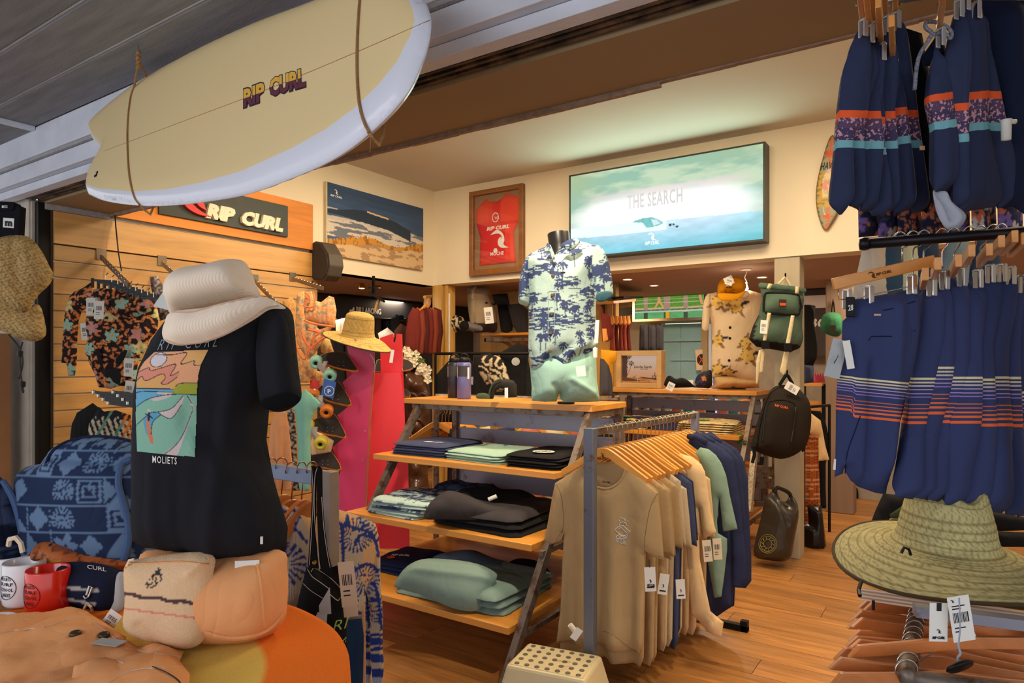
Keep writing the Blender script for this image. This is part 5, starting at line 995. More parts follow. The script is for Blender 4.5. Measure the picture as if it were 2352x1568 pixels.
for i,(a,b) in enumerate(hl):
    d = 1.60-.036*i;p0,p1 = Zp(14,[a,b]);A0 = P(*p0,d);h = .0125+.001*(i % 3);dz = (p1[1]-p0[1]);A1 = P(*p1,d+.0);ex_ = A1-A0;ex_ = ex_/np.linalg.norm(ex_);Lh = .42
    t = thing('wooden_hanger',('nearest' if i == len(hl)-1 else nth[len(hl)-2-i]+' nearest')+' of the wooden hangers under the plywood shelf','hanger',A0+ex_*.2,'wooden hangers under the plywood shelf')
    f = Fr(A0,ex_,UP); 
    prof = [(0,-h),(.02,h*.8),(.10,h),(.17,h*1.3),(Lh/2,h*1.6),(Lh-.17,h*1.3),(Lh-.10,h),(Lh-.02,h*.8),(Lh,-h),(Lh-.1,-h*.8),(Lh/2,-h*.4),(.1,-h*.8)]
    B().prism(f,prof,-.006,.006).mk('hanger_body',m_hd,t,bevel=.002);e = f.w(Lh/2,h*1.4);k = i/11;bp = bq0*(1-k)+bq1*k
    tt = np.linspace(-2.2,2.4,14);B().tube([e]+[bp+RT*.020*math.sin(x)+UP*(.004+.020*math.cos(x)) for x in tt[::-1]],.0016,6).mk('hook',m_steel,t,smooth=True)
pillow('blue_garment',Zp(14,[(1500,1180),(1640,1200),(1660,1660),(1480,1660),(1530,1400)]),frv(2320,1500,1.7),.02,fab('deep_blue',(36,56,84)),label='dark blue garment hanging under the plywood shelf at the right edge',cat='clothing',wr=wrk(.01,8,4,4))
# ------------------------------------------------------------------ pictures and signs on the upper walls
def ppanel(name,fr,tl,br,nx,ny,paint,mat,parent,n=0,th=.01,**k):
    u0,v1 = fr.px(*tl);u1,v0 = fr.px(*br);return panel(name,fr,u0,u1,v0,v1,nx,ny,paint,mat,parent,n,th,**k),(u0,u1,v0,v1)
def pdune(c):
    x = c.A;y = c.B;n = fbm(x*5+y*2,y*22,3);col = lin((70,96,136))*(1.25-y*.55+.0*x)[:,None]*(.75+.5*n)[:,None]
    m = (y < .50+.08*n) & (y > .27);foam = fbm(x*7,y*26,9);col[m] = (lin((120,128,142))*(.9+0*foam)[:,None])[m];col[m & (foam > .5)] = lin((214,204,190));col[(foam > .62) & (y < .66) & (y > .5) & (x < .5)] = lin((196,190,184))
    top = .62+.10*np.exp(-((x-.33)/.22)**2)+.05*np.exp(-((x-.62)/.16)**2)-.25*np.clip(x-.7,0,1);bot = .60-.12*np.clip(x-.1,0,1)-.28*np.clip(x-.6,0,1)
    m = (y < top) & (y > bot-.02) & (x < .85);col[m] = lin((46,60,78));m = (np.abs(y-top) < .012) & (x > .38) & (x < .6);col[m] = lin((226,196,150))
    dune = .20+.10*np.exp(-((x-.45)/.2)**2)+.14*np.exp(-((x-.95)/.25)**2)+.03*fbm(x*9,x*0,4);g = dune+.09*fbm(x*60,y*8,5)*np.clip(np.sin(x*8-.5)+.6,0,1.5);col[y < g] = lin((206,148,66));m = (y < g) & (fbm(x*70,y*16,6) > .56);col[m] = lin((160,104,40))
    s = dune-.07+.03*fbm(x*6,y*6,8);col[y < s] = lin((216,184,140));m = (y < s) & (fbm(x*14,y*20,11) > .57);col[m] = lin((176,140,104));return col
fL = frY(-4.57);t = thing('wave_photo_panel','large beach photo of dunes and a breaking wave on the left upper wall','picture',P(860,520,6.3))
(u0,v0) = fL.px(751,585);(u1,v1) = fL.px(972,478);v1 = (fL.px(751,417)[1]+fL.px(972,479)[1])/2;v0 = (fL.px(751,586)[1]+fL.px(972,619)[1])/2
panel('photo_print',fL,u0,u1,v0,v1,190,130,pdune,VC('photo_print',.45,0),t,0,.025)
B().fbox(fL,u0-.012,u0,v0,v1,-.028,.004).mk('edge_strip',M('pale_edge',(200,186,150),.6),t)
text('THE SEARCH',fL,(u0+.20,v1-.085),(u0+.50,v1-.085),.018,M('grey_print'),t,px=False,n=.001,name='caption',bold=0,sp=1.4)
surflogo(fL,u0+.10,v1-.07,.045,WPR,t,.0005);text('RIP CURL',fL,(u0+.04,v1-.115),(u0+.17,v1-.115),.016,WPR,t,px=False,n=.001,sh=.2,name='caption',bold=.03)
# pine board with the charcoal brand sign
fS = frY(-4.55);us = fS.px(262,480)[0];ue = fS.px(719,500)[0];zt = (fS.px(719,470)[1]);zb = fS.px(718,574)[1]
t = thing('brand_sign','orange pine board carrying a charcoal sign with cream RIP CURL letters','sign',fS.w((us+ue)/2,zb))
B().fbox(fS,us,ue,zb,zt,-.03,0).mk('pine_board',m_pine,t,bevel=.002)
a0 = fS.px(362,500)[0];a1 = fS.px(658,500)[0];s1 = fS.px(658,545)[1];s2 = fS.px(658,474)[1];B().fbox(fS,a0,a1,s1,s2,0,.02).mk('charcoal_plate',M('charcoal_plate',(58,62,58),.55,bump=.05),t,bevel=.002)
f2 = fS.shift(.02);m_cl = M('cream_letter',(226,216,190),.5,bump=0,var=.02)
p0 = f2.px(470,498);p1 = f2.px(532,507);text('RIP',f2,(p0[0],p0[1]),(p1[0],p0[1]),.10,m_cl,t,px=False,th=.025,sh=.25,bold=.07,name='raised_lettering')
p0 = f2.px(548,514);p1 = f2.px(645,520);text('CURL',f2,(p0[0],f2.px(470,498)[1]),(p1[0],f2.px(470,498)[1]),.10,m_cl,t,px=False,th=.025,sh=.25,bold=.07,name='raised_lettering')
pp = [f2.px(*q) for q in spl(Zp(2,[(1415,145),(1340,125),(1270,85),(1235,60),(1215,10),(1300,-10),(1290,30),(1320,70),(1375,100)]),4)]+[f2.px(*q) for q in Zp(2,[(1360,60),(1340,20)])]
B().prism(f2,[f2.px(*q) for q in spl(Zp(2,[(1415,145),(1330,128),(1262,92),(1228,55),(1222,0),(1262,25),(1300,72),(1350,112)]),4)],0,.03).prism(f2,[f2.px(*q) for q in spl(Zp(2,[(1378,102),(1330,72),(1300,30),(1290,-10),(1330,10),(1362,55)]),4)],0,.03).mk('red_wave_emblem',M('red_enamel',(214,38,26),.4,bump=0),t)
# jersey frame
fX = frX(5.37);t = thing('jersey_frame','framed red contest jersey on the back upper wall left of the lightbox','picture frame',P(1140,530,6.2))
ju0 = fX.px(1079,540)[0];ju1 = fX.px(1202,540)[0];jv0 = (fX.px(1083,636)[1]+fX.px(1203,622)[1])/2;jv1 = (fX.px(1078,441)[1]+fX.px(1200,422)[1])/2
m_fr = wood('dark_frame_wood',(140,90,48),.7,2,.45);w_ = .045
for a,b,c_,d_ in ((ju0,ju0+w_,jv0,jv1),(ju1-w_,ju1,jv0,jv1),(ju0+w_,ju1-w_,jv1-w_,jv1),(ju0+w_,ju1-w_,jv0,jv0+w_*1.3)): B().fbox(fX,a,b,c_,d_,-.035,.015).mk('frame_rail',m_fr,t,bevel=.004)
B().fbox(fX,ju0+.02,ju1-.02,jv0+.02,jv1-.02,-.035,-.03).mk('backing',M('linen_backing',(150,116,84),.9),t)
W_ = ju1-ju0;H_ = jv1-jv0
def jp(x,y): return (ju0+W_*(x-1108)/(1475-1108),jv1-H_*(y-1250)/560) 
def J(x,y):  # x,y in 0..1 of the frame
    return (ju0+W_*x,jv0+H_*y)
jo = [J(*q) for q in [(.30,.90),(.34,.86),(.50,.85),(.60,.88),(.66,.93),(.90,.86),(.93,.72),(.90,.62),(.84,.52),(.80,.48),(.84,.12),(.16,.12),(.18,.44),(.12,.58),(.08,.66),(.10,.80)]]
def pj(c):
    col = pal(c,(220,44,38));u,v = c.U-ju0,c.V-jv0;x = u/W_;y = v/H_;put(col,(x > .66) & (y > .1) & (y < .56),(236,70,56));put(col,(y > .62) & (x < .42),(232,66,48));put(col,(y > .60) & (x > .58),(232,72,54));put(col,y < .16,(236,60,44));return col
jb = pillow('jersey',jo,fX.shift(-.025),.018,VC(),t,px=False,paint=pj,res=.012,wr=wrk(.004,12,8,4),w=.03,back=.1)
F3 = fX.shift(-.025)
def jt(s_,x0,x1,y,h,m_=WPR,**k):
    a = J(x0,y);b = J(x1,y);A3 = F3.w(*a);return text(s_,F3,proj(A3),proj(F3.w(*b)),h/FPX*0+h,m_,t,base=jb,name='jersey_lettering',**k)
jt('RIP CURL',.30,.72,.525,8,bold=.045,sh=.3);jt('MOCHE',.37,.62,.225,8,bold=.02)
surflogo(F3,*J(.52,.40),.20,WPR,t,base=jb)
B().lathe([(.001,.0),(.026,0),(.026,.002),(.001,.002)],F3.w(*J(.49,.275),.022),6,A=np.stack([F3.U,F3.V,F3.N],1)).mk('hexagon_badge',WPR,t);B().lathe([(.036,0),(.044,0),(.044,.002),(.036,.002)],F3.w(*J(.49,.66),.022),20,A=np.stack([F3.U*.9,F3.V*1.1,F3.N],1),cap=False).mk('oval_badge',WPR,t)
text('WSL',F3,proj(F3.w(*J(.45,.645))),proj(F3.w(*J(.54,.645))),6,WPR,t,base=jb,name='badge_lettering')
B().fbox(fX,*(J(.38,0)[0],J(.60,0)[0]),jv0+.012,jv0+.045,.015,.018).mk('brass_plate',m_brass,t);B().fbox(fX,ju0+w_,ju1-w_,jv0+w_,jv1-w_,.004,.006).mk('glass',GL(),t)
# lightbox
fT = frX(5.27);lb = thing('lightbox','large glowing lightbox showing a turquoise surf line-up, reading THE SEARCH','lightbox',P(1530,450,5.4))
tu0 = fT.px(1311,450)[0];tu1 = fT.px(1753,450)[0];tv0 = (fT.px(1313,590)[1]+fT.px(1754,550)[1])/2;tv1 = (fT.px(1311,407)[1]+fT.px(1752,328)[1])/2
B().fbox(fT,tu0-.015,tu1+.015,tv0-.015,tv0+.0,-.13,.006).fbox(fT,tu0-.015,tu1+.015,tv1,tv1+.012,-.13,.006).fbox(fT,tu0-.015,tu0,tv0,tv1,-.13,.006).fbox(fT,tu1,tu1+.015,tv0,tv1,-.13,.006).fbox(fT,tu0,tu1,tv0,tv1,-.13,-.12).mk('box_frame',M('graphite_frame',(52,54,52),.4,.4,bump=0),lb)
def ptv(c):
    x = c.A;y = c.B;hz = .345-.045*x;n = fbm(x*6,y*9,3);n2 = fbm(x*14,y*20,5);sky = lin((150,196,176))*(1-.12*y)[:,None]*np.ones((c.n,1));w = np.clip((n-.44)*5,0,1)[:,None]*.55
    col = sky*(1-w)+lin((222,232,196))*w;warm = np.exp(-((x)/.18)**2-((y-1)/.3)**2)+np.exp(-((x-1)/.4)**2-((y-1)/.15)**2)*.6;col = col*(1-.5*warm[:,None])+lin((180,184,120))*.5*warm[:,None]
    g = np.clip(1.25-np.abs((x-.5)/.50)**3-np.abs((y-.40)/.30)**2.2,0,1)[:,None];col = col*(1-g)+np.array([1.0,1.0,1.0])*g*1.15;pk = np.clip(1-np.abs((y-.68)/.07),0,1)*np.clip(1.2-np.abs((x-.5)/.45)**3,0,1);cl = (pk*(.5+n))[:,None].clip(0,1)*.7;col = col*(1-cl)+lin((228,212,214))*cl
    sea = y < hz;dpt = np.clip((hz-y)/hz,0,1)[:,None];sc_ = lin((206,232,250))*(1-dpt)+lin((110,200,220))*dpt;ed = np.clip(np.abs(x-.5)*2-.55,0,1)[:,None]*1.6;sc_ = sc_*(1-ed*.6)+lin((70,186,186))*ed*.6;sc_ = sc_*(.82+.36*n2)[:,None];col[sea] = sc_[sea]
    wv = hz+.035*np.exp(-((x-.43)/.08)**2)+.012*np.exp(-((x-.2)/.2)**2);m = (y < wv) & (y > hz-.10-.03*n) & (x < .54);col[m] = lin((232,242,248));m = inpoly(x+.012*(n-.5),y+.02*(n2-.5),spl([(.36,.345),(.41,.372),(.46,.37),(.495,.34),(.52,.29),(.48,.268),(.44,.258),(.425,.285),(.41,.32)],4,True));col[m] = (lin((110,190,190))*(.8+.5*fbm(x*60,y*14,7))[:,None])[m];m = inpoly(x,y,[(.455,.355),(.49,.335),(.51,.29),(.47,.275),(.465,.31)]);col[m] = lin((206,232,236))
    for a,b,r in ((.558,.262,.009),(.575,.262,.007),(.592,.235,.008)): col[((x-a)/r)**2+((y-b)/(r*1.6))**2 < 1] = lin((40,70,70))
    return col
panel('lit_print',fT,tu0,tu1,tv0,tv1,260,130,ptv,VC('lit_print',emit=.80),lb,0,.01)
mlt = EM('lit_white',(246,246,244),.76);TW = tu1-tu0;TH_ = tv1-tv0
text('THE SEARCH',fT,(tu0+TW*.33,tv0+TH_*.505),(tu0+TW*.62,tv0+TH_*.505),.115,EM('lit_pale',(205,205,205),.76),lb,px=False,th=.002,name='lit_lettering',bold=.015,sp=1.1)
surflogo(fT,tu0+TW*.46,tv0+TH_*.15,.07,mlt,lb,.0005);text('RIP CURL',fT,(tu0+TW*.425,tv0+TH_*.06),(tu0+TW*.50,tv0+TH_*.06),.03,mlt,lb,px=False,sh=.25,bold=.03,name='lit_lettering')
light('AREA',(np.mean([tu0,tu1]),5.2,2.80),8,(.66,1.0,.82),1.9,(np.mean([tu0,tu1]),3.0,3.1),sizey=.6)  # added unseen lamp beside the lightbox, boosts its green glow on the ceiling
# wooden surfboard plaque
fM = frX(5.385);t = thing('surfboard_plaque','small painted surfboard plaque reading MAUI HAWAII on the back upper wall','sign',P(1900,420,5.0));mo = spl([(1912,310),(1889,365),(1875,430),(1876,480),(1888,520),(1897,529),(1906,522),(1930,480),(1944,430),(1940,360)],6,True)
def pm(c):
    col = pal(c,(164,168,140));mid = (c.PY > 395) & (c.PY < 475);put(col,mid,(206,168,84));put(col,mid & (fbm(c.PX*.12,c.PY*.3,4) > .55),(150,140,84));ax = 1912-(c.PY-310)*.055;r = np.abs(c.PX-ax);put(col,~mid & (r > 1.0) & (r < 4.0),(226,100,50));put(col,(c.PY > 495) & (c.PY < 500) & (r < 12),(226,110,60))
    put(col,inpoly(c.PX,c.PY,[(1886,425),(1896,414),(1906,412),(1908,420),(1900,426),(1904,440),(1892,438)]),(190,84,44));put(col,c.D < .012,(120,100,60));return col
pq = pillow('plaque_board',mo,fM,.012,VC('painted_wood',.4,.05,coat=.3),t,paint=pm,w=.03,res=.012)
text('MAUI',fM,(1896,362),(1922,357),18,M('orange_print',(216,84,44),.5,bump=0),t,base=pq,name='plaque_lettering',bold=.03);text('HAWAII',fM,(1884,391),(1932,384),17,INK,t,base=pq,name='plaque_lettering',sh=.15)
# speaker and screw holes
t = thing('wall_speaker','grey wall speaker at the right end of the pine brand board','speaker',P(732,600,5.6));f = frv(732,600,5.62,-42)
so = [f.px(*q) for q in Zp(4,[(395,115),(440,90),(480,96),(524,170),(532,240),(516,305),(490,336),(404,325)])];B().prism(f,so,-.14,-.005).mk('cabinet',M('speaker_grey',(70,62,54),.6,bump=.1),t,bevel=.01);B().prism(f,[(a*.93+so[0][0]*.03,b*.93+so[4][1]*.05) for a,b in so],-.004,.006).mk('grille',M('speaker_grille',(58,52,46),.8,bump=.9,bsc=400),t,bevel=.006);B().beam(f.w(-.02,0,-.12),f.w(-.12,0,-.2),.04,.22).mk('mount',m_dark,t)
B().tube([P(718,645,5.6),P(722,655,5.6)],.01,6).mk('cable',m_dark,t)
t = thing('hanging_cable','thin black cable hanging down the slatwall from the soffit','cable',P(265,500,4.25));B().tube([P(264,494,4.30),P(266,520,4.28),P(272,580,4.24),P(279,622,4.2)],.004,6).mk('cable_run',INK,t)
# ------------------------------------------------------------------ mannequin in the palm shirt on the middle shelf unit
m_sk = M('black_mannequin_skin');fp_ = frv(1300,720,3.74,6)
mq = thing('mannequin','headless torso mannequin wearing the palm shirt on the middle shelf unit','mannequin',P(1300,915,3.8)*[1,1,0]+[0,0,1.25])
q = P(1285,560,3.78);A_ = axes((-.12,0,1),RT);B().lathe([(.085,-.14),(.066,-.06),(.060,.0),(.062,.055),(.060,.062)],q,28,A=A_,cap=False).mk('neck',m_sk,mq,smooth=True)
B().lathe([(.001,.063),(.060,.062),(.0605,.058)],q,28,A=A_,cap=False).mk('neck_cap',M('cream_cap',(226,206,170),.5,bump=0),mq)
b = B();cap_n = A_[:,2]
for i in range(9):
    for j in range(9):
        x = (i-4)*.012;y = (j-4)*.012
        if x*x+y*y < .0029: b.lathe([(.001,.0642),(.0035,.0640)],q+A_[:,0]*x+A_[:,1]*y,5,A=A_,cap=False)
b.mk('cap_holes',m_dark,mq)
B().lathe([(.001,0),(.05,0),(.05,.01),(.001,.012)],P(1300,910,3.9)*[1,1,0]+[0,0,1.252],24).mk('base_plate',m_dark,mq)
def ppalm(ox=0,n=46,seed=5,s=1.0,base=(186,212,204),ink=(66,78,118)):
    def f(c):
        R = np.random.RandomState(seed);col = pal(c,base)*(.95+.1*vnoise(c.U*120,c.V*120,3))[:,None];U = c.U/s;V = c.V/s+ox
        big = fbm(U*7,V*24,seed,2);fine = fbm(U*30,V*190,seed+3,3);m = (big > .60) & (fine > .42);m |= (big > .52) & (fine > .63);put(col,m,ink)
        x0,x1,y0,y1 = U.min(),U.max(),V.min(),V.max()
        for i in range(n):
            x = x0+(x1-x0)*R.rand();y = y0+(y1-y0)*R.rand();h = .05+.04*R.rand();l = .012*(R.rand()-.5)
            near = (np.abs(U-x) < .06) & (V > y-.03) & (V < y+h+.05)
            if not near.any(): continue
            a = U[near];b = V[near];mm = dline(a,b,[(x,y),(x+l*.5,y+h*.5),(x+l,y+h)]) < .0024
            for k in range(9): t = k*2*PI/9+R.rand()*.3;L = .022+.008*R.rand();mm |= dline(a,b,[(x+l,y+h),(x+l+L*.6*math.cos(t),y+h+L*.5*math.sin(t)+.004),(x+l+L*math.cos(t),y+h+L*.75*math.sin(t)-.006)]) < .0034
            idx = np.where(near)[0][mm];col[idx] = lin(ink)
        return col
    return f
pw = thing('palm_shirt','pale mint short-sleeved shirt printed with navy palm islands on the torso','shirt',P(1300,880,3.7));P6 = lambda l: Zp(6,l)
def wp(c): return wrk(.010,5,5,5)(c)+ridge(c,(.25,.12),(.55,.22),.03,-.016)+ridge(c,(.55,.2),(.98,.25),.035,.016)+ridge(c,(.6,.12),(.95,.3),.03,-.014)+ridge(c,(.1,.9),(.1,.2),.03,.008)
bd = pillow('shirt_body',P6([(1005,222),(940,250),(880,283),(838,330),(850,450),(866,600),(868,800),(864,1020),(872,1110),(893,1190),(985,1228),(1012,1172),(1028,1150),(1046,1243),(1100,1240),(1210,1205),(1290,1135),(1385,1030),(1412,975),(1395,850),(1392,700),(1400,500),(1440,300),(1430,235),(1400,215),(1270,185),(1190,235),(1130,225),(1068,290)]),fp_,.13,VC(),pw,paint=ppalm(),res=.0052,wr=wp)
pillow('sleeve',spl(P6([(900,275),(850,310),(818,380),(798,460),(788,560),(788,662),(825,682),(864,686),(875,600),(880,400)]),3,True),frv(1200,650,3.72,-15),.05,VC(),pw,paint=ppalm(.3,14,9),res=.0055,wr=wrk(.005,9,5,7))
sr = pillow('sleeve',spl(P6([(1400,215),(1440,240),(1482,320),(1512,450),(1527,590),(1518,628),(1450,660),(1400,650),(1378,560),(1362,400),(1372,280)]),3,True),frv(1385,630,3.62,20),.055,VC(),pw,paint=ppalm(.7,16,11),res=.0055,wr=wrk(.005,9,5,8))
pillow('sleeve_lining',spl(P6([(1395,605),(1430,582),(1480,572),(1520,585),(1512,625),(1450,655),(1405,650)]),4,True),frv(1388,685,3.54,10),.008,fab('dark_teal_lining',(58,92,104)),pw,res=.01)
for pts,sd in (([(1000,228),(1012,195),(1040,215),(1070,290),(1055,330),(1035,270),(985,265)],3),([(1068,300),(1130,200),(1180,170),(1245,158),(1272,190),(1230,240),(1180,262),(1130,225),(1090,270)],4)):
    pillow('collar',P6(pts),frv(1290,575,3.585,4),.012,VC(),pw,paint=ppalm(.1,6,sd),res=.007)
for y in (315,453,605,753,902,1046): q = onpx(bd,P6([(1060-(y-315)*.035,y)]),.004)[0];B().lathe([(.001,.004),(.007,.004),(.009,0),(.001,-.002)],q,12,A=np.stack([fp_.U,fp_.V,fp_.N],1)).mk('button',M('coconut_button',(110,76,44),.4,bump=0),pw)
B().tube(onpx(bd,P6([(1030,330),(1022,600),(1018,900),(1012,1165)]),.001),.0016,4).tube(onpx(bd,P6([(1095,300),(1075,600),(1065,900),(1048,1235)]),.001),.0016,4).mk('placket_seam',fab('mint_seam',(160,186,178)),pw)
q = onpx(bd,P6([(1136,428)]),.003)[0];B().fbox(Fr(q,fp_.U,fp_.V),-.012,.012,-.004,.004,0,.001).mk('pocket_tab',INK,pw)
m_mint = fab('mint_cotton',(158,198,184));st = thing('mint_shorts','mint green shorts under the palm shirt on the torso','shorts',P(1300,915,3.75)*[1,1,0]+[0,0,1.25])
pillow('shorts_body',P6([(880,1060),(1395,980),(1398,1150),(1402,1280),(1420,1408),(1415,1438),(1300,1442),(1150,1442),(1122,1424),(1108,1375),(1095,1408),(1085,1438),(990,1440),(892,1432),(888,1380),(890,1330),(880,1200)]),frv(1300,860,3.76,6),.12,m_mint,st,res=.011,wr=lambda c: wrk(.010,6,6,15)(c)+ridge(c,(.3,.3),(.45,.05),.04,-.015)+ridge(c,(.55,.4),(.9,.15),.04,.012))
tag(pw,1333,840,3.55,.05,.055,rot=6,code=False);tag(pw,1372,735,3.55,.02,.12,rot=-3,code=False)
t = thing('security_tag','white security tag at the hip of the palm shirt','tag',P(1367,800,3.55));B().lathe([(.001,-.05),(.011,-.048),(.013,0),(.001,.008)],P(1367,800,3.56),12).mk('tag_body',M('white_plastic'),t)
# bottles and headwear on the top shelf
def bottle(px,y,rgb,lab):
    d_ = y/(FW[1]+RT[1]*(px-CXP)/FPX);c = P(px,900,d_)*[1,1,0]+[0,0,1.251];t = thing('insulated_bottle',lab,'bottle',c)
    B().lathe([(.001,0),(.043,0),(.046,.004),(.046,.225),(.040,.236),(.034,.24)],c,32).mk('bottle_body',M('powder_coat_%d' % rgb[2],rgb,.35,.2,bump=.05),t,smooth=True)
    B().lathe([(.036,.238),(.038,.242),(.038,.262),(.030,.268),(.001,.269)],c,24).mk('screw_cap',m_dark,t,smooth=True);B().tube([c+RT*.03*math.cos(a)+[0,0,.266+.026*math.sin(a)] for a in np.linspace(0,PI,9)],.005,6).mk('carry_loop',m_dark,t,smooth=True)
    th = np.linspace(-1.2,.9,14);b = B()
    for z0,z1,m_ in ((.145,.215,M('label_%d' % rgb[2],(60,56,60),.6,bump=0)),): V = [c+(-FW*math.cos(a)+RT*math.sin(a))*.0468+[0,0,z] for z in (z0,z1) for a in th];B().add(V,[(i,i+1,15+i,14+i) for i in range(13)]).mk('dark_label',m_,t)
    for a0,a1,z0,z1 in ((.55,.85,.13,.205),(-1.2,-1.05,.14,.21)): V = [c+(-FW*math.cos(a)+RT*math.sin(a))*.0474+[0,0,z] for z in (z0,z1) for a in (a0,(a0+a1)/2,a1)];B().add(V,[(0,1,4,3),(1,2,5,4)]).mk('white_label',WPR,t)
bottle(1066,3.50,(108,106,160),'lilac insulated bottle on the top shelf of the middle unit');bottle(1044,3.57,(44,46,58),'dark navy insulated bottle left of the lilac one')
t = thing('mesh_snapback','dark mesh snapback cap resting on its open back on the top shelf','cap',P(1150,915,4.1)*[1,1,0]+[0,0,1.25])
pillow('cap_mesh',P6([(553,1418),(560,1340),(590,1290),(640,1265),(700,1262),(750,1275),(775,1310),(775,1400),(755,1405),(705,1408),(700,1370),(680,1340),(640,1335),(605,1360),(590,1416)]),frv(1155,890,4.0,5),.02,M('black_mesh',(44,38,34),.8,bump=1,bsc=500),t,res=.006,w=.02)
B().tube([P(*q,3.97) for q in spl(P6([(556,1415),(565,1345),(600,1285),(650,1262)]),4)],.006,6).mk('green_peak_edge',m_ol,t)
tag(t,*P6([(692,1330)])[0],3.93,.02,.06,code=False)
pillow('visor_peak',spl(P6([(455,1395),(470,1375),(520,1370),(555,1385),(560,1412),(520,1415),(465,1412)]),4,True),frv(1110,912,3.95,0,40),.012,m_ol,t,res=.006)
# ------------------------------------------------------------------ folded clothes on the middle unit
def fold(name,lab,x0,x1,y0,y1,z,h,mat,n=1,rot=0,cat='t-shirt',group=None,puff=.02,paint=None,res=.018,wra=.010):
    """n folded garments stacked; first built, the rest copied with their own label"""
    cx,cy = (x0+x1)/2,(y0+y1)/2;a,b = (x1-x0)/2,(y1-y0)/2;r = min(a,b)*.25;o = []
    for sx,sy,t0 in ((1,-1,-90),(1,1,0),(-1,1,90),(-1,-1,180)):
        for k in range(4): t = math.radians(t0+30*k);o.append((sx*(a-r)+r*math.cos(t),sy*(b-r)+r*math.sin(t)))
    o = [(u*(1+.03*math.sin(i*2.3+x0*9)),v*(1+.03*math.cos(i*1.7+z*9))) for i,(u,v) in enumerate(o)];f = frH(cx,cy,z+h*.45,rot);f.O[2] = z+.004
    first = pillow(name,o,f,h,mat,px=False,res=res,w=puff,back=.08,wr=wrk(wra,6,7,int(abs(cx*97)) % 50),paint=paint,label=lab if n == 1 else 'bottom '+lab,cat=cat,group=group,smooth_n=4)
    res_ = [first]
    for k in range(1,n):
        c = dup(first,(cx+.006*math.sin(k*2.7),cy+.008*math.cos(k*1.9),WL[first.name][2]+k*h*1.02),.03*math.sin(k*3.1));c['label'] = ('top ' if k == n-1 else nth[k-1]+' from the bottom ')+lab;res_.append(c)
    return res_
m_slate = fab('slate_navy',(66,72,100));m_char = fab('charcoal',(58,54,56));m_ltm = fab('light_mint',(160,190,170))
a = fold('folded_tshirt','slate navy t-shirt in the left stack, second shelf down',-3.0,-2.58,3.10,3.55,.915,.014,m_slate,5,3,group='slate navy folded t-shirts');top = a[-1]
def toplogo(o,z,fn): pass
f = frH(-2.74,3.18,.915+.0146*5+.004,8);B().prism(f,[(-.05,.02),(0,.0),(.05,.03),(.07,.02),(.03,-.01),(0,-.015),(-.03,.0)],-.002,.0015).mk('chest_print',WPR,a[-1]) if False else None
fold('folded_tshirt','pale mint t-shirt in the middle stack, second shelf down',-2.56,-2.14,3.09,3.5,.915,.014,m_ltm,4,-4,group='pale mint folded t-shirts')
fold('folded_tshirt','soft black t-shirt in the right stack, second shelf down',-2.12,-1.78,3.08,3.55,.915,.014,fab('soft_black'),5,2,group='soft black folded t-shirts')
def emblem(name,x,y,z,r,cols,lab=None,par=None,rot=0):
    V = [];F = [];cc = [];n = 40;m = 8;f = frH(x,y,z,rot)
    for i in range(m+1):
        for k in range(n): t = 2*PI*k/n;V.append(f.w(r*1.15*i/m*math.cos(t),r*i/m*math.sin(t)));cc.append(cols[int(hsh(np.int64(i),np.int64(k//3),3)*len(cols)) % len(cols)] if i < m-1 else (230,230,220))
    F = [(i*n+k,i*n+(k+1) % n,(i+1)*n+(k+1) % n,(i+1)*n+k) for i in range(m) for k in range(n)]
    return mk(name,V,F,VC('screen_print',.8,.1),par,col=lin(np.array(cc)))
emblem('round_print',-1.93,3.20,.915+.0146*5+.009,.055,[(60,130,70),(230,200,60),(40,60,110),(220,220,210)],par=bpy.data.objects[[o.name for o in bpy.data.objects if o.get('label','').startswith('top soft black')][0]])
tp = [o for o in bpy.data.objects if o.get('label','').startswith('top slate')][0];WL[tp.name] = np.array(tp.location)
f = frH(-2.72,3.18,.915+.0146*5+.010,12);B().prism(f,[(-.06,.0),(-.02,.02),(.02,.0),(.05,.015),(.08,.0),(.03,-.012),(0,.0),(-.03,-.01)],0,.001).mk('chest_print',WPR,tp)
for k in range(5): a = fold('folded_shirt','',-2.99+.01*k,-2.55+.01*k,2.86,3.3,.595+.019*k,.017,VC(),1,3*k-4,paint=ppalm(k*.3,40,20+k),res=.012,wra=.010,cat='shirt');a[0]['label'] = ('bottom' if k == 0 else 'top' if k == 4 else nth[k-1]+' from the bottom')+' palm-print shirt in the left stack, third shelf down'
fold('folded_shirt','dark palm-print shirt set back behind the left stack, third shelf down',-2.9,-2.5,3.32,3.62,.595,.10,VC(),1,0,paint=ppalm(.5,30,44,base=(60,84,110),ink=(30,40,74)),cat='shirt',puff=.05,wra=.02)
tag(tp,950,1182,3.9,.05,.03,rot=-12)
for k in range(3): a = fold('folded_hoodie','',-2.47,-1.86-.02*k,2.86,3.40,.597+.034*k,.032,m_char if k == 2 else m_bk,1,-3+3*k,cat='hoodie',puff=.06,wra=.014);a[0]['label'] = ('bottom black','middle black','uppermost charcoal')[k]+' hoodie in the big stack, third shelf down'
pillow('folded_hoodie',spl([(975,1190),(985,1158),(1010,1135),(1035,1126),(1080,1140),(1130,1160),(1200,1165),(1195,1200),(1180,1212),(1100,1195),(1020,1192)],4,True),frv(1085,1170,3.62,8,35),.06,m_char,res=.012,label='charcoal hoodie draped over the big stack, third shelf down',cat='hoodie',wr=wrk(.016,6,6,3))
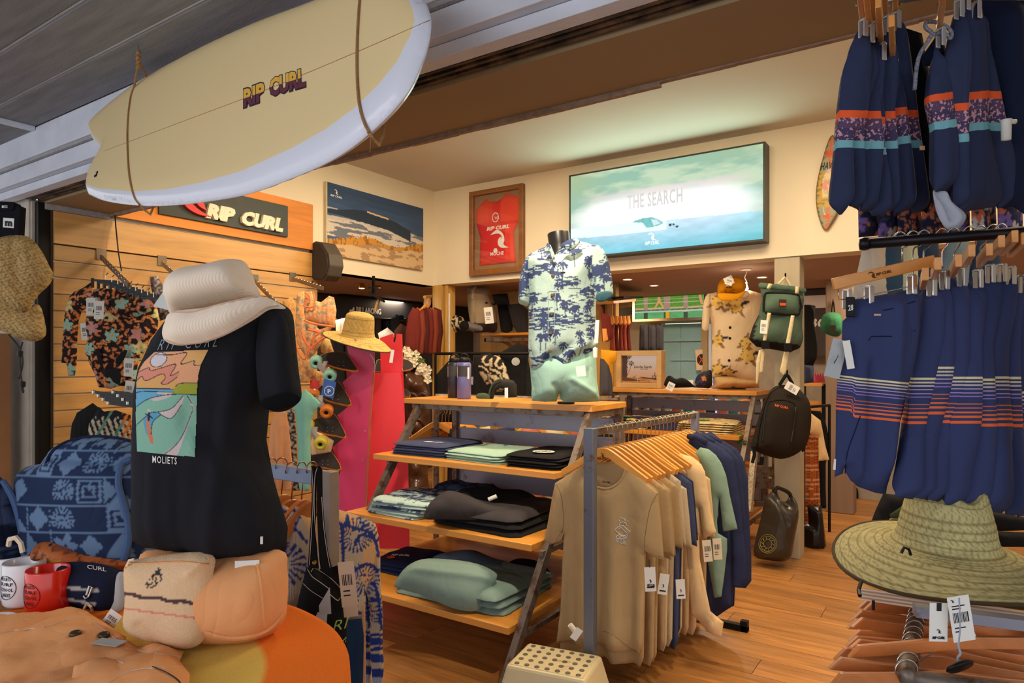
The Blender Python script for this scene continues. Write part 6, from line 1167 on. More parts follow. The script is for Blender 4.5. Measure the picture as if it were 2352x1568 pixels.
pillow('folded_hoodie',spl([(1045,1150),(1060,1122),(1110,1118),(1130,1110),(1150,1122),(1200,1125),(1240,1150),(1242,1190),(1180,1200),(1090,1175)],4,True),frv(1150,1150,3.95,8,20),.08,m_bk,res=.014,label='black hoodie heaped at the back of the third shelf',cat='hoodie',wr=wrk(.02,6,6,8))
t = thing('security_tag','white security tag lying on the black hoodie heap','tag',P(1132,1143,3.78));B().tube([P(1122,1147,3.76),P(1141,1139,3.76)],.012,10).mk('tag_body',M('white_plastic'),t)
m_bg = fab('blue_grey_fleece',(124,148,142))
for k in range(3): a = fold('folded_hoodie','',-2.56+.01*k,-1.86,2.66,3.22,.256+.036*k,.034,m_bg,1,2-3*k,cat='hoodie',puff=.06,wra=.015);a[0]['label'] = ('bottom','middle','upper')[k]+' blue-grey hoodie of the stack on the lowest shelf'
pillow('folded_hoodie',spl([(907,1340),(935,1300),(985,1282),(1080,1290),(1135,1312),(1140,1330),(1120,1370),(1096,1402),(1040,1396),(975,1368),(915,1350)],4,True),frv(1030,1345,3.38,6,40),.07,m_bg,res=.012,label='blue-grey hoodie spread over the stack on the lowest shelf',cat='hoodie',wr=lambda c: wrk(.014,5,5,9)(c)+ridge(c,(.2,.7),(.9,.5),.06,.014))
pillow('folded_hoodie',spl([(1000,1290),(1010,1272),(1080,1262),(1130,1280),(1190,1300),(1205,1340),(1210,1355),(1160,1362),(1100,1330)],4,True),frv(1110,1310,3.8,6,25),.08,fab('dusty_blue',(92,106,120)),res=.014,label='dusty blue hoodie behind the blue-grey one on the lowest shelf',cat='hoodie',wr=wrk(.018,6,6,4))
pillow('folded_trousers',spl([(1165,1300),(1190,1282),(1240,1290),(1262,1312),(1258,1330),(1200,1325)],4,True),frv(1215,1305,3.9,0,20),.05,m_bk,res=.014,label='black trousers at the back right of the lowest shelf',cat='trousers',wr=wrk(.015,8,8,4))
nb = [fold('folded_tshirt','',-2.96,-2.64,2.86,3.25,.255+.022*k,.02,fab('deep_navy',(34,42,74)),1,4*k,cat='t-shirt',puff=.04,wra=.012)[0] for k in range(3)]
for k,o in enumerate(nb): o['label'] = ('bottom','middle','top')[k]+' deep navy t-shirt at the left end of the lowest shelf'
f = frH(-2.80,2.98,.255+.022*3+.012,20);text('RIP CURL',f,(-.055,-.01),(.055,.0),.03,WPR,nb[2],px=False,n=.0,name='chest_lettering');B().lathe([(.001,0),(.025,.001)],f.w(-.04,-.05),14,cap=False).mk('orange_badge',M('orange_print'),nb[2])
# ------------------------------------------------------------------ t-shirt rail in the middle
rl = thing('clothes_rail','steel clothes rail full of sand and navy t-shirts in front of the shelf unit','rail',(-1.33,3.25,0))
ra = np.array([-1.352,2.665,1.185]);rb = np.array([-1.285,3.80,1.185])
B().beam(ra,rb,.03,.03).mk('hanging_bar',m_leg,rl)
B().box(ra[0]-.024,ra[0]+.024,ra[1]-.05,ra[1]-.01,0,1.205).mk('front_post',rust('blue_steel_post',(120,126,142),(110,84,66),.56,.64,8,.4,.5),rl,bevel=.003)
B().box(rb[0]-.02,rb[0]+.02,rb[1],rb[1]+.04,0,1.205).mk('rear_post',m_sheet,rl,bevel=.003)
for y,x in ((2.63,ra[0]),(3.82,rb[0])): B().box(x-.28,x+.30,y-.02,y+.02,0,.035).box(x+.26,x+.30,y-.02,y+.02,0,.06).mk('foot',m_dark,rl,bevel=.003)
fT1 = frX(2.74);m_tau = fab('taupe_jersey',(190,160,116));tp_ = [(1335,1070),(1276,1109),(1262,1170),(1248,1241),(1258,1252),(1291,1240),(1296,1222),(1293,1300),(1290,1400),(1283,1472),(1320,1483),(1370,1480),(1400,1492),(1470,1500),(1478,1480),(1480,1400),(1482,1262),(1502,1280),(1522,1288),(1516,1200),(1510,1130),(1438,1072),(1426,1102),(1400,1120),(1370,1117),(1350,1102)]
sh1 = thing('tshirt','front taupe t-shirt with white mountain print on the middle clothes rail','t-shirt',np.array([-1.33,2.74,.3]))
hang = lambda amp,sd: (lambda c: amp*np.sin(2*PI*(c.U*7+.5*fbm(c.U*4,c.V*1.5,sd)))*np.clip(1.1-c.B,0,1)**1.2+wrk(.005,6,3,sd)(c))
b1 = pillow('shirt_body',tp_,fT1,.018,m_tau,sh1,res=.011,w=.05,wr=hang(.024,3),back=.8)
B().tube(onpx(b1,spl([(1335,1072),(1350,1103),(1370,1118),(1400,1121),(1426,1103),(1438,1074)],5),.0),.006,6).mk('neck_rib',m_tau,sh1,smooth=True)
pillow('back_panel',[(1333,1074),(1345,1064),(1428,1064),(1440,1074),(1430,1130),(1345,1130)],fT1.shift(-.03),.004,m_tau,sh1,res=.015)
base_sh = thing('tshirt','x','t-shirt',np.array([-1.33,2.74,.3])); 
tp2_ = [(x,y+(38 if y > 1465 else 0)) for x,y in tp_];pillow('shirt_body',tp2_,fT1,.014,m_tau,base_sh,res=.016,w=.05,wr=hang(.022,8),back=.8)
pillow('back_panel',[(1333,1074),(1345,1064),(1428,1064),(1440,1074),(1430,1130),(1345,1130)],fT1.shift(-.012),.004,m_tau,base_sh,res=.02)
# white chest print
mpz = M('white_print')
def Z8l(parent,pts,r=1.0,cl=False): B().tube(onpx(b1,Zp(8,pts),.003),.0016*r,5,closed=cl).mk('chest_print',mpz,parent)
Z8l(sh1,spl([(570,716),(575,703),(592,700),(606,708),(610,722)],4));Z8l(sh1,[(545,742),(565,725),(588,718),(628,752),(600,775),(585,778),(548,745)]);Z8l(sh1,spl([(562,740),(580,730),(592,742),(612,760)],4));Z8l(sh1,spl([(552,778),(572,768),(590,775),(612,770),(606,786),(582,790),(560,788),(552,778)],4));Z8l(sh1,spl([(566,776),(572,784),(580,778),(574,774)],3));Z8l(sh1,spl([(590,784),(596,774),(604,780),(598,785)],3))
for a,b in (((574,678),(584,676)),((590,680),(602,686)),((572,694),(566,688)),((612,700),(618,694)),((598,692),(602,690))): Z8l(sh1,[a,b])
text('RIP CURL',fT1,Zp(8,[(550,810)])[0],Zp(8,[(608,822)])[0],10,mpz,sh1,base=b1,name='chest_lettering',bold=0)
text('RIP CURL',fT1.shift(-.02),(1384,1108),(1402,1110),4,INK,sh1,n=.0,name='neck_lettering',bold=0)
m_sm = fab('taupe_seam',(140,112,78))
for l_ in ([(228,492),(256,560),(268,680),(262,760)],[(775,545),(737,620),(716,720),(706,800),(704,870)],[(165,795),(215,815),(260,745)],[(708,862),(760,880),(805,890)],[(240,1345),(340,1335),(420,1330)],[(480,1290),(530,1305),(640,1390),(690,1392)]): B().tube(onpx(b1,Zp(8,spl(l_,4)),.0005),.0013,4).mk('seam',m_sm,sh1)
tag(sh1,1332,1444,2.72,.03,.05,rot=-35,name='security_tag',code=False) ;q = P(1320,1440,2.76);B().tube([P(1309,1434,2.76),P(1327,1456,2.76)],.011,10).mk('alarm_tag',M('white_plastic'),sh1)
# wooden hanger
hgr = thing('wooden_hanger','wooden hanger of the front taupe t-shirt, branded on its shoulder','hanger',np.array([-1.345,2.74,1.08]));hm = wood('hanger_honey',(236,164,70),.8,2,.35,.08,0,coat=.3)
arm = spl([(-.215,-.085),(-.15,-.045),(-.08,.0),(-.03,.028),(0,.032),(.03,.028),(.08,.0),(.15,-.045),(.215,-.085)],4);low_ = spl([(.205,-.112),(.14,-.075),(.07,-.035),(.03,-.012),(0,-.008),(-.03,-.012),(-.07,-.035),(-.14,-.075),(-.205,-.112)],4)
B().prism(Fr((-1.345,2.748,1.075),(1,0,0),(0,0,1)),arm+low_,-.010,.008).mk('hanger_body',hm,hgr,bevel=.002)
hp = [(-1.345,2.748,1.105)]+[(-1.345+.022*math.sin(x),2.748,1.19+.020*math.cos(x)) for x in np.linspace(2.9,-1.9,12)];B().tube(hp,.0019,6).mk('hook',M('brassy_wire',(200,170,120),.25,.95,bump=0),hgr,smooth=True)
surflogo(Fr((-1.345,2.738,1.075),(1,0,0),(0,0,1)),-.0,-.0,.018,INK,hgr,.001);text('RIP CURL',Fr((-1.345,2.738,1.075),(1,0,0),(0,0,1)),(-.022,-.02),(.03,-.022),.008,INK,hgr,px=False,name='hanger_lettering',n=.001)
cols = [('taupe',(186,156,112))]*5+[('pale sand',(206,186,152))]*2+[('slate blue',(70,78,108)),('navy',(50,56,84)),('cream',(226,196,148)),('sand',(208,172,124)),('cream',(226,196,148)),('light cream',(234,210,168)),('oatmeal',(222,188,140)),('cream',(226,196,148)),('sage green',(136,164,144)),('sage green',(136,164,144)),('navy',(44,50,80)),('navy',(44,50,80)),('navy',(44,50,80))]
for i,(nm,cc) in enumerate(cols):
    y = 2.785+i*.049;x = -1.345+.062*(y-2.74)/1.1;lab = '%s t-shirt, %s behind the front one on the middle rail' % (nm,nth[i-1] if i else 'first')
    s_ = base_sh if i == 0 else None;mm = fab('jersey_%d' % cc[0],cc);kw = dict(label=lab,group='t-shirts on the middle rail',mats={'shirt_body': mm,'back_panel': mm})
    c = dup(base_sh,(x+.012*math.sin(i*1.9),y,.3-.012*(i % 4)+(.02 if i > 14 else 0)),math.radians(4*math.sin(i*2.3)-2+i*.35),**kw);sc_ = 1+.04*math.sin(i*1.3)+(.10 if i > 14 else 0);c.scale = (sc_,1,1+.03*math.sin(i*2.9)+(.0 if i < 15 else -.04))
    c2 = dup(hgr,(x,y,1.08),math.radians(5*math.sin(i*1.7)),label='honey wooden hanger, %s behind the front one on the middle clothes rail' % (nth[i-1] if i else 'first'),group='wooden hangers on the middle rail')
for c in list(base_sh.children): bpy.data.objects.remove(c)
bpy.data.objects.remove(base_sh)
# sleeves of the navy sweatshirts at the far end, swing tags
for i in range(3):
    yy = 3.52+.10*i;f = frX(yy);px0 = 1640+22*i;s_ = thing('navy_sweatshirt',('nearest','middle','farthest')[i]+' of the navy sweatshirts at the far end of the middle rail','sweatshirt',f.w(-1.1,.4))
    off = 16*i;pts = [(1585+off,1000),(1600+off,990),(1625+off,1010),(1660+off,1030),(1684+off*.7,1052),(1692+off*.8,1100),(1700+off*.6,1160),(1712+off*.4,1280),(1712+off*.4,1335),(1700+off*.4,1350),(1684+off*.4,1346),(1682+off*.4,1250),(1676+off*.5,1180),(1678+off*.4,1300),(1680+off*.2,1390),(1640+off*.2,1415),(1560,1420),(1560,1100)]
    pillow('sweatshirt_body',pts,f,.03,fab('navy_fleece',(48,54,84)),s_,res=.016,w=.05,wr=hang(.014,11+i));B().tube([f.w(*f.px(1585+off,1002),.02),f.w(*f.px(1606+off,1000),.045),f.w(*f.px(1628+off,1016),.03)],.016,8).mk('hood_roll',fab('navy_fleece'),s_,smooth=True)
sg = thing('tshirt','sage green t-shirt between the cream and navy ones, middle rail','t-shirt',np.array([-1.2,3.42,.5]))
sgb = pillow('shirt_body',Zp(8,[(975,335),(1005,298),(1050,308),(1090,340),(1120,385),(1145,450),(1165,560),(1205,740),(1130,750),(1118,640),(1108,560),(1095,700),(1100,760),(1150,790),(1150,850),(1135,990),(1120,1100),(1080,1110),(1040,900),(1040,600),(1010,420)]),frX(3.40),.03,fab('sage_green',(136,164,144)),sg,res=.012,w=.05,wr=hang(.008,5))
cr_ = thing('tshirt','cream t-shirt just in front of the sage green one, middle rail','t-shirt',np.array([-1.2,3.3,.5]))
pillow('shirt_body',Zp(8,[(880,345),(900,332),(960,350),(1010,390),(1030,430),(1045,520),(1062,640),(1092,760),(1020,790),(1005,700),(995,620),(1000,900),(1060,1180),(1130,1240),(1120,1320),(1040,1290),(960,1200),(930,900),(925,600),(900,420)]),frX(3.26),.03,fab('cream_jersey',(236,200,148)),cr_,res=.012,w=.05,wr=hang(.010,6))
tp2 = thing('swing_tag','white brand swing tag hanging below the front taupe sleeve','tag',P(1492,1302,2.72));a = tag(tp2,1492,1302,2.72,.045,.098,rot=3,code=False,logo=True);text('RIP CURL',frv(1492,1302,2.72),(1486,1345),(1504,1346),5,INK,tp2,n=.003,name='tag_lettering',sh=.2,bold=.03);B().tube([P(1492,1285,2.74),P(1492,1304,2.72)],.003,5).mk('tag_string',INK,tp2)
for px,py,d,r,lb_ in ((1527,1318,2.80,-8,'white brand swing tag right of the foremost one'),(1562,1330,2.95,3,'third white brand swing tag below the navy sleeve')): tt = thing('swing_tag',lb_,'tag',P(px,py,d));tag(tt,px,py,d,.04,.085,rot=r,logo=True,code=False)
for px,py,d,r,lb_ in ((1622,1240,3.05,6,'cream barcode tag under the cream sleeve on the rail'),(1646,1236,3.1,4,'cream barcode tag nearest the sage green shirt')): tt = thing('swing_tag',lb_,'tag',P(px,py,d));tag(tt,px,py,d,.04,.098,rot=r,col=(232,214,184))
# step stool
so_ = thing('step_stool','cream plastic step stool with a dotted top at the bottom centre','stool',P(1270,1530,2.75)*[1,1,0]);ZT = .25
tc_ = [onz(*q,ZT) for q in ((1216,1473),(1378,1502),(1362,1640),(1140,1590))];cen = sum(tc_)/4
m_st = M('cream_plastic',(226,212,170),.35,var=.03,bump=.05)
A1 = onz(1214,1474,ZT);B1 = onz(1372,1503,ZT);U_ = (B1-A1)/np.linalg.norm(B1-A1);V_ = np.array([-U_[1],U_[0],0]);SW = np.linalg.norm(B1-A1)+.02;SD = .24
fs3 = Fr(A1-V_*SD,U_,V_);lo_ = [fs3.w(u,v)*[1,1,0] for u,v in ((-.06,-.05),(SW+.06,-.05),(SW+.06,SD+.05),(-.06,SD+.05))];hi_ = [fs3.w(u,v) for u,v in ((0,0),(SW,0),(SW,SD),(0,SD))]
B().hexa(lo_+[p-[0,0,.001] for p in hi_]).mk('stool_body',m_st,so_,bevel=.012);b = B()
for i in range(7):
    for j in range(5):
        c = fs3.w(.035+(SW-.07)*i/6+(.0),.03+(SD-.06)*j/4,.0);b.lathe([(.001,.0016),(.0105,.0014),(.0115,-.003)],c,14)
b.mk('rubber_dots',M('grey_rubber',(112,104,92),.8,bump=0),so_)
B().tube([fs3.w(u,v,-.002) for u,v in spl([(.012,.012),(SW-.012,.012),(SW-.012,SD-.012),(.012,SD-.012)],1,True)],.003,6,closed=True).mk('top_rim',m_st,so_)
# ------------------------------------------------------------------ skateboard stand
Z4 = lambda l: Zp(4,l)
sd = thing('skateboard_stand','magenta and red wooden skateboard stand with saw-tooth slots left of the shelf unit','stand',P(860,1230,4.85)*[1,1,0])
f1 = frv(840,1000,4.75,5);m_mag = M('magenta_paint',(214,62,112),.4,var=.05,sc=3,bump=.03);m_red = M('coral_red_paint',(244,66,78),.4,var=.04,sc=3,bump=.03);m_edge = M('raw_mdf_edge',(186,96,70),.8)
saw = Z4([(630,700),(650,790),(700,893),(612,968),(668,1103),(580,1172),(637,1300),(548,1372),(605,1503),(582,1580),(560,1700),(560,2100),(740,2100),(755,1640),(765,1450),(782,1100),(803,900),(803,735)])
B().prism(f1,[f1.px(*p) for p in saw],-.018,0).mk('side_panel',m_mag,sd)
B().prism(f1.shift(-.001),[f1.px(*p) for p in Z4([(803,735),(803,900),(782,1100),(765,1450),(755,1640),(740,2100),(750,2100),(768,1640),(778,1450),(795,1100),(812,910),(812,735)])],-.03,-.001).mk('panel_edge',m_edge,sd)
f2 = frv(900,1000,4.95,5);B().prism(f2,[f2.px(*p) for p in Z4([(790,910),(972,912),(990,1060),(1000,1300),(1020,1480),(1030,2000),(730,2000),(760,1480)])],-.02,0).mk('front_board',m_red,sd)
f3 = frv(900,850,5.05,-6);B().prism(f3,[f3.px(*p) for p in Z4([(846,692),(925,665),(928,690),(925,715),(938,722),(945,695),(948,665),(980,668),(990,1000),(1000,1300),(860,1300)])],-.018,0).mk('side_panel',m_red,sd)
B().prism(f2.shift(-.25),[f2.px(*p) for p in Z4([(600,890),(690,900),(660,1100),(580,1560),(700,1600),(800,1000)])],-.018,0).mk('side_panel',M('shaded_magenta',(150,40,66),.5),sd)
B().box(*(np.sort([P(790,0,4.7)[0],P(930,0,5.3)[0]])),3.55,3.9,0,.03).mk('base_board',m_red,sd)
b = B()
for x,y in ((770,965),(752,1272),(742,1452)): b.lathe([(.001,.002),(.006,.0)],f1.w(*f1.px(*Z4([(x,y)])[0]),.0005),8,A=np.stack([f1.U,f1.V,f1.N],1))
b.mk('screws',m_steel,sd)
m_grip = M('black_grip_tape',(44,40,38),.9,var=.1,bump=.5,bsc=300);m_ply = M('orange_ply_rim',(216,120,40),.4)
decks = [([(705,893),(690,860),(640,790),(590,778),(520,784),(475,800),(471,822),(500,846),(560,870),(630,886)],(450,842),(536,926),(150,214,190),'top','mint'),
         ([(670,1104),(600,975),(560,970),(480,990),(455,1016),(460,1045),(500,1070),(570,1093)],(436,1052),(515,1146),(222,126,44),'second','orange'),
         ([(637,1301),(565,1165),(520,1170),(440,1196),(425,1222),(440,1255),(500,1284),(570,1297)],(400,1240),(478,1342),(214,200,70),'third','yellow'),
         ([(607,1506),(535,1385),(480,1395),(400,1413),(378,1428),(385,1452),(420,1475),(500,1496)],None,None,None,'bottom','')]
for pts,w0,w1,cc,nm,cn in decks:
    px0 = Z4([pts[0]])[0];f = frv(px0[0]-30,px0[1]-25,4.65,-10,52);t = thing('skateboard','%s skateboard slotted in the magenta stand%s' % (nm,', %s wheels facing left' % cn if cn else ', wheels hidden'),'skateboard',f.O,'skateboards in the stand')
    o = [f.px(*p) for p in Z4(spl(pts,3,True))];c_ = np.mean(o,0);B().prism(f,o,-.014,0).mk('deck',m_ply,t);B().prism(f,[tuple(c_+(np.array(p)-c_)*.965) for p in o],0,.0015).mk('grip_tape',m_grip,t)
    b = B()
    for k in range(4): u = Z4([(pts[0][0]-118+(k % 2)*34,pts[0][1]-52+(k//2)*24)])[0];b.lathe([(.001,.003),(.004,.002)],f.w(*f.px(*u)),6,A=np.stack([f.U,f.V,f.N],1))
    b.mk('bolts',M('deck_bolts',(150,140,130),.4,.6,bump=0),t)
    if w0:
        a = P(*Z4([w0])[0],4.66);e = P(*Z4([w1])[0],4.54);B().tube([a,e],.007,8).mk('axle',m_steel,t);mid = (a+e)/2;B().beam(mid-(e-a)*.32,mid+(e-a)*.32,.03,.035).beam(mid,f.w(*f.px(*Z4([(pts[0][0]-190,pts[0][1]-50)])[0])),.035,.03).mk('truck',M('cast_truck',(178,180,190),.4,.5,bump=.1),t,bevel=.004)
        for q in (a,e): dr = (e-a)/np.linalg.norm(e-a);B().lathe([(.012,-.034),(.036,-.034),(.043,-.026),(.044,.016),(.040,.030),(.018,.032),(.016,.022),(.001,.022)],q,28,A=axes(-FW*.55+dr*.5-RT*.2+UP*-.1,RT)).mk('wheel',M('urethane_'+cn,cc,.35,bump=0),t,smooth=True);B().lathe([(.001,.026),(.012,.026),(.012,.022)],q,12,A=axes(-FW*.55+dr*.5-RT*.2+UP*-.1,RT)).mk('bearing',m_dark,t)
for pts,nm in (([(812,900),(825,830),(850,822),(892,885),(888,902)],'right of the top skateboard, under the straw hat'),([(985,820),(1020,828),(1050,850),(1054,875),(1030,890),(985,895)],'poking out right of the red panel'),([(995,1005),(1025,1020),(1036,1045),(1028,1058),(998,1056)],'poking out lower right of the red panel')):
    q = Z4([pts[0]])[0];f = frv(q[0],q[1],5.1,8,40);t = thing('skateboard','dark skateboard deck end %s' % nm,'skateboard',f.O);o = [f.px(*p) for p in Z4(pts)];c_ = np.mean(o,0);B().prism(f,o,-.014,0).mk('deck',m_ply,t);B().prism(f,[tuple(c_+(np.array(p)-c_)*.94) for p in o],0,.0015).mk('grip_tape',m_grip,t)
t = thing('blue_hang_tag','blue card with a white P in a ring on the second skateboard','tag',P(757,900,4.5));f = frv(757,900,4.5,0);pq_ = [f.px(*p) for p in Z4([(500,945),(574,965),(556,1070),(480,1046)])];B().prism(f,pq_,0,.003).mk('card',M('bright_blue_card',(44,92,176),.4,bump=0),t)
c0_ = f.px(*Z4([(531,1021)])[0]);B().lathe([(.030,0),(.034,0),(.034,.001),(.030,.001)],f.w(*c0_,.003),24,A=np.stack([f.U,f.V,f.N],1),cap=False).mk('ring',WPR,t);text('P',f,Zp(4,[(521,1034)])[0],Zp(4,[(541,1036)])[0],9,WPR,t,n=.003,bold=.04)
hc2 = P(822,775,4.6);hat4,HV = straw('straw_hat','golden straw hat with a checked chin cord on top of the skateboard stand',[(.001,.175),(.05,.172),(.088,.155),(.098,.12),(.104,.06),(.112,.02),(.125,.008),(.16,.002),(.20,-.010),(.235,-.03)],hc2+UP*.0,axes((.14*RT+.0*FW+UP+.12*-FW),RT),96,80,lambda X,Y,Z: (X,Y,Z-.03*np.clip((np.hypot(X,Y)-.12)/.1,0,1)*(X/.2)),(222,186,106),(160,120,60),16,90)
B().tube([p for p in HV[-1][::3]],.004,6,closed=True).mk('brim_edge',M('brim_binding'),hat4)
B().tube([P(*p,4.42) for p in spl(Z4([(690,698),(740,760),(790,800),(812,850),(808,905)]),4)],.004,6).mk('chin_cord',cordm,hat4);tag(hat4,*Z4([(925,765)])[0],4.4,.022,.085,rot=-8,code=False)
# ------------------------------------------------------------------ tiki, flowers, maroon suits left of the corner post
def ptk(c):
    col = pal(c,(84,54,38))*(.6+.8*fbm(c.PX*.06,c.PY*.12,3))[:,None];return col
tk = thing('tiki_statue','dark carved wooden tiki face left of the corner post','statue',P(955,1000,6.3)*[1,1,0])
tkb = pillow('carved_body',spl([(928,870),(950,855),(978,865),(988,905),(986,1000),(982,1080),(988,1215),(930,1215),(928,1080),(930,960)],3,True),frv(955,1000,6.2,5),.13,VC('carved_wood',.35,.5,40,coat=.3),tk,paint=ptk,res=.022,wr=lambda c: .03*np.sin(c.PY*.13)*np.cos((c.PX-955)*.09))
for q in ((946,915),(970,915)): p = onpx(tkb,[q],.01)[0];B().lathe([(.012,-.03),(.04,.01),(.06,.0),(.06,-.03)],p,14,A=axes(-FW,RT),cap=False).mk('eye_ring',M('dark_carving',(64,40,28),.4),tk,smooth=True)
B().tube(onpx(tkb,spl([(938,985),(950,965),(965,965),(976,985),(962,1005),(948,1003)],4,True),.01),.018,8,closed=True).mk('mouth',M('dark_carving'),tk,smooth=True);B().tube(onpx(tkb,[(958,925),(957,948),(960,958)],.02),.02,8).mk('nose',M('dark_carving'),tk,smooth=True)
B().lathe([(.001,0),(.14,0),(.14,.06),(.001,.06)],P(955,1215,6.3)*[1,1,0],16).mk('plinth',m_dark,tk)
fg = thing('flower_garland','garland of white artificial flowers over the tiki','flowers',P(955,850,6.2));R = np.random.RandomState(4);m_fl = fab('white_petals',(236,226,200));m_lf = fab('leaf_green',(96,116,60))
for i in range(22):
    k = i/21;q = P(930+52*k+R.randn()*4,812+52*k**1.2+R.randn()*7,6.15+.08*R.rand());b = B()
    for j in range(5): a = j*1.2566+i;n = UP*math.sin(a)+RT*math.cos(a);w = np.cross(n,FW);b.add([q,q+n*.028+w*.018-FW*.012,q+n*.044-FW*.004,q+n*.028-w*.018-FW*.012],[(0,1,2,3)])
    b.mk('blossom',m_fl if i % 6 else m_lf,fg)
def hung(name,lab,pts,d,mat=None,T_=.03,yaw=0,cat='wetsuit',paint=None,group=None,z=None,res=None,seed=1,amp=.008,**k):
    p = Zp(z,pts) if z else pts;f = frv(np.mean([q[0] for q in p]),np.mean([q[1] for q in p]),d,yaw);e = max(np.ptp([q[0] for q in p]),np.ptp([q[1] for q in p]))/FPX*d
    return pillow(name,p,f,T_,mat or VC(),label=lab,cat=cat,group=group,paint=paint,res=res or max(e/30,.012),wr=wrk(amp,6,2.5,seed,folds=amp*.9,ff=9/max(e,.3)),w=.07,back=.6,**k)
m_mar = [fab('maroon_neoprene',(112,44,38)),fab('rust_neoprene',(136,62,44)),fab('dark_maroon',(84,36,36))]
for i in range(6):
    x = 938+10*i;hung('rash_suit','maroon long-sleeved suit, %s from the left in the row left of the corner post' % (['first']+nth)[i],[(x,725),(x+10,705),(x+26,712),(x+30,760),(x+24,812),(x+2,812),(x-8,800),(x-6,760)],6.3+.08*i,m_mar[i % 3],.03,30,group='maroon suits left of the post',seed=i)
rl2 = thing('short_rail','brass arm rail with hangers above the maroon suits','rail',P(985,682,6.6));B().tube([P(975,682,6.3),P(992,680,6.9)],.015,8).mk('arm',m_brass,rl2)
for i in range(5): B().tube([P(976+3*i,684,6.35+.1*i),P(976+3*i,700,6.35+.1*i),P(960+4*i,716,6.35+.1*i)],.006,5).mk('hanger',hm,rl2)
# doorway clothes, backpacks under the neighbouring fascia
hung('tshirt_row','pale grey t-shirt hanging behind the straw hat',[(770,735),(800,728),(806,770),(796,790),(772,775)],7.0,fab('pale_grey',(190,176,168)),cat='t-shirt');hung('backpack','small navy and green backpack in the neighbouring corner',[(896,732),(910,722),(926,724),(932,745),(930,765),(898,764)],8.2,fab('navy_green',(36,56,70)),.1,cat='backpack')
hung('white_cloth','white folded cloth behind the red stand panel',[(868,765),(890,752),(908,768),(900,785),(872,785)],7.4,fab('white_cotton'),.05,cat='cloth');hung('dark_figure','dark brown jacket beside the red stand panel',[(905,760),(920,742),(938,752),(944,800),(930,830),(908,800)],7.0,fab('dark_brown',(66,40,34)),.06,cat='jacket')
for i in range(9): x = 765+22*i;hung('dark_garment','dark garment hanging in the neighbouring corner, %s from the left' % (['first']+nth)[i],[(x,735),(x+22,730),(x+28,900),(x-2,905)],8.0+.1*(i % 3),fab('shade_%d' % (i % 3),((38,36,42),(58,50,50),(30,34,44))[i % 3]),.04,cat='clothing',group='garments in the neighbouring corner',seed=i)
for i in range(5): x = 770+14*i;B().tube([P(x,742,7.9),P(x,730,7.9),P(x+14,745,7.9)],.008,5).mk('hanger_row',hm,label='wooden hanger behind the straw hat, %s from the left' % (['first']+nth)[i],cat='hanger',group='hangers in the neighbouring corner')
# ------------------------------------------------------------------ slatwall displays
def waterfall(lab,a,b,d0,d1,n=9):
    t = thing('display_hook',lab,'hook',P(*a,d0));p0 = P(*a,d0);p1 = P(*b,d1);B().beam(p0,p1,.012,.028).mk('arm',M('pewter_arm',(120,104,88),.35,.7,bump=.1),t)
    for i in range(n): q = p0+(p1-p0)*(i+1)/(n+1);B().lathe([(.001,.02),(.008,.016),(.008,.0)],q,8).mk('peg',m_steel,t,smooth=True)
    f = frY(-4.557);u,v = f.px(*a);B().fbox(f,u-.03,u+.03,v-.02,v+.05,0,.006).mk('wall_plate',M('pewter_arm'),t);return t
waterfall('display arm with studs above the dark floral swimwear',(232,590),(296,655),4.25,3.75);waterfall('display arm with studs left of the bucket hat crown',(372,604),(400,628),4.45,4.2)
waterfall('display arm with studs right of the bucket hat crown',(585,645),(640,702),4.9,4.5,7);waterfall('display arm with studs above the orange floral swimwear',(672,640),(742,662),5.25,4.8,9)
DF = tropic((40,30,30),[(222,142,88),(206,120,70)],[(196,140,132),(150,190,170),(206,200,140)],.075,3)
Z16 = lambda l: Zp(16,l);g1 = 'dark floral swimwear on the slatwall'
hung('rash_vest','dark floral long-sleeved rash vest, leftmost on the slatwall',[(320,240),(250,290),(180,320),(140,360),(110,450),(95,560),(85,700),(80,830),(75,900),(115,905),(130,1010),(185,1005),(200,900),(205,700),(215,560),(240,480),(330,420)],4.05,z=16,yaw=10,paint=DF,res=.0065,cat='swimwear',group=g1,seed=2)
hung('swimsuit','dark floral cut-out swimsuit in the middle of the slatwall group',[(330,300),(420,290),(560,310),(700,330),(790,330),(850,400),(870,520),(860,640),(800,700),(760,800),(700,900),(690,990),(680,1100),(560,1090),(520,1100),(480,1115),(380,1100),(350,1000),(300,900),(265,800),(290,700),(270,560),(300,420)],3.9,z=16,yaw=10,paint=DF,res=.006,cat='swimwear',group=g1,seed=3,amp=.012)
hung('bikini_top','dark floral bandeau top in front of the cut-out swimsuit',[(430,390),(560,375),(700,380),(810,390),(830,470),(700,520),(620,530),(520,525),(440,470)],3.78,z=16,yaw=5,paint=DF,res=.0075,cat='swimwear',group=g1,seed=4)
for nm_,pp_ in (('cutout_shadow',[(350,790),(385,780),(412,900),(405,950),(370,880)]),('cutout_shadow',[(515,900),(530,850),(590,795),(615,800),(590,870),(545,915)]),('lining',[(430,950),(530,945),(565,1000),(550,1090),(500,1060),(455,1000)])): hung('shade_and_lining','black shade and lining showing through the floral cut-out swimsuit at %d' % pp_[0][0] if 0 else 'black %s of the floral swimsuit' % ('shade in the left cut-out','shade in the right cut-out','seat lining')[[350,515,430].index(pp_[0][0])],pp_,3.84,m_bk,.004,z=16,cat='swimwear',res=.01)  # the cut-out pieces are dark sheets painting shade; the seat piece is lining
hung('swim_top','grey patterned swim top behind the bucket hat tag',[(800,200),(860,190),(900,260),(980,300),(1000,520),(930,540),(880,560),(850,420),(810,300)],4.15,z=16,paint=tropic((90,84,80),[(180,170,160)],[(200,190,190),(150,110,120)],.05,9),res=.01,cat='swimwear')
